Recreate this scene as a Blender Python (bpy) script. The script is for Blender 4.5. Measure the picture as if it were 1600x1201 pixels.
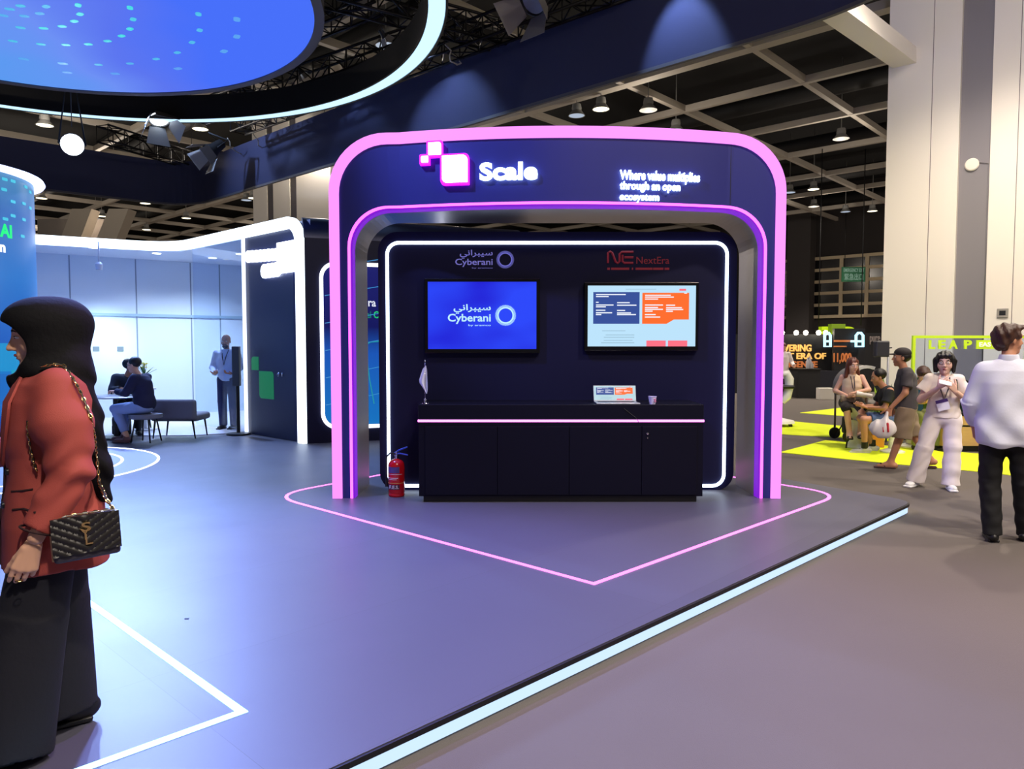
import bpy, bmesh, math, random
import numpy as np
from mathutils import Vector, Matrix

# ------------------------------------------------------------------ scene, camera, world
for o in list(bpy.data.objects):
    bpy.data.objects.remove(o)
SC = bpy.context.scene
COL = SC.collection
FPX = 1150.0                      # focal length in pixels of the 1600 x 1201 frame
PITCH = math.atan(60.5 / FPX)     # the camera looks slightly down, horizon at y = 540
EYE = 1.6
PH = 0.10                         # height of the stand's raised floor
cam_data = bpy.data.cameras.new('camera')
cam_data.sensor_width = 36.0
cam_data.lens = FPX / 1600 * 36.0
cam_data.clip_end = 300
cam = bpy.data.objects.new('camera', cam_data)
COL.objects.link(cam)
cam.location = (0, 0, EYE)
cam.rotation_euler = (math.radians(90) - PITCH, 0, 0)
SC.camera = cam
SC.view_settings.view_transform = 'Standard'
SC.view_settings.look = 'None'
SC.view_settings.exposure = 0.0
SC.view_settings.gamma = 1.0
SC.view_settings.use_curve_mapping = False
w = bpy.data.worlds.new('world'); SC.world = w
w.use_nodes = True
w.node_tree.nodes['Background'].inputs[0].default_value = (0.55, 0.50, 0.52, 1)
w.node_tree.nodes['Background'].inputs[1].default_value = 0.12

def ray(px, py):
    f = Vector((0, math.cos(PITCH), -math.sin(PITCH)))
    u = Vector((0, math.sin(PITCH), math.cos(PITCH)))
    return f * FPX + Vector((1, 0, 0)) * (px - 800) + u * (600.5 - py)
def G(px, py, z=0.0):             # point of the horizontal plane z seen at a pixel
    d = ray(px, py); t = (z - EYE) / d.z
    return Vector((d.x * t, d.y * t, z))
def D(px, py, Y):                 # point at depth Y seen at a pixel
    d = ray(px, py); t = Y / d.y
    return Vector((d.x * t, Y, EYE + d.z * t))
def onwall(px, P, Q):             # where the vertical wall through P, Q crosses the pixel column
    d = ray(px, 540); n = Vector((Q.y - P.y, P.x - Q.x))
    t = (n.x * P.x + n.y * P.y) / (n.x * d.x + n.y * d.y)
    return Vector((d.x * t, d.y * t, P.z))
def zat(px, py, Y):
    return D(px, py, Y).z

# ------------------------------------------------------------------ lamps of the place and added ones
def add_light(kind, name, loc, energy, color, target=None, **kw):
    l = bpy.data.lights.new(name, kind); l.energy = energy; l.color = color
    for k, v in kw.items(): setattr(l, k, v)
    o = bpy.data.objects.new(name, l); COL.objects.link(o); o.location = loc
    if target is not None:
        o.rotation_euler = (Vector(target) - Vector(loc)).to_track_quat('-Z', 'Y').to_euler()
    return o

# ------------------------------------------------------------------ materials
def lin(c):
    return tuple((v / 255 / 12.92) if v / 255 <= 0.04045 else ((v / 255 + 0.055) / 1.055) ** 2.4 for v in c)
MATS = {}
def mat(name, rgb, rough=0.6, metal=0.0, emit=None, es=1.0, noise=0.0, nscale=8.0, bump=0.0, bscale=60.0, trans=0.0, spec=0.5, coat=0.0, stretch=None, alpha=1.0, sheen=0.0):
    if name in MATS: return MATS[name]
    m = bpy.data.materials.new(name); MATS[name] = m
    m.use_nodes = True
    nt = m.node_tree; b = nt.nodes['Principled BSDF']
    c = lin(rgb) + (1,)
    b.inputs['Base Color'].default_value = c
    b.inputs['Roughness'].default_value = rough
    b.inputs['Metallic'].default_value = metal
    b.inputs['Specular IOR Level'].default_value = spec
    b.inputs['Transmission Weight'].default_value = trans
    b.inputs['Coat Weight'].default_value = coat
    b.inputs['Alpha'].default_value = alpha
    b.inputs['Sheen Weight'].default_value = sheen
    if emit is not None:
        b.inputs['Emission Color'].default_value = lin(emit) + (1,)
        b.inputs['Emission Strength'].default_value = es
    if noise > 0 or bump > 0:
        tc = nt.nodes.new('ShaderNodeTexCoord'); mp = nt.nodes.new('ShaderNodeMapping')
        nt.links.new(tc.outputs['Object'], mp.inputs[0])
        if stretch: mp.inputs['Scale'].default_value = stretch
    if noise > 0:
        n = nt.nodes.new('ShaderNodeTexNoise'); n.inputs['Scale'].default_value = nscale; n.inputs['Detail'].default_value = 4
        nt.links.new(mp.outputs[0], n.inputs['Vector'])
        mx = nt.nodes.new('ShaderNodeMix'); mx.data_type = 'RGBA'
        mx.inputs[6].default_value = tuple(x * (1 - noise) for x in c[:3]) + (1,)
        mx.inputs[7].default_value = tuple(min(1, x * (1 + noise)) for x in c[:3]) + (1,)
        nt.links.new(n.outputs['Fac'], mx.inputs[0]); nt.links.new(mx.outputs[2], b.inputs['Base Color'])
    if bump > 0:
        n2 = nt.nodes.new('ShaderNodeTexNoise'); n2.inputs['Scale'].default_value = bscale; n2.inputs['Detail'].default_value = 3
        nt.links.new(mp.outputs[0], n2.inputs['Vector'])
        bp = nt.nodes.new('ShaderNodeBump'); bp.inputs['Strength'].default_value = bump; bp.inputs['Distance'].default_value = 0.01
        nt.links.new(n2.outputs['Fac'], bp.inputs['Height']); nt.links.new(bp.outputs[0], b.inputs['Normal'])
    return m
def glass(name):
    m = bpy.data.materials.new(name); MATS[name] = m; m.use_nodes = True; nt = m.node_tree; nt.nodes.remove(nt.nodes['Principled BSDF'])
    out = nt.nodes['Material Output']; tr = nt.nodes.new('ShaderNodeBsdfTransparent'); gl = nt.nodes.new('ShaderNodeBsdfGlossy'); mx = nt.nodes.new('ShaderNodeMixShader')
    tr.inputs[0].default_value = (.86, .92, 1, 1); gl.inputs['Roughness'].default_value = .02; mx.inputs[0].default_value = .05
    nt.links.new(tr.outputs[0], mx.inputs[1]); nt.links.new(gl.outputs[0], mx.inputs[2]); nt.links.new(mx.outputs[0], out.inputs[0]); return m
def glow(name, rgb, es):
    return mat(name, (20, 20, 20), rough=0.5, emit=rgb, es=es)

# ------------------------------------------------------------------ objects
WM = {}
def wm(o): return WM.get(o.name, Matrix.Identity(4))
def tag(o, label=None, cat=None, group=None, kind=None):
    if label: o['label'] = label
    if cat: o['category'] = cat
    if group: o['group'] = group
    if kind: o['kind'] = kind
    return o
def thing(name, loc, label, cat, rot=0.0, group=None):
    o = bpy.data.objects.new(name, None); COL.objects.link(o)
    o.empty_display_size = 0.2
    o.location = loc; o.rotation_euler = (0, 0, rot)
    WM[o.name] = Matrix.Translation(Vector(loc)) @ Matrix.Rotation(rot, 4, 'Z')
    return tag(o, label, cat, group)
def link_mesh(me, name, m, parent=None, keep=False):
    o = bpy.data.objects.new(name, me); COL.objects.link(o)
    if m is not None: me.materials.append(m)
    if parent is not None:
        me.transform(wm(parent).inverted()); o.parent = parent; WM[o.name] = wm(parent)
    elif not keep and len(me.vertices):
        n = len(me.vertices); a = np.empty(n * 3); me.vertices.foreach_get('co', a); a = a.reshape(-1, 3)
        c = (a.min(0) + a.max(0)) / 2; c[2] = a[:, 2].min(); c = Vector(c)
        me.transform(Matrix.Translation(-c)); o.location = c; WM[o.name] = Matrix.Translation(c)
    return o
def copy_tree(o, parent=None):
    c = o.copy(); COL.objects.link(c)
    if parent is not None: c.parent = parent
    WM[c.name] = wm(o)
    for ch in [x for x in bpy.data.objects if x.parent == o]: copy_tree(ch, c)
    return c

class MB:
    def __init__(s, M=None): s.v = []; s.f = []; s.M = M or Matrix.Identity(4); s.sm = set()
    def add(s, vs, fs, smooth=False):
        n = len(s.v); s.v += [s.M @ Vector(p) for p in vs]
        for f in fs:
            if smooth: s.sm.add(len(s.f))
            s.f.append([i + n for i in f])
        return s
    def box(s, c, d, rot=None, bev=0.0, seg=2):
        bm = bmesh.new(); bmesh.ops.create_cube(bm, size=1)
        bmesh.ops.scale(bm, vec=Vector(d), verts=bm.verts)
        if bev: bmesh.ops.bevel(bm, geom=bm.edges[:], offset=min(bev, min(d) * 0.49), segments=seg, profile=0.5, affect='EDGES')
        bm.verts.ensure_lookup_table()
        R = Matrix.Translation(Vector(c)) @ (rot.to_4x4() if rot is not None else Matrix.Identity(4))
        vs = [R @ v.co for v in bm.verts]; fs = [[v.index for v in f.verts] for f in bm.faces]
        bm.free(); return s.add(vs, fs)
    def bb(s, x0, x1, y0, y1, z0, z1, bev=0.0):
        return s.box(((x0 + x1) / 2, (y0 + y1) / 2, (z0 + z1) / 2), (abs(x1 - x0), abs(y1 - y0), abs(z1 - z0)), bev=bev)
    def loft(s, secs, closed=False, cap=True, smooth=True):
        n = len(secs[0]); vs = [p for q in secs for p in q]; fs = []
        m = len(secs)
        for i in range(m if closed else m - 1):
            a = i * n; b = ((i + 1) % m) * n
            for j in range(n): fs.append([a + j, a + (j + 1) % n, b + (j + 1) % n, b + j])
        s.add(vs, fs, smooth)
        if cap and not closed:
            s.add(secs[0], [list(range(n))[::-1]]); s.add(secs[-1], [list(range(n))])
        return s
    def tube(s, pts, r, n=8, closed=False, cap=True):
        pts = [Vector(p) for p in pts]; m = len(pts); rs = r if isinstance(r, (list, tuple)) else [r] * m
        secs = []; ref = None
        for i, p in enumerate(pts):
            if closed: t = pts[(i + 1) % m] - pts[i - 1]
            else: t = pts[min(i + 1, m - 1)] - pts[max(i - 1, 0)]
            t.normalize()
            if ref is None:
                ref = Vector((0, 0, 1)) if abs(t.z) < 0.9 else Vector((1, 0, 0))
                a = t.cross(ref).normalized()
            else:
                a = (a - t * a.dot(t)).normalized()
            b = t.cross(a)
            secs.append([p + (a * math.cos(2 * math.pi * k / n) + b * math.sin(2 * math.pi * k / n)) * rs[i] for k in range(n)])
        return s.loft(secs, closed, cap)
    def bar(s, a, b, w, h=None):      # rectangular bar from a to b
        h = h or w; a = Vector(a); b = Vector(b); t = (b - a).normalized()
        u = Vector((0, 0, 1)) if abs(t.z) < 0.95 else Vector((0, 1, 0))
        x = t.cross(u).normalized(); y = x.cross(t)
        q = [x * w / 2 + y * h / 2, -x * w / 2 + y * h / 2, -x * w / 2 - y * h / 2, x * w / 2 - y * h / 2]
        return s.loft([[a + k for k in q], [b + k for k in q]], smooth=False)
    def lathe(s, prof, c=(0, 0, 0), n=24, R=None, smooth=True):
        c = Vector(c); secs = []
        for k in range(n):
            an = 2 * math.pi * k / n; cs, sn = math.cos(an), math.sin(an); q = []
            for r, z in prof:
                p = Vector((r * cs, r * sn, z))
                if R is not None: p = R @ p
                q.append(p + c)
            secs.append(q)
        m = len(prof); vs = [p for q in secs for p in q]; fs = []
        for k in range(n):
            a = k * m; b = ((k + 1) % n) * m
            for j in range(m - 1): fs.append([a + j, b + j, b + j + 1, a + j + 1])
        return s.add(vs, fs, smooth)
    def prism(s, poly, vec, smooth=False):   # planar polygon extruded along vec
        poly = [Vector(p) for p in poly]; vec = Vector(vec); n = len(poly)
        vs = poly + [p + vec for p in poly]
        fs = [list(range(n))[::-1], [n + i for i in range(n)]] + [[i, (i + 1) % n, n + (i + 1) % n, n + i] for i in range(n)]
        return s.add(vs, fs, smooth)
    def build(s, name, m, parent=None, label=None, cat=None, group=None, kind=None, keep=False):
        me = bpy.data.meshes.new(name); me.from_pydata([tuple(v) for v in s.v], [], s.f)
        if s.sm:
            fl = [i in s.sm for i in range(len(s.f))]; me.polygons.foreach_set('use_smooth', fl)
        bm = bmesh.new(); bm.from_mesh(me)
        bmesh.ops.remove_doubles(bm, verts=bm.verts[:], dist=1e-5)
        bmesh.ops.recalc_face_normals(bm, faces=bm.faces[:])
        if s.sm:
            for e in bm.edges:
                if len(e.link_faces) == 2 and e.calc_face_angle(0) > 0.7: e.smooth = False
        bm.to_mesh(me); bm.free()
        return tag(link_mesh(me, name, m, parent, keep), label, cat, group, kind)

def rrect(x0, x1, z0, z1, r, n=8, rs=None):
    rs = rs or [r] * 4; out = []
    for (cx, cz, a0), rr in zip([(x1, z1, 0), (x0, z1, 90), (x0, z0, 180), (x1, z0, 270)], rs):
        sx = -1 if cx == x1 else 1; sz = -1 if cz == z1 else 1
        if rr <= 0: out.append((cx, cz)); continue
        for k in range(n + 1):
            a = math.radians(a0 + 90 * k / n)
            out.append((cx + sx * rr + rr * math.cos(a), cz + sz * rr + rr * math.sin(a)))
    return out
def roundpoly(pts, rad, closed=True, n=8):   # rounded corners of a polyline of Vectors
    out = []; m = len(pts)
    for i, p in enumerate(pts):
        if (not closed and i in (0, m - 1)) or rad[i] <= 0: out.append(p.copy()); continue
        a = (pts[i - 1] - p); b = (pts[(i + 1) % m] - p)
        la, lb = a.length, b.length; a.normalize(); b.normalize()
        d = min(rad[i], la * 0.49, lb * 0.49)
        A = p + a * d; B = p + b * d
        for k in range(n + 1):
            t = k / n; out.append(A * (1 - t) ** 2 + p * 2 * t * (1 - t) + B * t * t)
    return out
def flatline(pts, w, z0, z1, closed=False):  # a strip lying on the floor along a polyline
    m = len(pts); secs = []
    for i, p in enumerate(pts):
        if closed: a = pts[i] - pts[i - 1]; b = pts[(i + 1) % m] - pts[i]
        else: a = pts[i] - pts[max(i - 1, 0)]; b = pts[min(i + 1, m - 1)] - pts[i]
        a = Vector((a.x, a.y, 0)); b = Vector((b.x, b.y, 0))
        if a.length < 1e-9: a = b
        if b.length < 1e-9: b = a
        a.normalize(); b.normalize(); t = (a + b).normalized()
        nrm = Vector((-t.y, t.x, 0)); c = max(0.35, nrm.dot(Vector((-a.y, a.x, 0))))
        o = nrm * (w / 2 / c)
        secs.append([Vector((p.x + o.x, p.y + o.y, z0)), Vector((p.x - o.x, p.y - o.y, z0)), Vector((p.x - o.x, p.y - o.y, z1)), Vector((p.x + o.x, p.y + o.y, z1))])
    return secs

def frame(origin, xdir, zdir=(0, 0, 1)):     # x along the surface, z up, -y out of it
    x = Vector(xdir).normalized(); z = Vector(zdir).normalized(); y = z.cross(x).normalized()
    M = Matrix.Identity(4)
    for i, c in enumerate((x, y, z)):
        M[0][i], M[1][i], M[2][i] = c.x, c.y, c.z
    M[0][3], M[1][3], M[2][3] = origin[0], origin[1], origin[2]
    return M
def text(s, box, M, m, parent, name='lettering', depth=0.01, bold=0.0, warp=None, sp=1.0, label=None, shear=0.0, font=None):
    """lettering fitted to box = (x0, x1, z0, z1) of the frame M (x right, z up, -y towards the viewer)"""
    cu = bpy.data.curves.new('lettering', 'FONT'); cu.body = s; cu.size = 1; cu.extrude = 0.01; cu.offset = bold; cu.space_character = sp; cu.shear = shear
    cu.resolution_u = 4
    if font: cu.font = font
    o = bpy.data.objects.new('lettering', cu); COL.objects.link(o)
    bpy.context.view_layer.update()
    me = bpy.data.meshes.new_from_object(o.evaluated_get(bpy.context.evaluated_depsgraph_get()))
    bpy.data.objects.remove(o); bpy.data.curves.remove(cu)
    me.name = name
    n = len(me.vertices); a = np.empty(n * 3); me.vertices.foreach_get('co', a); a = a.reshape(-1, 3)
    mn, mx = a.min(0), a.max(0)
    x = box[0] + (a[:, 0] - mn[0]) / (mx[0] - mn[0]) * (box[1] - box[0])
    z = box[2] + (a[:, 1] - mn[1]) / (mx[1] - mn[1]) * (box[3] - box[2])
    y = -(a[:, 2] - mn[2]) / (mx[2] - mn[2]) * depth
    if warp is not None: y = y + warp(x)
    b = np.stack([x, y, z], 1).astype(np.float32); me.vertices.foreach_set('co', b.ravel())
    me.transform(M); me.update()
    me.materials.clear()
    return tag(link_mesh(me, name, m, parent), label)
# ------------------------------------------------------------------ axes of the hall and of the stand
hL = Vector((-0.7303, 0.6831, 0)); hR = Vector((0.6831, 0.7303, 0))
def hp(a, b, z): return hR * a + hL * b + Vector((0, 0, z))     # hall coordinates

# stage lights of the stand and unseen added ones (their housings are built further down) and the pendants of the hall
BLUEW = (0.62, 0.76, 1.0)
RING_C = Vector((-6.4, 9.2, 6.0))
STAGE = [  # lamp place, aim, watts, cone, colour
    (D(113, 226, 13.0), Vector((-3.6, 6.0, 0.1)), 3400, 70, (0.30, 0.46, 1.0)),
    (G(250, 187, 6.0), Vector((-4.2, 7.5, 0.1)), 4800, 80, (0.30, 0.46, 1.0)),
    (Vector((-3.0, 6.4, 6.2)), Vector((-2.6, 3.4, 0.1)), 3600, 85, (0.24, 0.32, 1.0)),  # unseen lamp added to turn the floor bluer and brighter
    (Vector((0.1, 6.2, 6.2)), Vector((0.0, 3.2, 0.1)), 1000, 80, (0.55, 0.28, 1.0)),  # unseen lamp added for the purple light on the floor
    (Vector((-2.9, 4.6, 6.2)), Vector((0.6, 7.2, 3.0)), 1150, 46, (0.28, 0.34, 1.0)),  # unseen lamp added to brighten the arch header
    (Vector((-1.7, 2.4, 6.2)), Vector((-2.0, 2.9, 1.0)), 90, 60, (0.86, 0.88, 1.0)),  # unseen lamp added to light the woman in the blazer
]
for i, (p, t, e, c, col) in enumerate(STAGE):
    add_light('SPOT', 'stage_lamp', p, e, col, t, spot_size=math.radians(c), spot_blend=0.6, shadow_soft_size=0.12)

# ------------------------------------------------------------------ floors
carpet = mat('hall_carpet', (92, 85, 80), rough=0.95, noise=0.10, nscale=1.1, bump=0.25, bscale=220)
MB().bb(-75, 60, -6, 90, -0.1, 0.0).build('floor', carpet, kind='structure', keep=True)

def floor_material():
    m = mat('stand_floor', (70, 70, 84), rough=0.36, spec=0.5)
    nt = m.node_tree; b = nt.nodes['Principled BSDF']
    tc = nt.nodes.new('ShaderNodeTexCoord'); mp = nt.nodes.new('ShaderNodeMapping')
    mp.inputs['Rotation'].default_value = (0, 0, math.radians(-46.9)); nt.links.new(tc.outputs['Object'], mp.inputs[0])
    br = nt.nodes.new('ShaderNodeTexBrick'); br.offset = 0.0
    br.inputs['Color1'].default_value = lin((76, 76, 90)) + (1,); br.inputs['Color2'].default_value = lin((71, 71, 85)) + (1,)
    br.inputs['Mortar'].default_value = lin((60, 60, 68)) + (1,)
    br.inputs['Scale'].default_value = 1.0; br.inputs['Brick Width'].default_value = 2.4; br.inputs['Row Height'].default_value = 1.2
    br.inputs['Mortar Size'].default_value = 0.0015
    nt.links.new(mp.outputs[0], br.inputs[0])
    n = nt.nodes.new('ShaderNodeTexNoise'); n.inputs['Scale'].default_value = 1.3; n.inputs['Detail'].default_value = 5
    nt.links.new(tc.outputs['Object'], n.inputs['Vector'])
    r = nt.nodes.new('ShaderNodeMapRange'); r.inputs[3].default_value = 0.38; r.inputs[4].default_value = 0.52
    nt.links.new(n.outputs['Fac'], r.inputs[0]); nt.links.new(r.outputs[0], b.inputs['Roughness'])
    nt.links.new(br.outputs[0], b.inputs['Base Color'])
    return m
STF = floor_material()
BLACK = mat('black_trim', (10, 10, 13), rough=0.45)
C0 = G(1430, 783, PH); C0b = C0 + (G(1222, 747, PH) - C0).normalized() * 17
C0f = C0 + (G(520, 1201, PH) - C0).normalized() * 9.5
far = C0b + (C0f - C0) * 2.1; near = C0f + (C0b - C0) * 1.0
poly = roundpoly([C0, C0b, C0b + (C0f - C0), C0f], [0.22, 0, 0, 0])
base = thing('stage_platform', (0, 5, 0), 'low dark raised floor of the exhibition stand with a glowing white edge', 'platform')
def inset(poly, d, z):
    c = sum(poly, Vector()) / len(poly)
    m = len(poly); out = []
    for i, p in enumerate(poly):
        a = (p - poly[i - 1]); b = (poly[(i + 1) % m] - p); t = (a.normalized() + b.normalized())
        t = Vector((t.x, t.y, 0)).normalized(); n = Vector((-t.y, t.x, 0))
        if n.dot(c - p) < 0: n = -n
        out.append(Vector((p.x + n.x * d, p.y + n.y * d, z)))
    return out
MB().prism(inset(poly, 0.0, 0.072), (0, 0, 0.024)).build('edge_lip', BLACK, base)
MB().prism(inset(poly, 0.015, 0.096), (0, 0, 0.004)).build('floor_surface', STF, base)
MB().prism(inset(poly, 0.035, 0.0), (0, 0, 0.072)).build('plinth', BLACK, base)
edge = inset(poly, 0.032, 0.0)
secs = []
EW = glow('edge_light', (188, 214, 245), 1.3)
for p, q in zip(edge, inset(poly, 0.028, 0.0)):
    pass
k = len(edge)
ep = edge[-1:] + edge[:9]
MB().loft([[Vector((p.x, p.y, 0.012)), Vector((p.x, p.y, 0.066)), Vector((q.x, q.y, 0.066)), Vector((q.x, q.y, 0.012))] for p, q in zip(ep, (inset(poly, 0.014, 0)[-1:] + inset(poly, 0.014, 0)[:9]))], smooth=False).build('edge_light_strip', EW, base)

# neon lines let into the raised floor
PINK = glow('pink_neon', (255, 120, 235), 2.6)
BNEON = glow('ice_blue_neon', (150, 205, 255), 4.0)
z = PH
loop = [G(928, 912, z), G(432, 777, z), G(590, 744, z), G(900, 700, z), G(1150, 748, z), G(1304, 773, z)]
loop = [G(928, 912, z), G(422, 774, z), G(700, 722, z) , G(1080, 735, z), G(1316, 772, z)]
tag(MB().loft(flatline(roundpoly(loop, [0, 0.5, 0, 0, 0.45]), 0.032, z - .002, z + .004, True), closed=True, smooth=False).build('floor_neon_line', PINK),
    'pink neon line set in the dark floor around the arch', 'neon line')
tag(MB().loft(flatline([G(42, 872, z), G(378, 1112, z), G(-60, 1270, z)], 0.036, z - .002, z + .004), smooth=False).build('floor_neon_line', BNEON),
    'ice blue neon chevron in the floor at the bottom left of the photo', 'neon line')
# round neon rings under the round pale floor at the far left
fc = Vector((-6.5, 8.9, 0))
def ringpts(r, n=72): return [Vector((fc.x + r * math.cos(2 * math.pi * k / n), fc.y + r * math.sin(2 * math.pi * k / n), 0)) for k in range(n)]
WNEON = glow('white_neon', (235, 240, 255), 3.2)
PALE = mat('pale_floor', (170, 175, 200), rough=0.4)
d = thing('round_floor_inlay', (fc.x, fc.y, PH), 'pale round floor inlay with two white neon rings behind the woman in the red blazer', 'floor inlay')
MB().prism([Vector((p.x, p.y, PH - 0.002)) for p in ringpts(1.98)], (0, 0, 0.004)).build('disc', PALE, d)
for r in (1.98, 1.55):
    MB().loft(flatline(ringpts(r), 0.03, PH - .001, PH + .006, True), closed=True, smooth=False).build('neon_ring', WNEON, d)

# lime carpets of the hall
LIME = mat('lime_carpet', (222, 240, 10), rough=0.9, noise=0.06, nscale=6, bump=0.15, bscale=200)
for pts, lab in (([(1250, 645), (1322, 636), (1352, 640), (1345, 652)], 'pointed lime carpet furthest back behind the seated people'),
                 ([(1180, 661), (1222, 657), (1330, 667), (1420, 672), (1400, 690), (1300, 683), (1210, 678)], 'middle lime carpet strip crossing behind the seated woman'),
                 ([(1218, 707), (1290, 688), (1560, 712), (1700, 724), (1700, 757), (1540, 738), (1385, 724)], 'nearest lime carpet strip under the seated people')):
    ps = [G(a, b, 0.0) for a, b in pts]
    MB().prism(ps, (0, 0, 0.008)).build('lime_carpet', LIME, label=lab, cat='carpet', group='lime carpets on the hall floor')

# ------------------------------------------------------------------ hall ceiling, beams, walls
DARKC = mat('ceiling_black', (7, 7, 9), rough=0.95)
MB().bb(-75, 60, -5, 90, 11.2, 11.4).build('ceiling', DARKC, kind='structure', keep=True)
BEAM = mat('beam_grey', (162, 154, 143), rough=0.7)
k74 = 7.4; ZB = EYE + k74
A0 = [2.0, 6.0, 10.0, 14.0, 17.9, 21.2, 25.1, 29.1, 33.2, 37.1, 41.5]          # offsets along hR of beams that run along hL
B0 = [8.5 + 3.8 * i for i in range(-9, 18)]            # offsets along hL
n = 0
for i, a in enumerate(A0):
    wd = 0.34 if i in (4, ) else 0.16
    n += 1
    MB().bar(hp(a, -26, ZB + .11), hp(a, 77, ZB + .11), wd, 0.2).build('trim_%d' % n, BEAM, kind='structure')
for i, b in enumerate(B0):
    n += 1
    MB().bar(hp(-2, b, ZB + .12), hp(46, b, ZB + .12), 0.4 if i == 12 else 0.16, 0.2).build('trim_%d' % n, BEAM, kind='structure')
# ducts in the dark above the grid
DUCT = mat('duct_dark', (16, 16, 18), rough=0.7)
for i in range(7):
    MB().tube([hp(6 + 6.5 * i, -24, 10.2), hp(6 + 6.5 * i, 76, 10.2)], 0.3, 10).build('ceiling_duct', DUCT,
        label='dark round duct above the ceiling grid', cat='duct', group='dark ducts above the ceiling grid')
# far walls
WALLD = mat('hall_wall_dark', (44, 40, 40), rough=0.9)
WALLG = mat('hall_wall_grey', (128, 122, 118), rough=0.85)
FW = 45.5
def wallbox(a0, a1, b0, b1, z0, z1, m, name, **k):
    mb = MB(); ps = [hp(a0, b0, z0), hp(a1, b0, z0), hp(a1, b1, z0), hp(a0, b1, z0)]
    return mb.prism(ps, (0, 0, z1 - z0)).build(name, m, **k)
wallbox(FW, FW + .3, -30, 78, 0, 11.2, WALLD, 'wall_back', kind='structure')
wallbox(-30, 46, 78, 78.3, 0, 11.2, WALLG, 'wall_left', kind='structure')
# windows in the far wall: a lattice of pale frames with dark panes
WFR = mat('window_frame_cream', (196, 180, 150), rough=0.6)
PANE = mat('window_pane_dark', (12, 12, 16), rough=0.15)
P1, P2 = hp(FW, -30, 0), hp(FW, 45, 0)
def far_window(n, px0, px1, cols, z0, z1, rows):
    a = onwall(px0, P1, P2); b = onwall(px1, P1, P2); M = frame((a.x, a.y, 0), b - a); L = (Vector((b.x, b.y, 0)) - Vector((a.x, a.y, 0))).length
    fr = MB(M)
    for c in cols:
        q = onwall(c, P1, P2); x = (Vector((q.x, q.y, 0)) - Vector((a.x, a.y, 0))).length
        fr.bb(x - .1, x + .1, -.16, -.02, z0, z1)
    for i in range(rows + 1):
        zz = z0 + (z1 - z0) * i / rows
        fr.bb(0, L, -.14, -.02, zz - .09, zz + .09)
    o = fr.build('window_%d' % n, WFR, kind='structure')
    MB(M).bb(0, L, -.06, -.03, z0, z1).build('pane', PANE, o)
ZW0, ZW1 = 3.35, 6.85
far_window(1, 1268, 1400, [1269, 1313, 1353, 1399], ZW0, ZW1, 5)
far_window(2, 1215, 1251, [1222, 1236, 1250], ZW0, ZW1, 5)
q = onwall(1259, P1, P2)
mb = MB(frame((q.x, q.y, 0), P1 - P2)); mb.bb(-.9, .5, -.9, 0, 0, 11)
mb.build('pillar', mat('pillar_charcoal', (60, 56, 56), rough=.8), label='dark pillar between the two lattice windows of the far wall', cat='pillar')
# emergency exit sign hanging in front of the far wall
GRN = mat('sign_green', (22, 62, 40), rough=.4, emit=(20, 70, 45), es=0.5)
SGW = glow('sign_grey_letters', (120, 150, 130), 0.8)
a = D(1315, 440, 40); b = D(1352, 417, 40)
s = thing('exit_sign', ((a.x + b.x) / 2, 40, a.z), 'green emergency exit sign in front of the right lattice window', 'sign')
MB().bb(a.x, b.x, 39.95, 40.05, a.z, b.z).build('panel', GRN, s)
M = frame((0, 39.95, 0), (1, 0, 0))
text('EMERGENCY EXIT', (a.x + .08, b.x - .08, a.z + .52, b.z - .08), M, SGW, s, depth=.01, bold=.01)
text('緊急出口', (a.x + .12, b.x - .12, a.z + .08, a.z + .44), M, SGW, s, depth=.01, bold=.01)
for x in (a.x + .15, b.x - .15):
    MB().tube([(x, 40, b.z), (x, 40, ZB + .02)], .02, 6).build('hanger', BLACK, s)
# ------------------------------------------------------------------ the arch
YA = 7.19
NAVY = mat('navy_laminate', (36, 40, 118), rough=0.42)
NAVYD = mat('navy_dark', (10, 11, 50), rough=0.55, spec=.25)
BAND = glow('pink_light_band', (244, 140, 252), 1.25)
MAG = glow('magenta_neon', (255, 90, 240), 3.0)
PURP = glow('purple_glow_strip', (140, 10, 235), 0.75)
STEEL = mat('brushed_steel', (205, 200, 206), rough=0.28, metal=1.0, bump=.12, bscale=30, stretch=(1, 1, 40))
STEELD = mat('brushed_steel_dark', (60, 58, 70), rough=0.35, metal=1.0)
xl, xr = D(518, 600, YA).x, D(1222, 600, YA).x
zt = zat(622, 208, YA)
xc = D(880, 560, YA).x; hw = D(1137, 560, YA).x - xc
def bulge(x):
    if isinstance(x, np.ndarray): return -0.22 * np.clip(1 - ((x - xc) / hw) ** 2, 0, 1)
    return -0.22 * max(0, 1 - ((x - xc) / hw) ** 2)
def apath(ol, ot, r, arcn=12, topn=28):
    """outline of the arch at inset ol on the legs and ot under the top"""
    a, b, t = xl + ol, xr - ol, zt - ot; pts = [(a, PH), (a, t - r)]
    for k in range(1, arcn + 1):
        an = math.pi - math.pi / 2 * k / arcn; pts.append((a + r + r * math.cos(an), t - r + r * math.sin(an)))
    for k in range(1, topn): pts.append((a + r + (b - a - 2 * r) * k / topn, t))
    for k in range(arcn + 1):
        an = math.pi / 2 - math.pi / 2 * k / arcn; pts.append((b - r + r * math.cos(an), t - r + r * math.sin(an)))
    pts.append((b, PH)); return pts
ztin = zat(622, 329, YA)
legw = D(553, 560, YA).x - D(518, 560, YA).x
hh = zt - ztin
S0 = apath(0, 0, 0.56); S1 = apath(0.095, 0.105, 0.47)
S2 = apath(legw - .045, hh - .045, 0.40); S3 = apath(legw - .02, hh - .022, 0.385); S4 = apath(legw, hh, 0.37)
arch = thing('display_arch', ((xl + xr) / 2, YA, PH), 'tall rounded arch outlined in pink neon with a dark navy header', 'arch')
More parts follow.
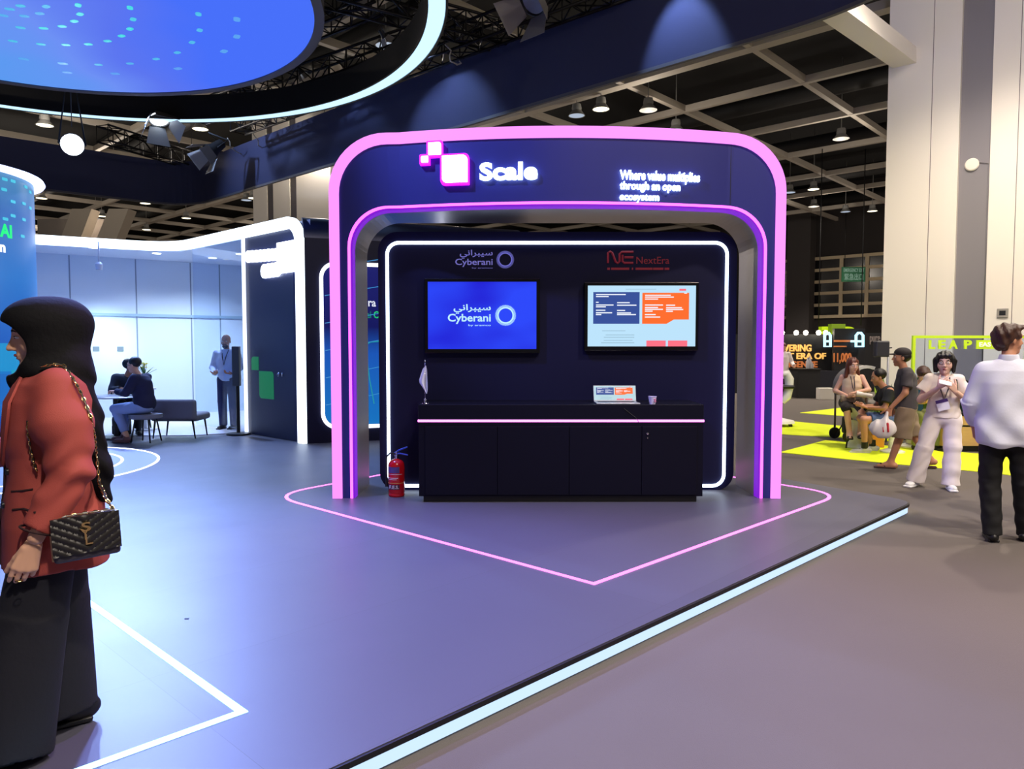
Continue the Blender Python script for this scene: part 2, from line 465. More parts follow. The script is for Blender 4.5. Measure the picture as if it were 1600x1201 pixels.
def band(P, Q, y0, y1, name, m, front=True):
    mb = MB(); secs = []
    for (x0, z0), (x1, z1) in zip(P, Q):
        secs.append([Vector((x0, YA + y0 + bulge(x0), z0)), Vector((x1, YA + y0 + bulge(x1), z1)),
                     Vector((x1, YA + (y1 + bulge(x1) if y1 < .3 else y1), z1)), Vector((x0, YA + (y1 + bulge(x0) if y1 < .3 else y1), z0))])
    return mb.loft(secs, smooth=False).build(name, m, arch)
band(S0, S1, -0.02, 0.16, 'outer_light_band', BAND)
band(S1, S2, 0.0, 0.14, 'front_panel', NAVY)
band(S2, S3, -0.006, 0.10, 'inner_neon_tube', MAG)
band(S3, S4, 0.004, 0.12, 'purple_glow_strip', PURP)
S5 = apath(legw + .02, hh + .0, 0.36)
# steel lining of the opening, flat at the back
def liner(P, y0, y1, th, name, m):
    mb = MB(); secs = []
    for i, (x, z) in enumerate(P):
        j0 = max(i - 1, 0); j1 = min(i + 1, len(P) - 1)
        tx, tz = P[j1][0] - P[j0][0], P[j1][1] - P[j0][1]; l = math.hypot(tx, tz); nx, nz = -tz / l, tx / l
        secs.append([Vector((x, YA + y0 + bulge(x), z)), Vector((x, YA + y1, z)), Vector((x + nx * th, YA + y1, z + nz * th)), Vector((x + nx * th, YA + y0 + bulge(x), z + nz * th))])
    return mb.loft(secs, smooth=False).build(name, m, arch)
liner(apath(legw + .001, hh + .001, 0.37), 0.125, 0.72, 0.03, 'steel_lining', STEEL)
liner(apath(0.0, 0.0, 0.56), 0.17, 0.72, -0.03, 'outer_cladding', STEELD)
band(apath(0.03, .03, .53), apath(legw - .03, hh - .03, .4), 0.68, 0.72, 'back_panel', NAVYD)
# vertical joints where the curved header meets the legs
for px in (622, 1137):
    x = D(px, 560, YA).x; MB().bb(x - .003, x + .003, YA - .004, YA + .02, zt - hh + .05, zt - .11).build('panel_joint', BLACK, arch)
# three square mark, words
def fx(px): return D(px, 560, YA - .2).x
Wh = glow('sign_white', (255, 255, 255), 5.0); IceW = glow('letter_white', (205, 232, 255), 5.0)
MagR = glow('mark_rim', (200, 20, 255), 2.4)
def mark(px0, px1, py0, py1, corners, side):
    Y = YA + bulge(D((px0 + px1) / 2, 0, YA - .2).x)
    x0, x1 = D(px0, py0, Y).x, D(px1, py0, Y).x; z0, z1 = zat(px0, py1, Y), zat(px0, py0, Y); r = (x1 - x0) * .2
    for e, ya, yb, nm, m in ((.018, .0, -.06, 'mark_rim', MagR), (0, -.061, -.068, 'mark_face', Wh)):
        pl = rrect(x0 - e, x1 + e, z0 - e, z1 + e, r, rs=[r if c else .004 for c in corners])
        n = len(pl)
        A = [Vector((x, YA + bulge(x) + ya, z)) for x, z in pl]; B = [Vector((x, YA + bulge(x) + yb, z)) for x, z in pl]
        MB().add(A + B, [list(range(n))[::-1], list(range(n, 2 * n))] + [[i, (i + 1) % n, n + (i + 1) % n, n + i] for i in range(n)]).build(nm, m, arch)
mark(691, 731, 245, 287, (1, 0, 1, 0), 0)
mark(670, 690, 225, 244, (1, 0, 0, 0), 0)
mark(659, 670, 246, 256, (0, 1, 1, 0), 0)
M = frame((0, YA - .01, 0), (1, 0, 0))
def hbox(px0, px1, py0, py1):
    Y = YA + bulge(D((px0 + px1) / 2, 0, YA - .2).x) - .03
    return (D(px0, py0, Y).x, D(px1, py0, Y).x, zat(800, py1, Y), zat(800, py0, Y))
text('Scale', hbox(749, 840, 253, 281), M, IceW, arch, depth=.03, bold=.035, warp=bulge)
text('Where value multiplies', hbox(968, 1097, 267, 286), M, IceW, arch, depth=.025, bold=.022, warp=bulge)
text('through an open', hbox(968, 1065, 284, 300), M, IceW, arch, depth=.025, bold=.022, warp=bulge)
text('ecosystem', hbox(968, 1031, 303, 316), M, IceW, arch, depth=.025, bold=.022, warp=bulge)

# ------------------------------------------------------------------ back wall inside the arch
YP = 7.60
bp = thing('display_backdrop', ((xl + xr) / 2, YP + .06, PH), 'dark rounded back wall under the arch with a white neon outline', 'display wall')
x0, x1 = D(592, 560, YP).x, D(1149, 560, YP).x; z1 = zat(800, 362, YP)
pl = rrect(x0, x1, PH + .0, z1, .13, rs=[.2, .2, .18, .18])
MB().prism([(x, YP, z) for x, z in pl], (0, .13, 0)).build('panel', NAVYD, bp)
WN = glow('white_neon_frame', (215, 232, 255), 4.5)
nx0, nx1 = D(606, 560, YP - .02).x, D(1134, 560, YP - .02).x; nz0, nz1 = zat(800, 759, YP - .02), zat(800, 379, YP - .02)
pl = rrect(nx0, nx1, nz0, nz1, .12)
MB().tube([(x, YP - .012, z) for x, z in pl], .017, 8, closed=True).build('neon_outline', WN, bp)
LILAC = mat('lilac_print', (150, 150, 230), rough=.5, emit=(130, 130, 215), es=.35)
REDP = mat('dark_red_print', (150, 40, 52), rough=.5, emit=(140, 30, 40), es=.12)
M = frame((0, YP, 0), (1, 0, 0))
def pb(px0, px1, py0, py1, Y=YP): return (D(px0, 560, Y).x, D(px1, 560, Y).x, zat(800, py1, Y), zat(800, py0, Y))
AR = '\uFEF2\uFEE7\uFE8D\uFEAE\uFE92\uFEF4\uFEB3'
def rosette(cx, cz, r, M, m, parent, y=0.0):
    mb = MB(M); t = .05 * r
    N = 20
    for k in range(2):
        pts = []
        for i in range(2 * N):
            a = 2 * math.pi * (i + (.5 * k)) / (2 * N) * 1
            rr = r if i % 2 == 0 else r * .74
            a = 2 * math.pi * (i + k) / (2 * N)
            pts.append((cx + rr * math.cos(a), y - .002 - .001 * k, cz + rr * math.sin(a)))
        mb.tube(pts, t, 4, closed=True)
    mb.tube([(cx + r * .72 * math.cos(2 * math.pi * i / 48), y - .003, cz + r * .72 * math.sin(2 * math.pi * i / 48)) for i in range(48)], t, 4, closed=True)
    mb.build('rosette_mark', m, parent)
text(AR, pb(719, 770, 390, 404), M, LILAC, bp, 'wall_lettering', .004, .012)
text('Cyberani', pb(712, 770, 404, 417), M, LILAC, bp, 'wall_lettering', .004, .012)
text('by aramco', pb(738, 770, 417.5, 420), M, LILAC, bp, 'wall_lettering', .004, .0)
b = pb(776, 803, 392, 419); rosette((b[0] + b[1]) / 2, (b[2] + b[3]) / 2, (b[1] - b[0]) / 2, M, LILAC, bp)
# the N E monogram and its words
mb = MB(M); b = pb(948, 988, 393, 411)
def q(u, v): return (b[0] + (b[1] - b[0]) * u, -.004, b[2] + (b[3] - b[2]) * v)
mb.tube([q(.02, 0), q(.02, .9), q(.10, 1), q(.18, .9), q(.32, .1), q(.40, 0), q(.47, .15), q(.47, .8), q(.55, .97), q(1, .97)], .012, 6)
mb.tube([q(.58, .72), q(.58, .15), q(.66, .02), q(1, .02)], .012, 6); mb.tube([q(.66, .5), q(1, .5)], .012, 6)
mb.build('monogram', REDP, bp)
text('NextEra', pb(993, 1044, 401, 412), M, REDP, bp, 'wall_lettering', .004, .0)
mb = MB(M)
for a0, a1 in ((948, 952), (954, 982), (986, 988), (992, 1018), (1019, 1035), (1037, 1044)):
    c = pb(a0, a1, 418, 421.5); mb.bb(c[0], c[1], -.003, 0, c[2], c[3])
mb.build('small_print_lines', REDP, bp)

# ------------------------------------------------------------------ television screens on the back wall
BEZ = mat('screen_bezel', (6, 6, 8), rough=.25)
def screen_mat(name, cols, es):
    m = mat(name, (5, 5, 8), rough=.3, emit=(255, 255, 255), es=es); nt = m.node_tree; bs = nt.nodes['Principled BSDF']
    tc = nt.nodes.new('ShaderNodeTexCoord'); gr = nt.nodes.new('ShaderNodeTexGradient'); mp = nt.nodes.new('ShaderNodeMapping')
    mp.inputs['Rotation'].default_value = (0, math.radians(25), 0)
    n = nt.nodes.new('ShaderNodeTexNoise'); n.inputs['Scale'].default_value = 1.6; n.inputs['Detail'].default_value = 1
    nt.links.new(tc.outputs['Generated'], mp.inputs[0]); nt.links.new(mp.outputs[0], n.inputs['Vector'])
    cr = nt.nodes.new('ShaderNodeValToRGB'); cr.color_ramp.elements[0].position = .35; cr.color_ramp.elements[1].position = .65
    cr.color_ramp.elements[0].color = lin(cols[0]) + (1,); cr.color_ramp.elements[1].color = lin(cols[1]) + (1,)
    nt.links.new(n.outputs['Fac'], cr.inputs[0]); nt.links.new(cr.outputs[0], bs.inputs['Emission Color'])
    return m
def tv(px0, px1, py0, py1, label, m):
    Y = YP - .075
    b = (D(px0, 560, Y).x, D(px1, 560, Y).x, zat(800, py1, Y), zat(800, py0, Y))
    t = thing('television', ((b[0] + b[1]) / 2, Y, b[2]), label, 'television')
    MB().bb(b[0] - .035, b[1] + .035, Y + .002, YP - .002, b[2] - .045, b[3] + .035, bev=.008).build('housing', BEZ, t)
    s = MB().bb(b[0], b[1], Y - .001, Y + .006, b[2], b[3]).build('screen', m, t)
    return t, s, frame((0, Y - .001, 0), (1, 0, 0)), (lambda a, c, d, e: (D(a, 560, Y).x, D(c, 560, Y).x, zat(800, e, Y), zat(800, d, Y)))
t, s, M, B = tv(669, 838, 440, 545, 'wall television showing a royal blue screen with white lettering', screen_mat('blue_screen', ((28, 30, 215), (40, 70, 250)), 1.0))
ICE = glow('screen_ice_white', (190, 240, 255), 1.0)
text(AR, B(709, 767, 475, 490), M, ICE, s, 'screen_lettering', .002, .02)
text('Cyberani', B(700, 767, 490, 506), M, ICE, s, 'screen_lettering', .002, .02)
text('by aramco', B(732, 767, 506.5, 510), M, ICE, s, 'screen_lettering', .002, .01)
b = B(774, 806, 477, 508); rosette((b[0] + b[1]) / 2, (b[2] + b[3]) / 2, (b[1] - b[0]) / 2, M, ICE, s)
SCL = glow('screen_light', (186, 226, 250), 1.0); SBL = glow('screen_slide_blue', (38, 72, 150), 1.0); SOR = glow('screen_slide_orange', (255, 104, 20), 1.0)
SPK = glow('screen_slide_pink', (255, 110, 130), 1.0); SWH = glow('screen_text_white', (240, 245, 255), 1.0); SGY = glow('screen_text_grey', (150, 185, 205), 1.0)
def slide(s, M, Bf, f):
    """the slide: f maps (u, v) in the 1200 x 675 slide picture to a box"""
    def rect(u0, u1, v0, v1, m, name, y=.002):
        b = f(u0, u1, v0, v1); MB(M).bb(b[0], b[1], -y, 0, b[2], b[3]).build(name, m, s)
    rect(60, 575, 72, 425, SBL, 'blue_box')
    b = f(605, 1125, 80, 425)
    P = lambda u, v: (b[0] + (b[1] - b[0]) * u, 0, b[3] - (b[3] - b[2]) * v)
    MB(M).prism([P(0, 0), P(1, 0), P(1, .86), P(.68, .86), P(.52, 1), P(0, 1)], (0, -.002, 0)).build('orange_box', SOR, s)
    rect(655, 870, 610, 675, SPK, 'pink_box'); rect(895, 1110, 610, 675, SPK, 'pink_box')
    rect(1015, 1090, 35, 58, SPK, 'red_badge')
    mb = MB(M)
    for u0, u1, v in ((90, 420, 100), (90, 230, 122), (90, 120, 186), (90, 285, 216), (90, 200, 236), (90, 195, 274), (90, 270, 302), (90, 150, 322), (325, 465, 190), (325, 540, 218), (325, 415, 276), (325, 480, 304), (325, 535, 322),
                      (635, 920, 108), (635, 955, 128), (635, 780, 150), (635, 835, 216), (635, 780, 244), (635, 835, 264), (635, 720, 284), (635, 755, 322), (635, 805, 350), (870, 970, 218), (870, 1045, 246), (870, 1060, 266), (870, 945, 286), (1070, 1100, 84)):
        b = f(u0, u1, v - 6, v + 6); mb.bb(b[0], b[1], -.003, -.0021, b[2], b[3])
    mb.build('text_lines', SWH, s)
    mb = MB(M)
    for u0, u1, v in ((160, 420, 503), (200, 520, 548), (180, 520, 575), (180, 500, 608), (150, 520, 636), (420, 760, 40)):
        b = f(u0, u1, v - 4, v + 3); mb.bb(b[0], b[1], -.002, 0, b[2], b[3])
    mb.build('text_lines', SGY, s)
t, s, M, B = tv(918, 1086, 446, 541, 'wall television showing a pale slide with blue and orange boxes', SCL)
sm = lambda u0, u1, v0, v1: B(918 + 168 * u0 / 1200, 918 + 168 * u1 / 1200, 446 + 95 * v0 / 675, 446 + 95 * v1 / 675)
slide(s, M, B, sm)

# ------------------------------------------------------------------ counter
YC = 6.98
CNAVY = mat('counter_navy', (6, 6, 26), rough=.5, spec=.2)
cx0, cx1 = D(653, 560, YC).x, D(1101, 560, YC).x; ct = zat(800, 632, YC)
ctr = thing('reception_counter', ((cx0 + cx1) / 2, YC + .3, PH), 'long dark counter with a pink light line and locked cupboards', 'counter')
MB().bb(cx0 + .04, cx1 - .05, YC + .04, YC + .58, PH, PH + .06).build('plinth', BLACK, ctr)
zl = zat(800, 657.5, YC)
MB().bb(cx0, cx1, YC + .012, YC + .6, PH + .06, zl - .012).build('cabinet_body', CNAVY, ctr)
MB().bb(cx0, cx1, YC + .0, YC + .6, zl + .012, ct, bev=.004).build('worktop', CNAVY, ctr)
MB().bb(cx0 - .006, cx1 + .006, YC + .004, YC + .595, zl - .010, zl + .010).build('pink_light_line', glow('counter_pink', (255, 130, 240), 3.2), ctr)
seams = [cx0 + .06, D(777, 560, YC).x, D(890, 560, YC).x, D(1004, 560, YC).x, cx1 - .06]
for i in range(4):
    dr = MB().bb(seams[i] + .003, seams[i + 1] - .003, YC, YC + .014, PH + .075, zl - .055, bev=.002).build('door', CNAVY, ctr)
    if i == 3:
        x = D(1013, 560, YC).x; zz = zat(800, 677, YC)
        R = Matrix.Rotation(math.radians(90), 3, 'X')
        MB().lathe([(0, 0), (.013, 0), (.014, .004), (.011, .010), (0, .012)], (x, YC, zz), 16, R).build('lock', mat('chrome', (220, 220, 225), rough=.15, metal=1), dr)
        MB().bb(x - .003, x + .003, YC - .006, YC, zz - .05, zz - .035).build('key_slot', mat('chrome', (0, 0, 0)), dr)

# things on the counter
WPL = mat('white_cloth', (225, 228, 250), rough=.8)
CHR = MATS['chrome']
x, zf = D(664, 560, 7.1).x, ct
fl = thing('desk_flag', (x, 7.1, ct), 'small white desk flag on a chrome stand at the left end of the counter', 'flag')
MB().lathe([(0, 0), (.032, 0), (.03, .006), (.012, .012), (.008, .03), (.014, .036), (.006, .05), (0, .05)], (x, 7.1, ct), 20).build('base', CHR, fl)
zt2 = zat(800, 566, 7.1)
MB().tube([(x, 7.1, ct + .03), (x, 7.1, zt2)], .003, 8).build('pole', CHR, fl)
MB().lathe([(0, .0), (.007, .006), (.006, .014), (0, .03)], (x, 7.1, zt2), 10).build('finial', CHR, fl)
mb = MB(); zt3 = zat(800, 571, 7.1)
prof = [(0, .005, .01), (.12, -.022, .018), (.3, -.04, .022), (.5, -.058, .024), (.62, -.055, .026), (.75, -.03, .026), (.9, -.004, .024), (1.0, .012, .018)]
sec = []
for v, xa, xb in prof:
    zz = zt3 - v * (zt3 - zat(800, 615, 7.1)); row = []
    for k in range(13):
        u = k / 12; row.append(Vector((x + xa + (xb - xa) * u, 7.095 + .012 * math.sin(u * 9 + v * 3), zz)))
    back = [p + Vector((0, .003, 0)) for p in row[::-1]]
    sec.append(row + back)
mb.loft(sec).build('cloth', WPL, fl)
# laptop
YLp = 7.12
lx0, lx1 = D(930, 560, YLp).x, D(998, 560, YLp).x
lp = thing('laptop', ((lx0 + lx1) / 2, YLp, ct), 'open silver laptop on the counter showing the same slide', 'laptop')
ALU = mat('aluminium', (170, 175, 190), rough=.35, metal=.8)
MB().bb(lx0, lx1, YLp - .12, YLp + .12, ct, ct + .014, bev=.004).build('keyboard_base', ALU, lp)
lt = zat(800, 602, YLp + .16)
Ms = frame((lx0, YLp + .12, ct + .014), (1, 0, 0), Vector((0, .28, 1)))
H = (lt - ct - .014) * 1.04; W = lx1 - lx0
MB(Ms).bb(0, W, 0, .007, 0, H, bev=.003).build('lid', ALU, lp)
ls = MB(Ms).bb(.006, W - .006, -.001, 0, .012, H - .006).build('screen', glow('laptop_screen_light', (190, 225, 235), .9), lp)
slide(ls, Ms @ Matrix.Translation((0, -.001, 0)), None, lambda u0, u1, v0, v1: (.006 + (W - .012) * u0 / 1200, .006 + (W - .012) * u1 / 1200, .012 + (H - .018) * (1 - v1 / 675), .012 + (H - .018) * (1 - v0 / 675)))
MB(Matrix.Translation((lx0 + W / 2, YLp, ct + .0145))).bb(-W * .42, W * .42, -.0, .09, 0, .001).build('keys', mat('keys_dark', (40, 42, 52), rough=.6), lp)
# paper cup
x = D(1020, 560, 7.05).x; ch = zat(800, 619, 7.05) - ct
cp = thing('paper_cup', (x, 7.05, ct), 'white paper cup standing to the right of the laptop', 'cup')
CUPM = mat('cup_paper', (214, 208, 240), rough=.6)
MB().lathe([(0, 0), (.028, 0), (.028, .002), (.039, ch - .004), (.0415, ch - .003), (.0415, ch), (.037, ch), (.027, .006), (0, .006)], (x, 7.05, ct), 28).build('cup', CUPM, cp)
mb = MB()
for i, zz in enumerate((.35, .45, .6, .68)):
    mb.box((x + .022 - .006 * (i % 2), 7.05 - .033, ct + ch * zz), (.022, .006, .004), rot=Matrix.Rotation(.5, 3, 'Z'))
mb.build('printed_lines', mat('pink_print', (220, 120, 170), rough=.6), cp)
# power cable lying over the counter front
MB().tube([D(975, 638, 6.975), D(985, 646, 6.974), D(993, 652, 6.972), D(998, 659, 6.968)], .003, 6).build('cable', mat('cable_black', (20, 20, 24)), label='thin black cable running from the laptop over the counter front', cat='cable')

# ------------------------------------------------------------------ fire extinguisher
ye = 7.30; x = D(618, 560, ye).x; hh2 = zat(800, 716, ye) - PH
fe = thing('fire_extinguisher', (x, ye, PH), 'red fire extinguisher with a blue handle beside the counter', 'fire extinguisher')
RED = mat('extinguisher_red', (205, 16, 28), rough=.22, coat=.6)
R_ = .082
MB().lathe([(0, 0), (R_ * .9, 0), (R_, .01), (R_, .03), (R_ * .97, .035), (R_, .04), (R_, hh2 * .8), (R_ * .93, hh2 * .88), (R_ * .7, hh2 * .95), (R_ * .3, hh2 * .99), (.018, hh2), (0, hh2)], (x, ye, PH), 40).build('cylinder', RED, fe)
MB().lathe([(0, 0), (.018, 0), (.018, .03), (.024, .032), (.024, .04), (.012, .045), (.012, .07), (0, .07)], (x, ye, PH + hh2), 20).build('valve', CHR, fe)
BLH = mat('handle_blue', (60, 90, 220), rough=.35)
zz = PH + hh2 + .05
MB().tube([(x - .02, ye, zz + .005), (x + .03, ye, zz + .035), (x + .11, ye, zz + .065)], [.006, .009, .006], 8).build('squeeze_lever', BLH, fe)
MB().tube([(x - .02, ye, zz), (x + .04, ye, zz - .0), (x + .115, ye, zz - .015)], [.006, .009, .006], 8).build('carry_handle', BLH, fe)
MB().tube([(x - .01, ye, zz), (x - .06, ye - .01, zz + .005), (x - .095, ye - .02, zz - .03), (x - .10, ye - .02, zz - .15), (x - .10, ye - .01, zz - .26)], .009, 10).build('hose', mat('cable_black', (0, 0, 0)), fe)
MB().tube([(x - .10, ye - .01, zz - .25), (x - .098, ye - .01, zz - .33)], [.010, .015], 10).build('nozzle', mat('cable_black', (0, 0, 0)), fe)
LBL = mat('label_blue_grey', (90, 70, 140), rough=.5); LWH = mat('label_white', (225, 225, 235), rough=.5)
def patch(a0, a1, z0, z1, m, name, rr=.0012):
    n = 14; s = []
    for k in range(n + 1):
        a = math.radians(a0 + (a1 - a0) * k / n); c, sn = math.cos(a), math.sin(a)
        s.append([Vector((x + (R_ + e) * c, ye + (R_ + e) * sn, PH + hh2 * zq)) for e, zq in ((0, z0), (rr, z0), (rr, z1), (0, z1))])
    MB().loft(s, smooth=False).build(name, m, fe)
patch(-160, -60, .64, .80, LBL, 'label')
patch(-165, -40, .60, .612, LWH, 'label_line'); patch(-150, -70, .50, .515, LWH, 'label_line'); patch(-150, -80, .46, .475, LWH, 'label_line'); patch(-165, -25, .365, .38, mat('gold_line', (220, 170, 90), rough=.4), 'label_line')
patch(-160, -60, .2, .335, mat('label_dark', (70, 20, 60), rough=.5), 'label')
text('F.E.S.', (x - .062, x + .035, PH + hh2 * .225, PH + hh2 * .315), frame((0, ye, 0), (1, 0, 0)), LWH, fe, 'label_lettering', .001, .02, warp=lambda xx: -np.sqrt(np.clip((R_ + .0015) ** 2 - (xx - x) ** 2, 0, 1)))
# ------------------------------------------------------------------ meeting room at the left
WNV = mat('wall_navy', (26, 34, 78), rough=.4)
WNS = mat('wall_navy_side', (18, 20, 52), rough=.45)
WB = glow('room_white_band', (225, 240, 255), 3.0)
PA = G(477, 693, PH)
ZT = PH + (zat(477, 333, PA.y) - PH)
ZT = zat(477, 334, PA.y)
PBd = hL
def zline(P, px, Q):  # helper: wall point at a pixel column
    return onwall(px, P, Q)
PB = onwall(276, PA, PA + hL * 5)
PCz = G(50, 366, ZT); PC = Vector((PCz.x, PCz.y, PH))
PC2 = PC + (PC - PB).normalized() * 3.0
PD = G(700, 683, PH); PDd = (PD - PA).normalized(); PD = PA + PDd * 3.6
room = thing('meeting_room', (PA.x, PA.y, PH), 'glass fronted meeting room edged with a thick white light band', 'booth')
# light band: up the corner, round, along the top, round the bend
WBD = .17
top = roundpoly([PA, PB, PC, PC2], [0, .7, .3, 0], closed=False, n=8)
RC = .42
secs = []
dl = (PB - PA).normalized()
def bsec(p, tz, off, nrm):
    # p plan position, tz (along, up) offsets for outer and inner
    return [p + Vector((0, 0, tz[0])) - nrm * .03, p + Vector((0, 0, tz[1])) - nrm * .03, p + Vector((0, 0, tz[1])) + nrm * .05, p + Vector((0, 0, tz[0])) + nrm * .05]
n0 = Vector((-dl.y, dl.x, 0));  n0 = n0 if n0.y > 0 else -n0
mb = MB()
def csec(u, z, uo, zo, nrm):
    a = PA + dl * u + Vector((0, 0, z - PH)); b = PA + dl * uo + Vector((0, 0, zo - PH))
    return [a - nrm * .03, b - nrm * .03, b + nrm * .05, a + nrm * .05]
secs.append(csec(0, PH, WBD, PH, n0)); secs.append(csec(0, ZT - RC, WBD, ZT - RC, n0))
for k in range(1, 11):
    a = math.pi / 2 * k / 10
    secs.append(csec(RC - RC * math.cos(a), ZT - RC + RC * math.sin(a), RC - (RC - WBD) * math.cos(a), ZT - RC + (RC - WBD) * math.sin(a), n0))
for i, p in enumerate(top[1:]):
    a = top[max(i, 0)]; b = top[min(i + 2, len(top) - 1)]
    t = (b - a).normalized(); nn = Vector((-t.y, t.x, 0)); nn = nn if nn.y > 0 else -nn
    q = Vector((p.x, p.y, 0))
    secs.append([q + Vector((0, 0, ZT)) - nn * .03, q + Vector((0, 0, ZT - WBD)) - nn * .03, q + Vector((0, 0, ZT - WBD)) + nn * .05, q + Vector((0, 0, ZT)) + nn * .05])
mb.loft(secs, smooth=False).build('light_band', WB, room)
# solid front wall with its door, at the right of the front
PJ = onwall(381, PA, PB)
Mw = frame((PA.x, PA.y, 0), -dl)           # x runs towards the corner: negative x is along the wall
LJ = (Vector((PJ.x, PJ.y, 0)) - Vector((PA.x, PA.y, 0))).length
def wx(px):
    q = onwall(px, PA, PB); return -(Vector((q.x, q.y, 0)) - Vector((PA.x, PA.y, 0))).length
def wz(px, py):
    q = onwall(px, PA, PB); return D(px, py, q.y).z
pl = [(-LJ, PH), (-.04, PH), (-.04, ZT - RC)] + [(-RC + (RC - .04) * math.cos(a), ZT - RC + (RC - .04) * math.sin(a)) for a in [math.pi / 2 * k / 8 for k in range(1, 9)]] + [(-LJ, ZT - .04)]
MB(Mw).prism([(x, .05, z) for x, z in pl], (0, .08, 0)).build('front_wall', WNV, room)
dx0, dx1 = wx(388), wx(456)
dr = MB(Mw).bb(dx0, dx1, .042, .05, PH + .01, ZT - .55).build('wall_door', WNV, room)
GREEN = mat('logo_green', (20, 150, 80), rough=.5, emit=(18, 140, 75), es=.35)
for px0, px1, py0, py1, rs in ((389, 400, 557, 578, (0, 1, 0, 0)), (400.5, 423, 580, 623, (1, 0, 1, 0))):
    a, b = wx(px0), wx(px1); c, d2 = wz((px0 + px1) / 2, py1), wz((px0 + px1) / 2, py0)
    MB(Mw).prism([(x, .042, z) for x, z in rrect(a, b, c, d2, .06, rs=[.07 if r else .004 for r in rs])], (0, -.004, 0)).build('green_square', GREEN, dr)
for px, py in ((437, 585),):
    R = Matrix.Rotation(math.radians(90), 3, 'X')
    MB(Mw).lathe([(0, 0), (.03, 0), (.03, .01), (.012, .015), (.012, .05), (.03, .055), (.034, .075), (.02, .09), (0, .09)], (wx(px), .042, wz(px, py)), 16, R).build('door_knob', CHR, dr)
MB(Mw).bb(wx(462) - .02, wx(462) + .02, .03, .05, wz(462, 586), wz(462, 580)).build('door_latch', CHR, room)
MB(Mw).bb(-LJ - .025, -LJ + .01, .0, .06, PH, ZT - WBD).build('corner_light_line', glow('thin_white_line', (215, 228, 255), 2.2), room)
# blown out sign: two lines of rounded lettering and a square mark
def wbox(p0, p1, q0, q1): return (wx(p0), wx(p1), wz((p0 + p1) / 2, q1), wz((p0 + p1) / 2, q0))
SIG = glow('sign_cool_white', (225, 235, 255), 6.0)
b = wbox(437, 466, 377, 425)
MB(Mw).bb(b[0], b[1], -.03, .05, b[2], b[3], bev=.01).build('sign_square', SIG, room)
mb = MB(Mw)
def lumps(p0, p1, c0, c1, n, h):
    for i in range(n):
        px = p0 + (p1 - p0) * (i + .5) / n; py = c0 + (c1 - c0) * (i + .5) / n
        x = wx(px); z = wz(px, py); r = h / 2
        mb_ = MB(Mw); pts = [(x + r * .9 * math.cos(a), 0.02, z + r * math.sin(a)) for a in [2 * math.pi * k / 14 for k in range(14)]]
        mb_.tube(pts, r * .42, 6, closed=True); mb_.build('sign_letter', SIG, room)
lumps(386, 436, 401, 397, 8, .145); lumps(411, 436, 424, 420, 4, .17)
# return wall to the right of the corner, its round top edge, screen and white neon outline
Mr = frame((PA.x, PA.y, 0), PDd)
n1 = Vector((-PDd.y, PDd.x, 0))
Lr = 3.6
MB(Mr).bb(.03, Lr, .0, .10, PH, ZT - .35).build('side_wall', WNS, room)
mb = MB(Mr)
secs = []
for xx in (.02, Lr):
    arc = [(.35 - .35 * math.cos(a), ZT - .35 + .35 * math.sin(a)) for a in [math.pi / 2 * k / 8 for k in range(9)]]
    arc2 = [(.35 - .28 * math.cos(a), ZT - .35 + .28 * math.sin(a)) for a in [math.pi / 2 * k / 8 for k in range(9)]][::-1]
    secs.append([Vector((xx, y, z)) for y, z in arc + arc2])
mb.loft(secs).build('rounded_roof_edge', mat('satin_navy_metal', (70, 72, 95), rough=.3, metal=.8), room)
P3, P4 = PA, PA + PDd * 3
def rx(px):
    q = onwall(px, P3, P4); return (Vector((q.x, q.y, 0)) - Vector((PA.x, PA.y, 0))).length
def rz(px, py):
    q = onwall(px, P3, P4); return D(px, py, q.y).z
a0, a1 = rx(503), rx(690); c0, c1 = rz(503, 668), rz(503, 411)
pl = rrect(a0, a1, c0, c1, .22)
MB(Mr).tube([(x, -.02, z) for x, z in pl], .028, 8, closed=True).build('neon_outline', WNEON, room)
def led_mat():
    m = mat('led_wall_blue', (5, 8, 20), rough=.3, emit=(30, 90, 190), es=.9); nt = m.node_tree; bs = nt.nodes['Principled BSDF']
    tc = nt.nodes.new('ShaderNodeTexCoord'); sx = nt.nodes.new('ShaderNodeSeparateXYZ'); nt.links.new(tc.outputs['Generated'], sx.inputs[0])
    cr = nt.nodes.new('ShaderNodeValToRGB'); e = cr.color_ramp.elements
    e[0].position = 0; e[0].color = lin((20, 120, 200)) + (1,); e[1].position = 1; e[1].color = lin((22, 26, 110)) + (1,)
    x = e.new(.45); x.color = lin((28, 90, 190)) + (1,); x = e.new(.62); x.color = lin((20, 24, 96)) + (1,)
    nt.links.new(sx.outputs['Z'], cr.inputs[0])
    nt.links.new(cr.outputs[0], bs.inputs['Emission Color'])
    return m
LEDB = led_mat()
sc_ = MB(Mr).prism([(x, -.004, z) for x, z in rrect(a0 + .03, a1 - .03, c0 + .03, c1 - .03, .2)], (0, .006, 0)).build('led_screen', LEDB, room)
LNB = glow('led_line_cyan', (60, 150, 220), .8); LNT = glow('led_line_teal', (30, 160, 170), .8)
mb = MB(Mr)
zc = c0
for k in range(6):
    zz = c0 + .45 + k * .42
    mb.tube([(a0 + .05, -.008, zz - .1), (a1 - .05, -.008, zz + .25)], .006, 4)
mb.build('screen_lines', LNB, sc_)
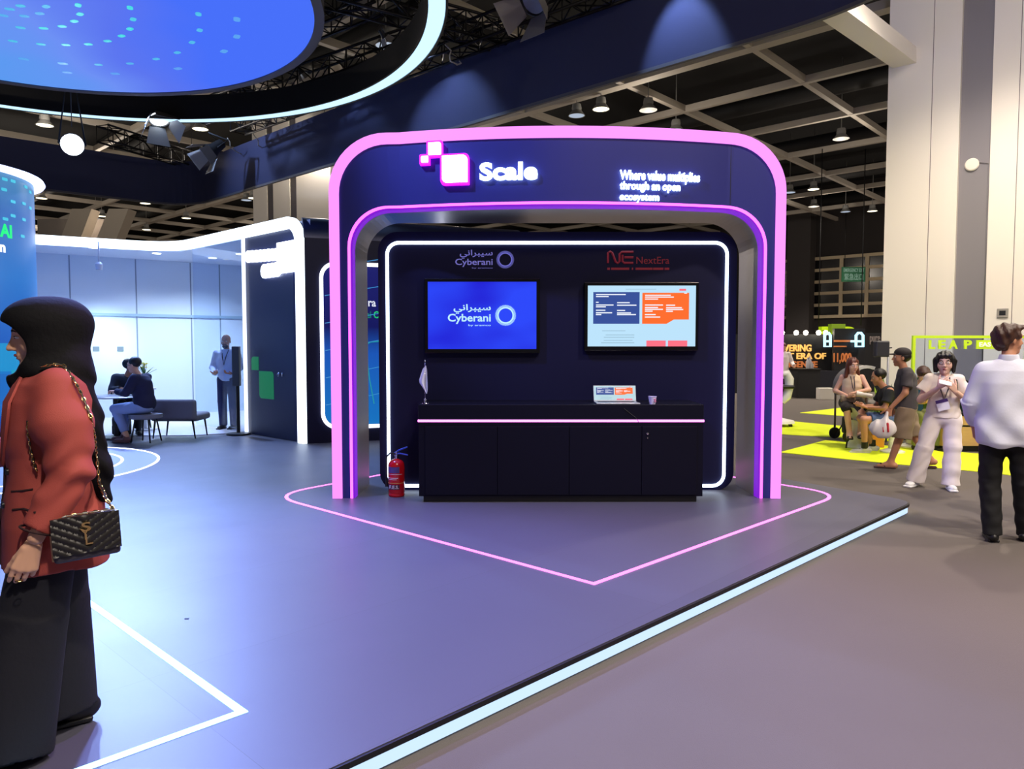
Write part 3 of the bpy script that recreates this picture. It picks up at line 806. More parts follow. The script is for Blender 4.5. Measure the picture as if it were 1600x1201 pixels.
for u, v in ((.14, .36), (.58, .18)):
    xx = a0 + (a1 - a0) * u * .6
    MB(Mr).tube([(xx, -.009, c0 + 1.45 - v), (xx + .08, -.009, c0 + 1.5 - v), (xx + .3, -.009, c0 + 1.52 - v)] , .008, 4).build('screen_lines', LNT, sc_)
    MB(Mr).tube([(xx, -.009, c0 + 1.45 - v), (xx + .06, -.009, c0 + .9 - v * .8), (xx + .13, -.009, c0 + .35)], .008, 4).build('screen_lines', LNT, sc_)
b = (rx(576), rx(588), rz(582, 479), rz(582, 470))
text('ra', b, Mr, glow('letters_white', (240, 245, 255), 1.3), sc_, 'screen_lettering', .004, .02)
MB(Mr)
text('al C', (rx(573), rx(592), rz(582, 497), rz(582, 486)), Mr, glow('letters_green', (40, 230, 120), 1.1), sc_, 'screen_lettering', .004, .02)

# ceiling slab, back wall, floor of the room
SOF = mat('room_ceiling', (205, 215, 235), rough=.6)
RWL = mat('room_back_wall', (205, 222, 245), rough=.45)
BW1 = G(60, 385, ZT - .25); 
bw_a = Vector((-10.2, 13.9, 0)); bw_b = Vector((-5.6, 17.4, 0))
dbw = (bw_b - bw_a).normalized()
bw_a2 = bw_a - dbw * 2.5
pl = [Vector((p.x, p.y, ZT - .16)) for p in (PA, PB, PC, PC2)] + [Vector((bw_a2.x, bw_a2.y, ZT - .16)), Vector((bw_b.x, bw_b.y, ZT - .16)), Vector((PA.x + 1.2 * n1.x * 2, PA.y + 1.2 * n1.y * 2, ZT - .16)), ]
pl[0] = pl[0] + n0 * .14; pl[1] = pl[1] + n0 * .1
MB().prism([p for p in pl], (0, 0, .1)).build('ceiling_slab', SOF, room)
Mb = frame((bw_a2.x, bw_a2.y, 0), dbw); Lb = (bw_b - bw_a2).length
MB(Mb).bb(0, Lb, 0, .1, PH, ZT - .16).build('back_wall', RWL, room)
BA, BB = Vector((bw_a.x, bw_a.y, PH)), Vector((bw_b.x, bw_b.y, PH))
mb = MB(Mb)
def bx(px):
    q = onwall(px, BA, BB); return (Vector((q.x, q.y, 0)) - bw_a2).dot(dbw)
GRV = mat('panel_groove', (120, 140, 170), rough=.6)
for px in (112, 215, 300, 345):
    MB(Mb).bb(bx(px) - .012, bx(px) + .012, -.008, 0, PH, ZT - .17).build('panel_groove', GRV, room)
q = onwall(112, BA, BB); zr = D(112, 490, q.y).z
MB(Mb).bb(0, Lb, -.03, 0, zr - .03, zr + .03).build('wall_rail', mat('rail_pale', (150, 180, 210), rough=.4), room)
for px, py in ((150, 545), (188, 545)):
    q = onwall(px, BA, BB); zz = D(px, py, q.y).z
    MB(Mb).bb(bx(px) - .06, bx(px) + .06, -.012, 0, zz - .05, zz + .05, bev=.01).build('wall_socket', mat('socket_grey', (110, 125, 140)), room)
for px, py in ((146, 387), (245, 396), (332, 403), (375, 397)):
    p = G(px, py, ZT - .165)
    MB().lathe([(0, -.004), (.075, -.004), (.08, 0), (0, 0)], p, 20).build('downlight', glow('downlight_white', (255, 255, 255), 5), room)
    add_light('SPOT', 'room_downlight', p + Vector((0, 0, -.03)), 210, (.78, .9, 1), p + Vector((0, 0, -2)), spot_size=math.radians(135), spot_blend=.8, shadow_soft_size=.07)
qg = onwall(160, BA, BB); gl = D(160, 532, qg.y)
add_light('SPOT', 'added_glare_spot', (gl.x + 1.2, gl.y - 2.2, 2.9), 330, (.75, 1, .98), gl, spot_size=math.radians(34), spot_blend=1, shadow_soft_size=.05)  # spot and housing added to give the back wall its bright glare
MB().lathe([(0, 0), (.05, 0), (.06, .1), (.03, .14), (0, .14)], (gl.x + 1.2, gl.y - 2.2, 2.93), 14).build('added_spot_housing', SOF, room)
MB().tube([(gl.x + 1.2, gl.y - 2.2, 3.05), (gl.x + 1.2, gl.y - 2.2, ZT - .16)], .012, 6).build('added_spot_stem', SOF, room)
# right inner wall
PE = PA + n1 * 5.5 + PDd * .1
# pale vinyl floor of the room
ps = [G(60, 691, 0), G(300, 690, 0), G(398, 684, 0), PJ, onwall(378, PA, PB) + dbw * 3.2, bw_b + dbw * -.2, bw_a2]
tag(MB().prism([Vector((p.x, p.y, PH - .001)) for p in ps], (0, 0, .012)).build('room_floor', mat('room_vinyl', (205, 208, 222), rough=.4)), 'pale vinyl floor inside the meeting room', 'flooring')
# glass front pane next to the solid wall
GL = glass('clear_glass')
PG = onwall(302, PA, PB); Mg = frame((PG.x, PG.y, 0), PJ - PG); Lg = (PJ - PG).length
MB(Mg).bb(0, Lg - .03, .02, .032, PH + .02, ZT - WBD).build('glass_pane', GL, room)

# ------------------------------------------------------------------ tower screen at the left edge
def tower_mat():
    m = mat('tower_led', (5, 10, 25), rough=.35, emit=(50, 120, 200), es=.95); nt = m.node_tree; bs = nt.nodes['Principled BSDF']
    tc = nt.nodes.new('ShaderNodeTexCoord'); sx = nt.nodes.new('ShaderNodeSeparateXYZ'); nt.links.new(tc.outputs['Generated'], sx.inputs[0])
    cr = nt.nodes.new('ShaderNodeValToRGB'); e = cr.color_ramp.elements
    e[0].position = 0; e[0].color = lin((20, 70, 190)) + (1,); e[1].position = 1; e[1].color = lin((70, 140, 190)) + (1,)
    for p, c in ((.28, (26, 130, 205)), (.30, (30, 90, 190)), (.6, (45, 120, 205)), (.85, (50, 110, 190))):
        x = e.new(p); x.color = lin(c) + (1,)
    nt.links.new(sx.outputs['Z'], cr.inputs[0]); nt.links.new(cr.outputs[0], bs.inputs['Emission Color']); return m
TC = Vector((-8.96, 11.19, 0)); TR = 1.5
ztop = zat(50, 292, 12.0); zbot = zat(50, 661, 12.0)
tw = thing('curved_screen_tower', (TC.x, TC.y, PH), 'tall curved blue screen tower at the left edge behind the woman in the red blazer', 'screen')
MB().lathe([(TR - .1, 0), (TR - .1, zbot - PH)], (TC.x, TC.y, PH), 64).build('plinth', WNS, tw)
ts = MB().lathe([(TR - .12, 0), (TR, 0), (TR, ztop - zbot), (TR - .12, ztop - zbot)], (TC.x, TC.y, zbot), 96).build('screen', tower_mat(), tw)
MB().lathe([(TR + .0, 0), (TR + .14, 0), (TR + .16, .03), (TR + .14, .07), (TR, .07)], (TC.x, TC.y, ztop - .01), 96).build('neon_crown', glow('crown_neon', (190, 200, 255), 2.6), tw)
def cyl_at(px, py, r=None):     # point of the tower surface seen at a pixel
    d = ray(px, py); r = r or TR
    A = d.x ** 2 + d.y ** 2; Bq = -2 * (d.x * TC.x + d.y * TC.y); Cq = TC.x ** 2 + TC.y ** 2 - r * r
    disc = Bq * Bq - 4 * A * Cq
    t = (-Bq - math.sqrt(max(disc, 0))) / (2 * A); return Vector((d.x * t, d.y * t, EYE + d.z * t))
CY = glow('dot_cyan', (70, 200, 230), 1.0)
random.seed(4)
for px, py in ((8, 265), (32, 272), (7, 280), (20, 283), (6, 296), (40, 292), (20, 315), (37, 318), (47, 300), (20, 337), (8, 342), (37, 343), (47, 325), (35, 369)):
    p = cyl_at(px, py); nn = (Vector((p.x, p.y, 0)) - TC).normalized(); M = frame(p + nn * .004, Vector((-nn.y, nn.x, 0)))
    MB(M).prism([(x, 0, z) for x, z in rrect(-.05, .05, -.022, .022, .015)], (0, -.003, 0)).build('screen_dot', CY, ts)
for p0, p1, q0, q1, col in ((-40, 34, 536, 580, (28, 150, 215)), (18, 46, 578, 616, (30, 165, 200)), (-30, 16, 584, 650, (25, 110, 200)), (16, 46, 618, 655, (24, 130, 190))):
    row = []
    for k in range(9):
        px = p0 + (p1 - p0) * k / 8; u = cyl_at(px, q0, TR + .004); v = cyl_at(px, q1, TR + .004)
        u2 = cyl_at(px, q0, TR + .001); v2 = cyl_at(px, q1, TR + .001)
        row.append([u, v, v2, u2])
    MB().loft(row, smooth=False).build('screen_tile', glow('tile_%d_%d_%d' % col, col, .9), ts)
def twarp(s, px0, px1, py0, py1, m, nm='screen_lettering'):
    p = cyl_at(px1, (py0 + py1) / 2); a1 = math.atan2(p.y - TC.y, p.x - TC.x); p0 = cyl_at(px0, (py0 + py1) / 2); a0 = math.atan2(p0.y - TC.y, p0.x - TC.x)
    o = text(s, (a0, a1, cyl_at(px0 * .5 + px1 * .5, py1).z, cyl_at(px0 * .5 + px1 * .5, py0).z), Matrix.Identity(4), m, None, nm, .004, .04)
    me = o.data; M = wm(o)
    for v in me.vertices:
        c = M @ v.co; r = TR + .004 - c.y
        v.co = Vector((TC.x + r * math.cos(c.x), TC.y + r * math.sin(c.x), c.z))
    me.transform(wm(ts).inverted()); o.location = (0, 0, 0); o.parent = ts
    return o
twarp('AI', -1, 18, 350, 371, glow('tower_green', (20, 240, 130), 1.1))
twarp('n', -1, 8, 382, 394, glow('letters_white', (0, 0, 0), 1))

# ------------------------------------------------------------------ furniture of the room
GCH = mat('chair_grey', (112, 114, 126), rough=.8); LEGB = mat('leg_black', (14, 14, 18), rough=.4)
def bench(px0, px1, pyt, pyb, Yd, label, w=None):
    a = D(px0, pyt, Yd); b = D(px1, pyb, Yd); t = thing('lounge_chair', ((a.x + b.x) / 2, Yd, PH), label, 'chair')
    cx = (a.x + b.x) / 2; W_ = b.x - a.x; zt_ = a.z; zb = b.z
    MB().box((cx, Yd + .02, (zt_ + zb) / 2), (W_, .12, zt_ - zb), bev=.05, seg=4).build('backrest', GCH, t)
    MB().box((cx, Yd + .32, zb + .03), (W_, .56, .12), bev=.05, seg=4).build('seat', GCH, t)
    for sx in (-1, 1):
        for yy in (.06, .52):
            MB().tube([(cx + sx * (W_ / 2 - .08), Yd + yy, zb), (cx + sx * (W_ / 2 - .04), Yd + yy, PH + .011)], [.018, .011], 8).build('leg', LEGB, t)
    return t
bench(231, 306, 624, 656, 11.7, 'wide grey upholstered lounge chair right of the seated man in the navy jacket')
bench(186, 216, 618, 650, 12.6, 'grey chair behind the round table, partly hidden by the seated men')
tx = D(180, 618, 11.9)
tb = thing('round_table', (tx.x, 11.9, PH + .011), 'round grey table where the two men are seated', 'table')
MB().lathe([(0, 0), (.42, 0), (.44, .012), (.42, .028), (0, .028)], (tx.x, 11.9, tx.z - .028), 40).build('tabletop', mat('table_grey', (120, 128, 150), rough=.35), tb)
MB().tube([(tx.x, 11.9, PH + .02), (tx.x, 11.9, tx.z - .02)], .035, 12).build('column', LEGB, tb)
MB().lathe([(0, 0), (.26, 0), (.25, .015), (.04, .03), (0, .03)], (tx.x, 11.9, PH + .011), 30).build('foot', LEGB, tb)
lpx = D(205, 600, 11.98)
l2 = thing('laptop', (lpx.x, 11.98, tx.z), 'open laptop on the round table between the two seated men', 'laptop')
MB().bb(lpx.x - .15, lpx.x + .12, 11.85, 12.05, tx.z, tx.z + .012).build('keyboard_base', ALU, l2)
Ml = frame((lpx.x - .15, 12.05, tx.z + .01), (1, 0, 0), Vector((0, .25, 1)))
MB(Ml).bb(0, .27, 0, .006, 0, .19).build('lid', LEGB, l2)
MB(Ml).bb(.01, .26, -.001, 0, .01, .18).build('screen', glow('laptop_glow', (170, 210, 255), 1.0), l2)
bgp = D(191, 690, 12.1)
BAGB = mat('bag_black', (14, 14, 17), rough=.7, bump=.2, bscale=30)
bg = thing('backpack', (bgp.x, 12.1, PH + .011), 'black backpack on the floor under the round table', 'bag')
MB().box((bgp.x, 12.1, PH + .19), (.28, .2, .36), bev=.08, seg=4).build('body', BAGB, bg)
MB().box((bgp.x, 11.99, PH + .13), (.2, .06, .16), bev=.025).build('front_pocket', BAGB, bg)
MB().tube([(bgp.x - .05, 12.1, PH + .36), (bgp.x, 12.1, PH + .42), (bgp.x + .05, 12.1, PH + .36)], .009, 6).build('handle', BAGB, bg)
# flowers in a vase on a slim stand at the back of the room
vp = D(226, 590, 13.0)
pdz = D(226, 606, 13.0).z
pe = thing('plant_stand', (vp.x, 13.0, PH + .011), 'slim white stand behind the seated man in the navy jacket', 'stand')
MB().lathe([(0, 0), (.2, 0), (.2, .02), (.03, .03), (.03, pdz - PH - .06), (.18, pdz - PH - .04), (.18, pdz - PH - .011), (0, pdz - PH - .011)], (vp.x, 13.0, PH + .011), 28).build('pedestal', mat('stand_white', (225, 230, 240), rough=.4), pe)
vs = thing('flower_vase', (vp.x, 13.0, pdz), 'white vase of yellow flowers on the slim white stand', 'flowers')
MB().lathe([(0, 0), (.05, 0), (.08, .07), (.075, .15), (.04, .22), (.05, .25), (.045, .25), (.035, .2), (0, .2)], (vp.x, 13.0, pdz), 24).build('vase', mat('vase_white', (225, 228, 232), rough=.3), vs)
YEL = mat('petal_yellow', (236, 226, 20), rough=.6); LEAF = mat('leaf_green', (40, 96, 36), rough=.5)
random.seed(9)
for i in range(9):
    a = random.uniform(0, 6.28); r = random.uniform(0, .13); h = random.uniform(.34, .46)
    top_ = Vector((vp.x + r * math.cos(a), 13.0 + r * math.sin(a), pdz + h))
    mb = MB(); mb.tube([(vp.x, 13.0, pdz + .2), (vp.x + r * .5 * math.cos(a), 13 + r * .5 * math.sin(a), pdz + .3), top_], .004, 5)
    mb.build('stem', LEAF, vs)
    mb = MB()
    for k in range(10):
        b_ = 2 * math.pi * k / 10
        mb.add([top_, top_ + Vector((.02 * math.cos(b_ - .3), .02 * math.sin(b_ - .3), .012)), top_ + Vector((.05 * math.cos(b_), .05 * math.sin(b_), .02)), top_ + Vector((.02 * math.cos(b_ + .3), .02 * math.sin(b_ + .3), .012))], [[0, 1, 2, 3]])
    mb.lathe([(0, .012), (.014, .008), (.012, .022), (0, .028)], top_, 8)
    mb.build('flower_head', YEL, vs)
def leafblade(mb, base, tip, w, sag=.0):
    base = Vector(base); tip = Vector(tip); t = tip - base; s = t.cross(Vector((0, 0, 1)))
    if s.length < 1e-5: s = Vector((1, 0, 0))
    s.normalize(); secs = []
    for k in range(7):
        u = k / 6; ww = w * math.sin(math.pi * min(.98, u * .9 + .08)) * (1 if u < 1 else .1); p = base + t * u + Vector((0, 0, -sag * u * u))
        secs.append([p + s * ww, p + Vector((0, 0, .004)), p - s * ww, p - Vector((0, 0, .002 + ww * .25))])
    mb.loft(secs)
for i in range(7):
    a = i * .9 + .3; mb = MB()
    leafblade(mb, (vp.x, 13, pdz + .22), (vp.x + .2 * math.cos(a), 13 + .2 * math.sin(a), pdz + .36 + .04 * (i % 3)), .018, .03); mb.build('leaf', LEAF, vs)
# ------------------------------------------------------------------ hanging things over the stand
# oval ceiling screen and the big ring light around it
def disc_mat():
    m = mat('ceiling_led', (4, 6, 18), rough=.5, emit=(90, 125, 245), es=1.0, spec=0.0); nt = m.node_tree; bs = nt.nodes['Principled BSDF']
    tc = nt.nodes.new('ShaderNodeTexCoord'); mp = nt.nodes.new('ShaderNodeMapping'); nt.links.new(tc.outputs['Object'], mp.inputs[0])
    n = nt.nodes.new('ShaderNodeTexNoise'); n.inputs['Scale'].default_value = .32; n.inputs['Detail'].default_value = 1.5
    nt.links.new(mp.outputs[0], n.inputs['Vector'])
    sx = nt.nodes.new('ShaderNodeSeparateXYZ'); nt.links.new(tc.outputs['Generated'], sx.inputs[0])
    ad = nt.nodes.new('ShaderNodeMath'); ad.operation = 'MULTIPLY_ADD'; ad.inputs[1].default_value = .55
    nt.links.new(n.outputs['Fac'], ad.inputs[0]); nt.links.new(sx.outputs['X'], ad.inputs[2])
    cr = nt.nodes.new('ShaderNodeValToRGB'); e = cr.color_ramp.elements
    e[0].position = .35; e[0].color = lin((60, 165, 235)) + (1,); e[1].position = 1.3 if False else 1.0; e[1].color = lin((72, 112, 250)) + (1,)
    x = e.new(.7); x.color = lin((110, 145, 245)) + (1,); x = e.new(.85); x.color = lin((92, 118, 240)) + (1,)
    nt.links.new(ad.outputs[0], cr.inputs[0]); nt.links.new(cr.outputs[0], bs.inputs['Emission Color']); return m
DR = 3.93
DZ = 6.0
GREYF = mat('frame_grey', (70, 72, 84), rough=.5)
dk = thing('ceiling_screen', (RING_C.x, RING_C.y, DZ), 'large round blue ceiling screen with cyan dots above the stand', 'screen')
ds = MB().lathe([(0, 0), (DR - .07, 0), (DR - .07, .04), (0, .04)], RING_C, 120, smooth=False).build('led_surface', disc_mat(), dk)
MB().lathe([(DR - .07, -.02), (DR + .06, -.02), (DR + .06, .28), (DR - .07, .28), (DR - .07, -.02)], RING_C, 120).build('frame_rim', GREYF, dk)
MB().lathe([(0, .28), (DR, .28), (DR, .3), (0, .3)], RING_C, 60).build('back_cover', BLACK, dk)
random.seed(3)
dots = [(122, 8, 1), (125, 22, 1), (116, 33, 1), (97, 41, 1), (68, 44, 1), (32, 43, .7), (72, 10, .6), (62, 21, .5), (203, 12, 1), (208, 30, .8), (203, 45, 1), (190, 56, 1), (168, 64, .9), (138, 69, 1), (103, 70, .9), (64, 69, .8), (20, 64, .7),
        (310, 22, .7), (312, 47, .6), (300, 66, .6), (277, 82, .6), (244, 92, .6), (203, 99, .5), (154, 101, .6), (98, 99, .4), (37, 92, .4), (370, 30, .35), (370, 57, .35), (350, 80, .35), (278, 107, .3), (180, 115, .3), (105, 113, .3), (32, 9, .7), (15, 14, .6), (5, 24, .5), (38, 25, .5)]
for s_ in range(3):
    for k in range(14):
        a = 1.4 + k * .33; r = .9 + s_ * .9 + .09 * k
        pass
for i, (px, py, b) in enumerate(dots):
    p = G(px, py, DZ - .003)
    M = Matrix.Translation(p) @ Matrix.Rotation(math.atan2(p.y - RING_C.y, p.x - RING_C.x), 4, 'Z')
    c = (int(96 - 44 * b), int(128 + 85 * b), int(246 - 26 * b))
    l = .06 if b > .4 else .07
    pl = rrect(-l * .62, l * .62, -l, l, .035, 4)
    MB(M).prism([(x, y, 0) for x, y in pl], (0, 0, -.004)).build('screen_dot', glow('dot_%d_%d_%d' % c, c, 1.0), ds)
RR = 5.47
rg = thing('ring_light', (RING_C.x, RING_C.y, DZ), 'huge white glowing ring hanging around the ceiling screen', 'ring light')
RINGW = glow('ring_white', (186, 226, 255), 1.45)
MB().lathe([(RR - .12, 0), (RR + .10, 0), (RR + .10, .03), (RR - .12, .03), (RR - .12, 0)], RING_C, 160).build('light_strip', RINGW, rg)
MB().lathe([(RR - .16, -.01), (RR - .125, -.01), (RR - .125, .42), (RR - .16, .42), (RR - .16, -.01)], RING_C, 160).build('inner_fascia', BLACK, rg)
MB().lathe([(RR + .105, -.01), (RR + .135, -.01), (RR + .135, .42), (RR + .105, .42), (RR + .105, -.01)], RING_C, 160).build('outer_fascia', BLACK, rg)
MB().lathe([(RR - .16, .42), (RR + .135, .42), (RR + .135, .44), (RR - .16, .44), (RR - .16, .42)], RING_C, 80).build('top_cover', BLACK, rg)
# fabric fascia around the rig
FZ0, FZ1 = 5.6, 6.75
FAB = mat('fascia_fabric', (58, 62, 96), rough=.85, bump=.1, bscale=8)
F0 = G(1290, 25, FZ0); F0.z = 0; F1 = G(296, 322, FZ0); F1.z = 0
F2 = G(-60, 279, FZ0); F2.z = 0
FA = G(1368, -8, FZ0); FA.z = 0
pts = roundpoly([Vector((4.6, 4.2, 0)), F0 + (F0 - F1).normalized() * .9, F1, F2 + (F2 - F1).normalized() * 4], [0, 1.5, 1.3, 0], closed=False, n=12)
fs = thing('hanging_fascia', (F1.x, F1.y, FZ0), 'broad dark navy fabric band hanging around the lighting rig', 'fascia')
secs = []
for i, p in enumerate(pts):
    a = pts[max(i - 1, 0)]; b = pts[min(i + 1, len(pts) - 1)]; t = (b - a).normalized(); nn = Vector((-t.y, t.x, 0)) * .03
    secs.append([p + nn + Vector((0, 0, FZ0)), p - nn + Vector((0, 0, FZ0)), p - nn + Vector((0, 0, FZ1)), p + nn + Vector((0, 0, FZ1))])
MB().loft(secs, smooth=False).build('fabric_band', FAB, fs)
secs2 = [[q + Vector((0, 0, d)) for q, d in zip((s[0], s[1], s[1], s[0]), (0, 0, -.05, -.05))] for s in secs]
MB().loft(secs2, smooth=False).build('bottom_hem', mat('hem_grey', (92, 92, 100), rough=.5), fs)

# trusses
TRM = mat('truss_black', (26, 26, 30), rough=.35, metal=.6)
def truss(a, b, label, s=.38, cable=False):
    a = Vector(a); b = Vector(b); L = (b - a).length; t = (b - a).normalized(); u = t.cross(Vector((0, 0, 1))).normalized(); h = s / 2
    root = thing('lighting_truss', (a + b) / 2 - Vector((0, 0, h)), label, 'truss', group=None)
    ch = [(-h, -h), (h, -h), (h, h), (-h, h)]
    P = lambda k, d: a + t * d + u * ch[k][0] + Vector((0, 0, ch[k][1]))
    for k in range(4): MB().tube([P(k, 0), P(k, L)], .026, 8).build('chord', TRM, root)
    mb = MB(); N = max(2, int(L / .45)); 
    for i in range(N):
        d0, d1 = L * i / N, L * (i + 1) / N
        for k in range(4):
            k2 = (k + 1) % 4
            mb.tube([P(k, d0 if i % 2 else d1), P(k2, d1 if i % 2 else d0)], .013, 5, cap=False)
        for k in range(4): mb.tube([P(k, d0), P((k + 1) % 4, d0)], .013, 5, cap=False)
    mb.build('lattice', TRM, root)
    return root
TZ = 6.85
def tp(px, py, z=TZ): return G(px, py, z)
TRR = [(tp(372, 195), tp(985, -35), 'long lighting truss running along the fabric band'),
       (tp(160, 208), tp(335, 262), 'short lighting truss at the far left corner of the rig'),
       (tp(310, 178, 6.9), tp(640, 68, 6.9), 'lighting truss seen inside the ring near its far side'),
       (tp(395, 75, 7.1), tp(600, -10, 7.1), 'lighting truss between the ceiling screen and the ring top'),
       (tp(480, -25, 6.9), tp(800, 62, 6.9), 'lighting truss crossing towards the corner above the arch')]
for a, b, l in TRR: truss(a, b, l)
# suspension of disc, ring, fascia (thin steel wires up to the beams)
WIRE = mat('steel_wire', (60, 60, 64), rough=.4, metal=1)
for k in range(6):
    a = k * math.pi / 3 + .3
    p = RING_C + Vector((DR * .8 * math.cos(a), DR * .8 * math.sin(a), .3)); MB().tube([p, (p.x, p.y, 11.2)], .008, 5).build('hanging_wire', WIRE, dk)
    p = RING_C + Vector((RR * math.cos(a), RR * math.sin(a), .44)); MB().tube([p, (p.x, p.y, 11.2)], .008, 5).build('hanging_wire', WIRE, rg)
for p in pts[::6]:
    MB().tube([(p.x, p.y, FZ1), (p.x, p.y, 11.2)], .008, 5).build('hanging_wire', WIRE, fs)
# white cables tangled on the truss
WC = mat('cable_white', (190, 185, 175), rough=.5)
random.seed(12)
for i, (x0, y0, x1, y1) in enumerate(((355, 215, 385, 238), (396, 205, 420, 232), (670, 120, 700, 130), (745, 105, 790, 90), (842, 62, 880, 60), (700, 70, 720, 95))):
    pts_ = []
    A_, B_ = G(x0, y0, TZ - .15), G(x1, y1, TZ - .25)
    for k in range(9):
        u = k / 8; pts_.append(A_.lerp(B_, u) + Vector((random.uniform(-.05, .05), random.uniform(-.05, .05), -.18 * math.sin(math.pi * u))))
    MB().tube(pts_, .012, 6).build('power_cable', WC, label='white cable looped over the long truss', cat='cable', group='loose cables on the long truss')

# stage lights with barn doors
HOUS = mat('lamp_housing', (30, 30, 32), rough=.4); BARN = mat('barn_door_grey', (150, 148, 150), rough=.5, metal=.4)
LENS = glow('lamp_lens', (235, 245, 255), 7)
def stagelight(p, target, label, lit=True, s=1.0, body=HOUS, hang=TZ - .19, doors=4):
    p = Vector(p); d = (Vector(target) - p).normalized(); R = d.to_track_quat('-Z', 'Y').to_matrix()
    t = thing('stage_light', p, label, 'stage light')
    MB().lathe([(0, .28 * s), (.07 * s, .26 * s), (.09 * s, .1 * s), (.13 * s, 0), (.12 * s, 0), (.08 * s, .09 * s), (0, .09 * s)], p, 20, R).build('housing', body, t)
    MB().lathe([(0, .02 * s), (.11 * s, .015 * s), (.11 * s, .03 * s), (0, .035 * s)], p, 20, R).build('lens', LENS if lit else BARN, t)
    for k in range(doors):
        Rk = R @ Matrix.Rotation(k * math.pi / 2, 3, 'Z') @ Matrix.Translation((0, 0, 0)).to_3x3()
        q = [Vector((-.09 * s, .12 * s, 0)), Vector((.09 * s, .12 * s, 0)), Vector((.14 * s, .22 * s, -.2 * s)), Vector((-.14 * s, .22 * s, -.2 * s))]
        q = [p + Rk @ v for v in q]; nn = (q[1] - q[0]).cross(q[2] - q[0]).normalized() * .004
        MB().prism(q, nn).build('barn_door', BARN, t)
    MB().tube([p + R @ Vector((-.12 * s, 0, .1 * s)), p + R @ Vector((-.14 * s, 0, .3 * s)) , Vector((p.x, p.y, max(p.z + .34, hang))), p + R @ Vector((.14 * s, 0, .3 * s)), p + R @ Vector((.12 * s, 0, .1 * s))], .012 * s, 6).build('yoke', HOUS, t)
    return t
LENS2 = glow('lamp_lens_bright', (225, 240, 255), 60)
specs = [(250, 187, 6.0, 13.2, 'bright stage light with open barn doors in front of the white ring', 1), (327, 238, 6.2, 13.5, 'unlit stage light with pale barn doors at the end of the long truss', 0), (832, 2, 6.2, 8.6, 'dark stage light at the top edge of the photo in front of the fabric band', 0), (113, 226, 6.0, 15, 'dazzling stage light shining towards the camera at the left', 2)]
for px, py, zz, Y_, lab, lit in specs:
    p = G(px, py, zz)
    if lit == 2:
        d = ray(px, py); p = Vector((0, 0, EYE)) + d * (13.0 / d.y)
    if lit == 2: tgt = (0, 0, 1.6)
    elif lit == 1: tgt = p + Vector((1.5, -1.6, -3.2))
    else: tgt = p + Vector((-.9, -.9, -1.1))
    o = stagelight(p, tgt, lab, lit > 0, 1.6 if lit != 2 else 1.5, doors=4 if lit != 2 else 0)
    if lit == 2:
        MB().tube([(p.x, p.y, p.z + .3), (p.x, p.y, 11.2)], .008, 5).build('drop_pole', HOUS, o)
        for ch in [c for c in bpy.data.objects if c.parent == o and c.name.startswith('lens')]:
            ch.data.materials[0] = LENS2
for i, (p, t, e, c, col) in enumerate(STAGE):  # the added lamps get housings too, out of view
    if i < 2: continue
    stagelight(p + (p - t).normalized() * .02 + Vector((0, 0, .05)), t, ['stage light behind the arch side of the ring', 'stage light at the far left under the ring', 'added unseen stage light over the middle of the floor', 'added unseen stage light in front of the arch', 'added unseen stage light aimed at the dark header of the arch', 'added unseen stage light right over the woman in the red blazer'][i], True, 1.0)
# wash lights on the fabric band
def fas(px, py): # point on the fascia straight part
    q = onwall(px, F1, F0); return D(px, py, q.y)
nF = Vector((-(F0 - F1).normalized().y, (F0 - F1).normalized().x, 0)); nF = nF if nF.y < 0 else -nF
for px, py, e, sp, off in ((1062, -30, 230, 52, .75), (700, 150, 150, 80, 1.4), (415, 215, 260, 100, 2.4), (560, 190, 60, 80, 1.3)):
    q = fas(px, py); p = q + nF * off; p.z = min(p.z + .6, 7.0)
    tg = fas(px + 5, py + 110 if py < 0 else py + 60)
    add_light('SPOT', 'fascia_wash_lamp', p, e, (.45, .62, 1.0), tg, spot_size=math.radians(sp), spot_blend=.5, shadow_soft_size=.06)
    stagelight(p + (p - tg).normalized() * .05, tg, {1062: 'small wash light throwing a cone on the fabric band at the top right', 700: 'small wash light in front of the middle of the fabric band', 415: 'small wash light at the left corner of the fabric band', 560: 'small wash light left of the arch on the fabric band'}[px], True, .5, hang=p.z + .3)

# hall pendants
PEND = mat('pendant_grey', (120, 120, 118), rough=.5)
PGL = glow('pendant_warm', (255, 244, 205), 3.5); PGD = glow('pendant_dim', (190, 205, 225), .8)
def pendant(px, py, z, lab, lit=1, r=.26):
    p = G(px, py, z) if (z - EYE) * ray(px, py).z > 0 else D(px, py, 30)
    t = thing('pendant_lamp', p, lab, 'pendant lamp', group='round pendant lamps under the hall ceiling')
    MB().lathe([(0, .34), (.13, .34), (.15, .22), (.14, .16), (r, .0), (r - .02, .0), (.12, .15), (0, .15)], p, 24).build('shade', PEND, t)
    MB().lathe([(0, .008), (r - .025, .008), (r - .03, .03), (0, .03)], p, 24).build('diffuser', PGL if lit else PGD, t)
    MB().tube([p + Vector((0, 0, .33)), Vector((p.x, p.y, 11.2))], .015, 6).build('stem', PEND, t)
    return p
LP = []
for px, py, lit in ((603, 72, 0), (655, 47, 1), (901, 181, 0), (939, 171, 1), (1056, 204, 0), (1234, 301, 0), (1271, 296, 1), (1321, 331, 0), (1363, 330, 1), (1244, 388, 0), (1268, 387, 1), (1297, 394, 1),
                    (313, 202, 1), (70, 196, 1), (65, 310, 1), (150, 342, 0), (159, 338, 1), (227, 318, 1), (229, 359, 1), (385, 313, 0), (396, 310, 1), (291, 341, 1)):
    z = 8.55
    LP.append((pendant(px, py, z, 'added round bell shaped pendant lamp hanging below the ceiling grid', lit), lit))
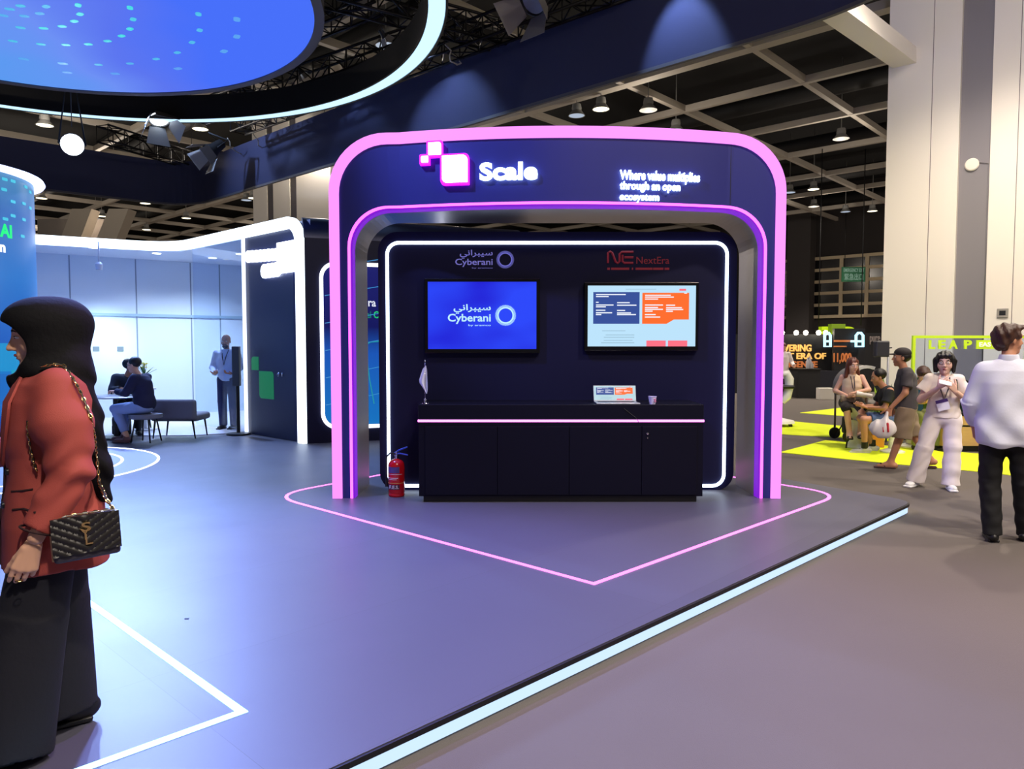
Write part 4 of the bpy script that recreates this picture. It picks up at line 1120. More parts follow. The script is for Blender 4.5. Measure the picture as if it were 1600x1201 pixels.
# hall lamps at added pendant places, some put in to brighten the far wall
HALLP = [(4.8, 2.5), (10, 5.5), (7, 10.5), (13, 13), (9, 16), (15, 20), (20, 14), (11, 25), (20, 30), (4, 22), (-6, 24), (-14, 22), (-2, 30), (2, -2), (8, -1), (-16, 30), (28, 36), (15, 37), (21, 33), (-24, 34), (-12, 44), (-30, 46)]
for i, (x, y) in enumerate(HALLP):
    add_light('SPOT', 'pendant_bulb', (x, y, 8.4), 1900 if y < 30 else 4200, (1.0, .87, .74), (x, y, 0), spot_size=math.radians(130), spot_blend=.7, shadow_soft_size=.2)
    add_light('POINT', 'beam_fill_light', (x, y, 7.9), 120 if x > 3 else 380, (1.0, .88, .74), shadow_soft_size=.25)  # fill light added below each pendant to brighten the ceiling beams
    if y > 0:
        p = Vector((x, y, 8.5)); t = thing('pendant_lamp', p, 'added round bell shaped pendant lamp hanging below the ceiling grid', 'pendant lamp', group='round pendant lamps under the hall ceiling')
        MB().lathe([(0, .34), (.13, .34), (.15, .22), (.14, .16), (.26, .0), (.24, .0), (.12, .15), (0, .15)], p, 24).build('shade', PEND, t)
        MB().tube([p + Vector((0, 0, .33)), Vector((p.x, p.y, 11.2))], .015, 6).build('stem', PEND, t)

# two unseen wash lamps added outside the fabric band to brighten the big column
for p, t, e, c, col, lab in ((Vector((4.7, 6.9, 5.3)), Vector((9.0, 12.6, 3.2)), 900, 70, (1.0, .86, .68), 'added warm wash light outside the fabric band aimed at the pale column'), (Vector((4.3, 7.4, 5.3)), Vector((8.6, 13.0, 8.0)), 520, 60, (.62, .62, 1.0), 'added cool wash light outside the fabric band aimed at the column top')):
    add_light('SPOT', 'added_column_wash', p, e, col, t, spot_size=math.radians(c), spot_blend=.9, shadow_soft_size=.08)
    stagelight(p + (p - t).normalized() * .05, t, lab, True, .5, hang=p.z + .4)
# ------------------------------------------------------------------ big column at the right
COLM = mat('column_white', (232, 226, 216), rough=.75); COLG = mat('column_recess', (128, 124, 130), rough=.6)
kA = D(1377, 540, 15.0); kA.z = 0; kB = kA - hL * 6
Mk = frame(kA, -hL)
def kx(px): return (onwall(px, kA, kB) - kA).length
def kz(px, py): return D(px, py, onwall(px, kA, kB).y).z
x1, x2, x3 = kx(1488), kx(1537), kx(1800)
ck = thing('hall_column', kA - hL * (x3 / 2), 'huge pale panelled column with a grey recessed strip at the right', 'column')
MB(Mk).bb(0, x1, 0, 2.6, 0, 11.15).build('left_panel', COLM, ck)
MB(Mk).bb(x1, x2, .1, 2.5, 0, 11.15).build('recessed_strip', COLG, ck)
MB(Mk).bb(x2, x3, 0, 2.6, 0, 11.15).build('right_panel', COLM, ck)
gm = mat('column_joint', (110, 104, 100))
for px in (1445, 1579):
    x = kx(px); MB(Mk).bb(x - .006, x + .006, -.003, 0, 0, 11.1).build('panel_joint', gm, ck)
R = Matrix.Rotation(math.radians(90), 3, 'X')
x, zz = kx(1508), kz(1508, 256)
de = thing('detector_disc', Mk @ Vector((x, .1, zz)), 'round white disc fixed on the grey strip of the column', 'detector')
MB(Mk).lathe([(0, .0), (.115, 0), (.12, .03), (.10, .05), (0, .055)], (x, .1, zz), 28, R).build('disc', mat('disc_white', (235, 228, 215), rough=.5), de)
MB(Mk).tube([(x + .1, .085, zz + .03), (x2 - .03, .085, zz - .02), (x2 - .03, .085, .8)], .012, 6).build('conduit', COLG, de)
x, zz = kx(1565), kz(1565, 487)
so = thing('switch_box', Mk @ Vector((x, 0, zz)), 'small grey square box on the column above the man in the white shirt', 'switch box')
MB(Mk).bb(x - .09, x + .09, -.03, 0, zz - .11, zz + .06, bev=.01).build('housing', mat('box_grey', (150, 145, 138)), so)
MB(Mk).bb(x - .05, x + .05, -.034, -.03, zz - .065, zz + .02).build('cover', BLACK, so)
# thick ceiling beam that meets the column
MB().bar(D(1275, -12, 11.5), D(1420, 95, 15.0), .42, .3).build('trim_99', COLM, kind='structure')
# distant column at the left behind the meeting room
YQ = 24.0
xs = [D(px, 560, YQ).x for px in (400, 422, 431, 457, 467, 520)]
c2 = thing('hall_column', ((xs[0] + xs[-1]) / 2, YQ + 1, 0), 'distant pale column with dark grooves above the meeting room', 'column')
for i in range(5):
    g_ = i in (1, 3)
    MB().bb(xs[i], xs[i + 1], YQ + (.1 if g_ else 0), YQ + 2.5, 0, 11.15).build('groove' if g_ else 'panel', COLG if g_ else COLM, c2)
# back wall pieces and slanted supports seen above the room at the left
for i, (pxa, pxb, lab) in enumerate(((112, 128, 'left slanted pale support far behind the meeting room'), (168, 186, 'right slanted pale support far behind the meeting room'))):
    Yq = 28; a = D(pxa - 22, 385, Yq); b = D(pxb - 10, 326, Yq)
    a2 = D(pxa - 2, 385, Yq); b2 = D(pxb + (-2), 326, Yq)
    t = MB(); w_ = .5
    dx = b.x - a.x
    pl = [Vector((a.x, Yq, 0)), Vector((a.x + .75, Yq, 0)), Vector((a.x + .75 , Yq, a.z)), Vector((b.x + .6, Yq, b.z)), Vector((b.x - .15, Yq, b.z)), Vector((a.x, Yq, a.z))]
    t.prism(pl, (0, .6, 0)).build('slanted_support', BEAM, label=lab, cat='support')
a = D(60, 400, 29); b = D(160, 342, 29)
MB().bb(a.x, b.x + .6, 29, 29.3, 0, b.z).build('partition_wall', WALLG, label='grey partition wall far behind the meeting room', cat='wall')

# ------------------------------------------------------------------ far booth with gold lettering
YB = 24.8
BKB = mat('booth_black', (22, 22, 26), rough=.6)
GOLD = mat('gold_letters', (240, 180, 95), rough=.4, emit=(245, 190, 100), es=.75)
fb = thing('exhibition_booth', (D(1250, 560, YB).x, YB, 0), 'black exhibition booth with gold capital lettering and a row of lamps', 'booth')
a = D(1150, 522, YB); b = D(1301, 612, YB)
MB().bb(a.x, b.x, YB, YB + .15, 0, a.z).build('front_wall', BKB, fb)
c = D(1352, 510, YB - .6); b2 = D(1303, 560, YB - .6)
MB().bb(b2.x, c.x, YB - .6, YB - .45, 0, D(0, 513, YB - .6).z).build('graphic_wall', BKB, fb)
M = frame((0, YB, 0), (1, 0, 0))
def bb_(p0, p1, q0, q1, Y=YB): return (D(p0, 560, Y).x, D(p1, 560, Y).x, D(800, q1, Y).z, D(800, q0, Y).z)
text('POWERING', bb_(1203, 1267, 538, 549), M, GOLD, fb, 'lettering', .04, .03)
text('THE NEXT ERA OF', bb_(1174, 1290, 551, 561), M, GOLD, fb, 'lettering', .04, .03)
text('INTELLIGENCE', bb_(1192, 1277, 564, 574), M, mat('copper_letters', (190, 110, 60), rough=.4, emit=(190, 110, 60), es=.5), fb, 'lettering', .04, .03)
M2 = frame((0, YB - .6, 0), (1, 0, 0))
text('11,000', bb_(1302, 1330, 551, 568, YB - .6), M2, mat('copper_letters', (0, 0, 0)), fb, 'lettering', .03, .03)
mb = MB(M2)
for q0, q1, e in ((531, 534, 1336), (540, 542, 1322)):
    b_ = bb_(1302, e, q0, q1, YB - .6); mb.bb(b_[0], b_[1], -.02, 0, b_[2], b_[3])
mb.build('small_print_lines', mat('copper_letters', (0, 0, 0)), fb)
BUL = glow('booth_lamp', (255, 240, 215), 14)
for px in (1222, 1244, 1259, 1279, 1290):
    p = D(px, 523.5, YB - .25)
    MB().lathe([(0, 0), (.06, .02), (.08, .09), (.05, .15), (0, .16)], p, 12).build('wall_lamp', BUL, fb)
    MB().tube([p + Vector((0, 0, .14)), p + Vector((0, .25, .16))], .015, 5).build('lamp_arm', BLACK, fb)
NC = glow('neon_cyan', (170, 225, 255), 2.0)
for cx in (1293, 1343):
    Y_ = YB - .75; w_ = 5.5 if cx > 1300 else 4.5
    L_ = [D(cx - w_, 541, Y_), D(cx - w_, 524, Y_), D(cx - w_ * .4, 520, Y_), D(cx + w_ * .4, 520, Y_), D(cx + w_, 524, Y_), D(cx + w_, 541, Y_)]
    MB().tube(L_, .045, 6, closed=True).build('neon_mark', NC, fb)
    MB().tube([D(cx - w_ - (8 if cx > 1300 else 0), 533, Y_), D(cx + w_, 533, Y_)], .04, 6).build('neon_mark', NC, fb)
    MB().tube([(D(cx, 560, Y_).x, Y_, D(0, 520, Y_).z - .02), (D(cx, 560, Y_).x, YB - .58, D(0, 520, Y_).z - .02)], .02, 5).build('sign_bracket', BLACK, fb)
# booth with the word pure
Y_ = 25.6; a = D(1352, 520, Y_); b = D(1384, 612, Y_)
pb_ = thing('exhibition_booth', ((a.x + b.x) / 2, Y_, 0), 'narrow black booth wall lettered pure beside the column', 'booth')
MB().bb(a.x, b.x, Y_, Y_ + .2, 0, a.z).build('front_wall', BKB, pb_)
text('pure', bb_(1358, 1374, 525, 538, Y_), frame((0, Y_, 0), (1, 0, 0)), mat('dull_letters', (120, 110, 105), emit=(90, 80, 76), es=.5), pb_, 'lettering', .03, .01)
# lime banners above
LIMS = mat('lime_banner', (190, 222, 20), rough=.6, emit=(170, 205, 15), es=.45); LIMD = mat('lime_banner_dark', (120, 150, 30), rough=.6, emit=(90, 115, 20), es=.4)
bn = thing('hanging_banner', (D(1310, 560, 28).x, 28, 3), 'lime green banner sign above the black booths', 'sign')
a = D(1284, 521, 28); b = D(1342, 510, 28)
MB().prism([(x, 28, z) for x, z in rrect(a.x, b.x, a.z - .25, b.z, .3, rs=[.4, 0, 0, .1])], (0, .3, 0)).build('lime_panel', LIMS, bn)
a = D(1299, 519, 27.7); b = D(1321, 506, 27.7)
MB().bb(a.x, b.x, 27.7, 28, a.z, b.z).build('dark_lime_panel', LIMD, bn)
for x in (a.x - .3, b.x + .8): MB().tube([(x, 28.15, b.z - .05), (x, 28.15, 9)], .02, 5).build('hanger', BLACK, bn)
# pedestal with water bottles, box
pp = D(1263, 616, 22.5); W_ = 22.5
pd = thing('demo_pedestal', (pp.x, W_, 0), 'black square pedestal in front of the gold lettering', 'pedestal')
a = D(1247, 576, W_); b = D(1281, 616, W_)
MB().bb(a.x, b.x, W_, W_ + .55, 0, a.z - .04).build('body', BKB, pd)
MB().bb(a.x - .03, b.x + .03, W_ - .03, W_ + .58, a.z - .04, a.z).build('top', BLACK, pd)
BOT = mat('bottle_clear', (190, 190, 200), rough=.2)
for i, (px, h, lab) in enumerate(((1262, .34, 'left water bottle on the black pedestal'), (1266, .38, 'taller water bottle on the black pedestal'), (1270, .2, 'short bottle at the right on the black pedestal'))):
    q = D(px, 560, W_ + .2); MB().lathe([(0, 0), (.045, 0), (.05, .01), (.05, h * .65), (.02, h * .85), (.02, h), (0, h)], (q.x, W_ + .2 + .03 * i, a.z), 14).build('water_bottle', BOT, label=lab, cat='bottle')
q = D(1289, 616, 22); MB().box((q.x, 22, .17), (.42, .3, .34), bev=.01).build('carton', mat('carton_white', (215, 210, 200)), label='small white box on the carpet beside the black pedestal', cat='box')
# dark ledge with orange screen
q = D(1290, 590, 24.2); MB().bb(q.x - .3, q.x + .4, 24.1, 24.3, 0, D(0, 579, 24.2).z).build('side_counter', mat('counter_indigo', (24, 26, 40)), label='low dark counter between the pedestal and the booth', cat='counter')

# ------------------------------------------------------------------ lime framed glass sign, timber planter
YL = 12.3
LF = mat('lime_frame', (186, 214, 40), rough=.5, emit=(170, 205, 30), es=.35)
ls_ = thing('framed_glass_sign', (D(1490, 560, YL).x, YL, 0), 'clear panel in a lime frame with lime capital lettering', 'sign')
a = D(1427, 524, YL); b = D(1600, 640, YL); th = .045
MB().bb(a.x, a.x + th, YL, YL + .05, 0, a.z).build('left_post', LF, ls_)
MB().bb(a.x + th, b.x, YL, YL + .05, a.z - th, a.z).build('top_rail', LF, ls_)
MB().bb(b.x, b.x + th, YL, YL + .05, 0, a.z).build('right_post', LF, ls_)
MB().bb(a.x + th, b.x, YL + .02, YL + .03, .05, a.z - th).build('glass', GL, ls_)
M = frame((0, YL, 0), (1, 0, 0))
for ch, p0, p1 in (('L', 1450, 1460), ('E', 1465, 1476), ('A', 1481, 1495), ('P', 1505, 1517)):
    text(ch, bb_(p0, p1, 531, 545, YL), M, LF, ls_, 'lettering', .02, .04)
b_ = bb_(1524, 1556, 531, 545, YL); MB(M).bb(b_[0], b_[1], -.02, 0, b_[2], b_[3]).build('lettering_box', LF, ls_)
text('EAST', bb_(1528, 1553, 534.5, 541.5, YL), M @ Matrix.Translation((0, -.021, 0)), mat('letters_offwhite', (240, 240, 220), emit=(240, 240, 220), es=.4), ls_, 'lettering', .006, .03)
OAK = mat('oak_board', (196, 158, 108), rough=.6, noise=.18, nscale=5, stretch=(1, 1, 14))
Yp = 11.05
pt = thing('timber_planter', (D(1540, 560, Yp).x, Yp, 0), 'long oak faced planter cabinet with black trims behind the man in the white shirt', 'cabinet')
a = D(1474, 646, Yp).x; b = D(1690, 646, Yp).x
ztp = D(0, 645, Yp).z
MB().bb(a + .02, b, Yp + .03, Yp + .6, 0.008, .09).build('plinth', BLACK, pt)
MB().bb(a, b, Yp, Yp + .62, .09, D(0, 667, Yp).z).build('lower_boards', OAK, pt)
MB().bb(a, b, Yp + .01, Yp + .62, D(0, 667, Yp).z, D(0, 664, Yp).z).build('shadow_gap', BLACK, pt)
MB().bb(a, b, Yp, Yp + .62, D(0, 664, Yp).z, D(0, 650, Yp).z).build('upper_boards', OAK, pt)
MB().bb(a - .01, b, Yp - .01, Yp + .63, D(0, 650, Yp).z, ztp).build('top', BLACK, pt)
# curved dark terrarium and plants
p = D(1513, 645, Yp + .3)
tr = thing('glass_terrarium', (p.x, Yp + .3, ztp), 'dark arched glass case with green moss on the planter cabinet', 'terrarium')
arc = [(p.x + .27 * math.cos(a_), Yp + .12, ztp + .46 * math.sin(a_)) for a_ in [math.pi * k / 16 for k in range(17)]]
MB().tube(arc, .025, 6).build('frame_arch', BLACK, tr)
MB().tube([(x, y + .34, z) for x, y, z in arc], .025, 6).build('frame_arch', BLACK, tr)
MB().prism([Vector((p.x + .25 * math.cos(a_), Yp + .17, ztp + .005 + .43 * math.sin(a_))) for a_ in [math.pi * k / 16 for k in range(17)]], (0, .25, 0)).build('case', mat('case_dark_green', (26, 52, 40), rough=.15), tr)
MB().lathe([(0, 0), (.08, 0), (.09, .02), (.02, .03), (0, .03)], (p.x + .2, Yp + .03, ztp + .2), 16, Matrix.Rotation(1.2, 3, 'X')).build('white_lamp', glow('tiny_lamp', (255, 250, 235), 1.2), tr)
LEAFY = mat('leaf_lime', (128, 160, 30), rough=.5); LEAFD = mat('leaf_dark_green', (34, 78, 30), rough=.5); POT = mat('pot_charcoal', (40, 40, 42), rough=.6)
def leafy(px, pyb, Y_, r, h, n, lab, zb, pot=True, mixc=.5, seed=0, arrow=.03):
    random.seed(seed); x = D(px, 560, Y_).x
    t = thing('potted_plant', (x, Y_, zb), lab, 'plant')
    if pot: MB().lathe([(0, 0), (.09, 0), (.12, .2), (.10, .2), (.09, .17), (0, .17)], (x, Y_, zb), 18).build('pot', POT, t)
    for i in range(n):
        a = random.uniform(0, 6.28); el = random.uniform(.35, 1.3); L = h * random.uniform(.7, 1)
        mb = MB(); b0 = Vector((x, Y_, zb + (.17 if pot else 0)))
        leafblade(mb, b0, b0 + Vector((r * math.cos(a) * math.cos(el) * 1.6, r * math.sin(a) * math.cos(el) * 1.6, L * math.sin(el))), arrow * random.uniform(.8, 1.4), .06)
        mb.build('leaf', LEAFY if random.random() < mixc else LEAFD, t)
    return t
leafy(1500, 0, Yp + .52, .3, .42, 26, 'bushy lime leaved plant on the planter cabinet beside the terrarium', ztp, seed=2)
leafy(1484, 0, Yp + .45, .2, .42, 20, 'dark leaved plant on the planter cabinet behind the woman in white', ztp, seed=3, mixc=.3)
leafy(1545, 0, Yp + .4, .3, .4, 20, 'leafy plant on the planter cabinet hidden behind the man in the white shirt', ztp, seed=5)
leafy(1399, 0, 12.7, .38, 1.0, 40, 'broad green floor plant behind the seated woman', 0, seed=7, mixc=.25, arrow=.05)
leafy(1443, 0, 12.9, .36, 1.25, 34, 'tall floor plant with yellow green leaves at the left of the lime frame', 0, seed=8, mixc=.6, arrow=.045)
leafy(1381, 0, 13.6, .25, .95, 26, 'green floor plant beside the lamp stand', 0, seed=9, mixc=.2, arrow=.045)

# ------------------------------------------------------------------ lamp stand, pushchair, stools
Y_ = 11.9; p = D(1384, 700, Y_)
st = thing('camera_stand', (p.x, Y_, 0), 'grey upright stand carrying a small camera box at the edge of the column', 'stand')
MB().tube([(p.x, Y_, .03), (p.x, Y_, D(0, 546, Y_).z)], .018, 8).build('pole', mat('pole_grey', (150, 150, 152), rough=.4, metal=.5), st)
for k in range(3):
    a = k * 2.1 + .5; MB().tube([(p.x, Y_, .35), (p.x + .35 * math.cos(a), Y_ + .35 * math.sin(a), .012)], .012, 6).build('leg', BLACK, st)
b = D(1377, 545, Y_)
MB().box((b.x, Y_, b.z), (.22, .12, .26), bev=.02).build('camera_box', mat('camera_black', (50, 50, 56), rough=.4), st)
MB().tube([(b.x, Y_, b.z), (D(1393, 560, Y_).x, Y_, D(0, 543, Y_).z)], .012, 6).build('side_arm', BLACK, st)
WHP = mat('white_plastic', (228, 226, 216), rough=.35); GFB = mat('grey_fabric', (112, 108, 104), rough=.9)
Y_ = 12.4; p = D(1332, 640, Y_)
pc = thing('pushchair', (p.x, Y_, 0), 'pushchair with a grey hood edged in white left of the seated woman', 'pushchair')
hc = Vector((D(1343, 560, Y_).x, Y_, D(0, 607, Y_).z))
secs = []
for k in range(13):
    th_ = math.radians(188 - 108 * k / 12); row = []
    for j in range(9):
        ph = -.28 + .56 * j / 8; rr = .36 * (1 - .10 * abs(j - 4) / 4)
        row.append(hc + Vector((rr * math.cos(th_), ph, rr * 1.12 * math.sin(th_))))
    inner = [q + (hc - q).normalized() * .02 for q in row[::-1]]
    secs.append(row + inner)
MB().loft(secs).build('hood', GFB, pc)
for sy in (-.28,):
    pts_ = [hc + Vector(((.38) * math.cos(math.radians(a)), sy - .01, .40 * math.sin(math.radians(a)))) for a in range(200, 60, -10)]
    sec = []
    for i, q in enumerate(pts_):
        w_ = .055 if i < 9 else .03
        d_ = (hc + Vector((0, sy, 0)) - q).normalized()
        sec.append([q, q + d_ * w_ * 1.6, q + d_ * w_ * 1.6 + Vector((0, .06, 0)), q + Vector((0, .06, 0))])
    MB().loft(sec).build('white_hood_edge', WHP, pc)
MB().box((hc.x + .1, Y_, hc.z - .28), (.5, .5, .16), bev=.06).build('seat', GFB, pc)
fr = mat('frame_brown', (82, 62, 48), rough=.5)
x0, x1 = D(1317, 560, Y_).x, D(1345, 560, Y_).x
for xx in (x0, x1):
    MB().tube([(xx, Y_ - .25, hc.z - .1), (xx, Y_ - .25, .1)], .018, 8).build('frame_tube', fr, pc)
    MB().tube([(xx, Y_ + .25, hc.z - .1), (xx, Y_ + .25, .1)], .018, 8).build('frame_tube', fr, pc)
MB().box(((x0 + x1) / 2, Y_ - .2, .55), (x1 - x0, .04, .45)).build('side_panel', mat('panel_tan', (120, 98, 78), rough=.8), pc)
R = Matrix.Rotation(math.radians(90), 3, 'X')
for xx in (x0, x1):
    for yy in (-.27, .25): MB().lathe([(0, -.02), (.09, -.02), (.1, 0), (.09, .02), (0, .02)], (xx, Y_ + yy, .1), 18, R).build('wheel', BLACK, pc)
# white stool of the seated woman
Y_ = 11.45; p = D(1341, 700, Y_)
sl = thing('white_stool', (p.x, Y_, .008), 'curvy white pedestal stool under the seated woman', 'stool')
sz = D(0, 646, Y_).z
sx0 = D(1326, 560, Y_).x; sx1 = D(1350, 560, Y_).x
secs = []
for (px, py, w_) in ((1326, 637, .03), (1331, 644, .07), (1338, 651, .09), (1346, 656, .10), (1356, 658, .10), (1364, 657, .06)):
    c_ = D(px, py, Y_); secs.append([c_ + Vector((-.01, -.2, w_ / 2)), c_ + Vector((-.02, .2, w_ / 2)), c_ + Vector((.01, .2, -w_ / 2)), c_ + Vector((.02, -.2, -w_ / 2))])
MB().loft(secs).build('seat', WHP, sl)
x = D(1344, 560, Y_).x
MB().lathe([(.0, 0), (.17, 0), (.18, .02), (.12, .12), (.1, .3), (.11, D(0, 657, Y_).z), (0, D(0, 657, Y_).z)], (x, Y_, .008), 24).build('pedestal', WHP, sl)
# camera tripod under the pushchair
p = D(1331, 655, 11.7)
tp_ = thing('tripod', (p.x, 11.7, .008), 'black tripod standing left of the white stool', 'tripod')
for tx_, ty_ in ((1304, 684), (1322, 700), (1350, 690)):
    e = G(tx_, ty_, .01); MB().tube([(p.x, 11.7, .62), e], .012, 6).build('leg', BLACK, tp_)
MB().lathe([(0, 0), (.04, 0), (.04, .1), (0, .1)], (p.x, 11.7, .6), 12).build('head', BLACK, tp_)
MB().box((p.x - .04, 11.7, .34), (.2, .16, .28), bev=.04).build('hanging_bag', BAGB, tp_)
# orange toy and small boxes on the lime carpet
q = G(1369, 698, .01); t = thing('orange_tote', (q.x, q.y, .008), 'small orange paper bag on the lime carpet between the seated people', 'bag')
MB().box((q.x, q.y, .13), (.2, .12, .24), bev=.01).build('body', mat('orange_paper', (226, 150, 50), rough=.7), t)
MB().tube([(q.x - .05, q.y, .25), (q.x - .03, q.y, .33), (q.x + .03, q.y, .33), (q.x + .05, q.y, .25)], .006, 5).build('handle', mat('orange_paper', (0, 0, 0)), t)
# white robot-like high chair behind the arch's right leg
Y_ = 14.5; p = D(1231, 632, Y_)
hc_ = thing('white_high_chair', (p.x, Y_, 0), 'white moulded swivel chair seen just right of the arch', 'chair')
zs = [D(0, yy, Y_).z for yy in (577, 582, 600, 618, 628)]
MB().tube([D(1222, 584, Y_), D(1229, 583, Y_), D(1233, 592, Y_), D(1233, 606, Y_), D(1229, 620, Y_), D(1222, 628, Y_)], [.05, .08, .09, .08, .09, .06], 12).build('moulded_shell', WHP, hc_)
MB().box((D(1222, 560, Y_).x, Y_ + .1, D(0, 604, Y_).z), (.45, .45, .07), bev=.03).build('seat', BLACK, hc_)
MB().lathe([(0, 0), (.3, 0), (.28, .05), (.05, .1), (.05, .4), (0, .4)], (D(1222, 560, Y_).x, Y_ + .1, .07), 24).build('base', WHP, hc_)
for k in range(5):
    a = k * 1.257 + .3; MB().lathe([(0, -.015), (.035, -.015), (.035, .015), (0, .015)], (D(1222, 560, Y_).x + .26 * math.cos(a), Y_ + .1 + .26 * math.sin(a), .035), 12, R).build('castor', BLACK, hc_)
# bits of litter on the stand floor
for px, py, s_, m, lab in ((292, 966, .02, BLACK, 'tiny black scrap on the stand floor'),):
    q = G(px, py, PH + .002); MB().box(q, (s_, s_ * .6, .006)).build('floor_scrap', m, label=lab, cat='scrap')
# ------------------------------------------------------------------ soft bodies: smooth unions of tapered limbs, meshed by surface nets
V = lambda *a: np.array(a, dtype=np.float64)
def n_(v): v = np.asarray(v, float); return v / np.linalg.norm(v)
def RC(a, b, ra, rb, k=.02, op='u'): return ('rc', (V(*a), V(*b), ra, rb), op, k)
def CC(a, b, ra, rb, k=.02, op='u'): return ('cc', (V(*a), V(*b), ra, rb), op, min(k, .012))
def EL(c, r, k=.02, op='u', R=None): return ('el', (V(*c), V(*r), R), op, k)
def BX(c, h, r=.01, k=.01, op='u', R=None): return ('bx', (V(*c), V(*h), r, R), op, k)
def LF(rows, k=.02, op='u', n=2.3): return ('lf', (np.array(rows, float), n), op, k)   # rows (z, cx, cy, rx, ry)
def chain(pts, rs, k=.02):
    return [RC(pts[i], pts[i + 1], rs[i], rs[i + 1], k) for i in range(len(pts) - 1)]
def axes(f, u):
    f = n_(f); u = V(*u); u = n_(u - f * (u @ f)); r = np.cross(f, u); return np.stack([r, f, u], 1)   # columns: right, forward, up
def d_prim(pr, p):
    kind, a = pr[0], pr[1]
    if kind in ('rc', 'cc'):
        A, B, ra, rb = a; ba = B - A; L2 = ba @ ba; q = p - A; t = q @ ba / L2; tc = np.clip(t, 0, 1)
        rad = ra + (rb - ra) * tc
        if kind == 'rc': return np.linalg.norm(q - tc[:, None] * ba, axis=1) - rad
        L = math.sqrt(L2); rr = np.linalg.norm(q - t[:, None] * ba, axis=1) - rad; ax = np.maximum(-t, t - 1) * L
        return np.minimum(np.maximum(rr, ax), 0) + np.sqrt(np.maximum(rr, 0) ** 2 + np.maximum(ax, 0) ** 2)
    if kind == 'el':
        c, r, R = a; q = p - c
        if R is not None: q = q @ R
        k0 = np.linalg.norm(q / r, axis=1); k1 = np.linalg.norm(q / (r * r), axis=1) + 1e-9
        return k0 * (k0 - 1) / k1
    if kind == 'bx':
        c, h, r, R = a; q = p - c
        if R is not None: q = q @ R
        q = np.abs(q) - (h - r); return np.linalg.norm(np.maximum(q, 0), axis=1) + np.minimum(q.max(1), 0) - r
    if kind == 'lf':
        W, n = a; z = p[:, 2]; zz = np.clip(z, W[0, 0], W[-1, 0])
        cx, cy, rx, ry = (np.interp(zz, W[:, 0], W[:, i]) for i in (1, 2, 3, 4))
        g = ((np.abs(p[:, 0] - cx) / rx) ** n + (np.abs(p[:, 1] - cy) / ry) ** n) ** (1 / n)
        d = (g - 1) * np.minimum(rx, ry); ax = np.maximum(W[0, 0] - z, z - W[-1, 0])
        return np.minimum(np.maximum(d, ax), 0) + np.sqrt(np.maximum(d, 0) ** 2 + np.maximum(ax, 0) ** 2)
def bounds(pr):
    kind, a = pr[0], pr[1]
    if kind in ('rc', 'cc'):
        r = max(a[2], a[3]); return np.minimum(a[0], a[1]) - r, np.maximum(a[0], a[1]) + r
    if kind == 'el': m = a[1].max() if a[2] is not None else a[1]; return a[0] - m, a[0] + m
    if kind == 'bx': m = np.linalg.norm(a[1]) if a[3] is not None else a[1]; return a[0] - m, a[0] + m
    W = a[0]; return V((W[:, 1] - W[:, 3]).min(), (W[:, 2] - W[:, 4]).min(), W[0, 0]), V((W[:, 1] + W[:, 3]).max(), (W[:, 2] + W[:, 4]).max(), W[-1, 0])
def evalsdf(prims, p, disp=None):
    d = None
    for pr in prims:
        e = d_prim(pr, p); op, k = pr[2], pr[3]
        if d is None: d = e; continue
        if op == 'u':
            h = np.maximum(k - np.abs(d - e), 0) / k; d = np.minimum(d, e) - h * h * k * .25
        elif op == 's':
            h = np.maximum(k - np.abs(-d - e), 0) / k; d = np.maximum(d, -e) + h * h * k * .25
        else: d = np.maximum(d, e)
    if disp is not None: d = d + disp(p)
    return d
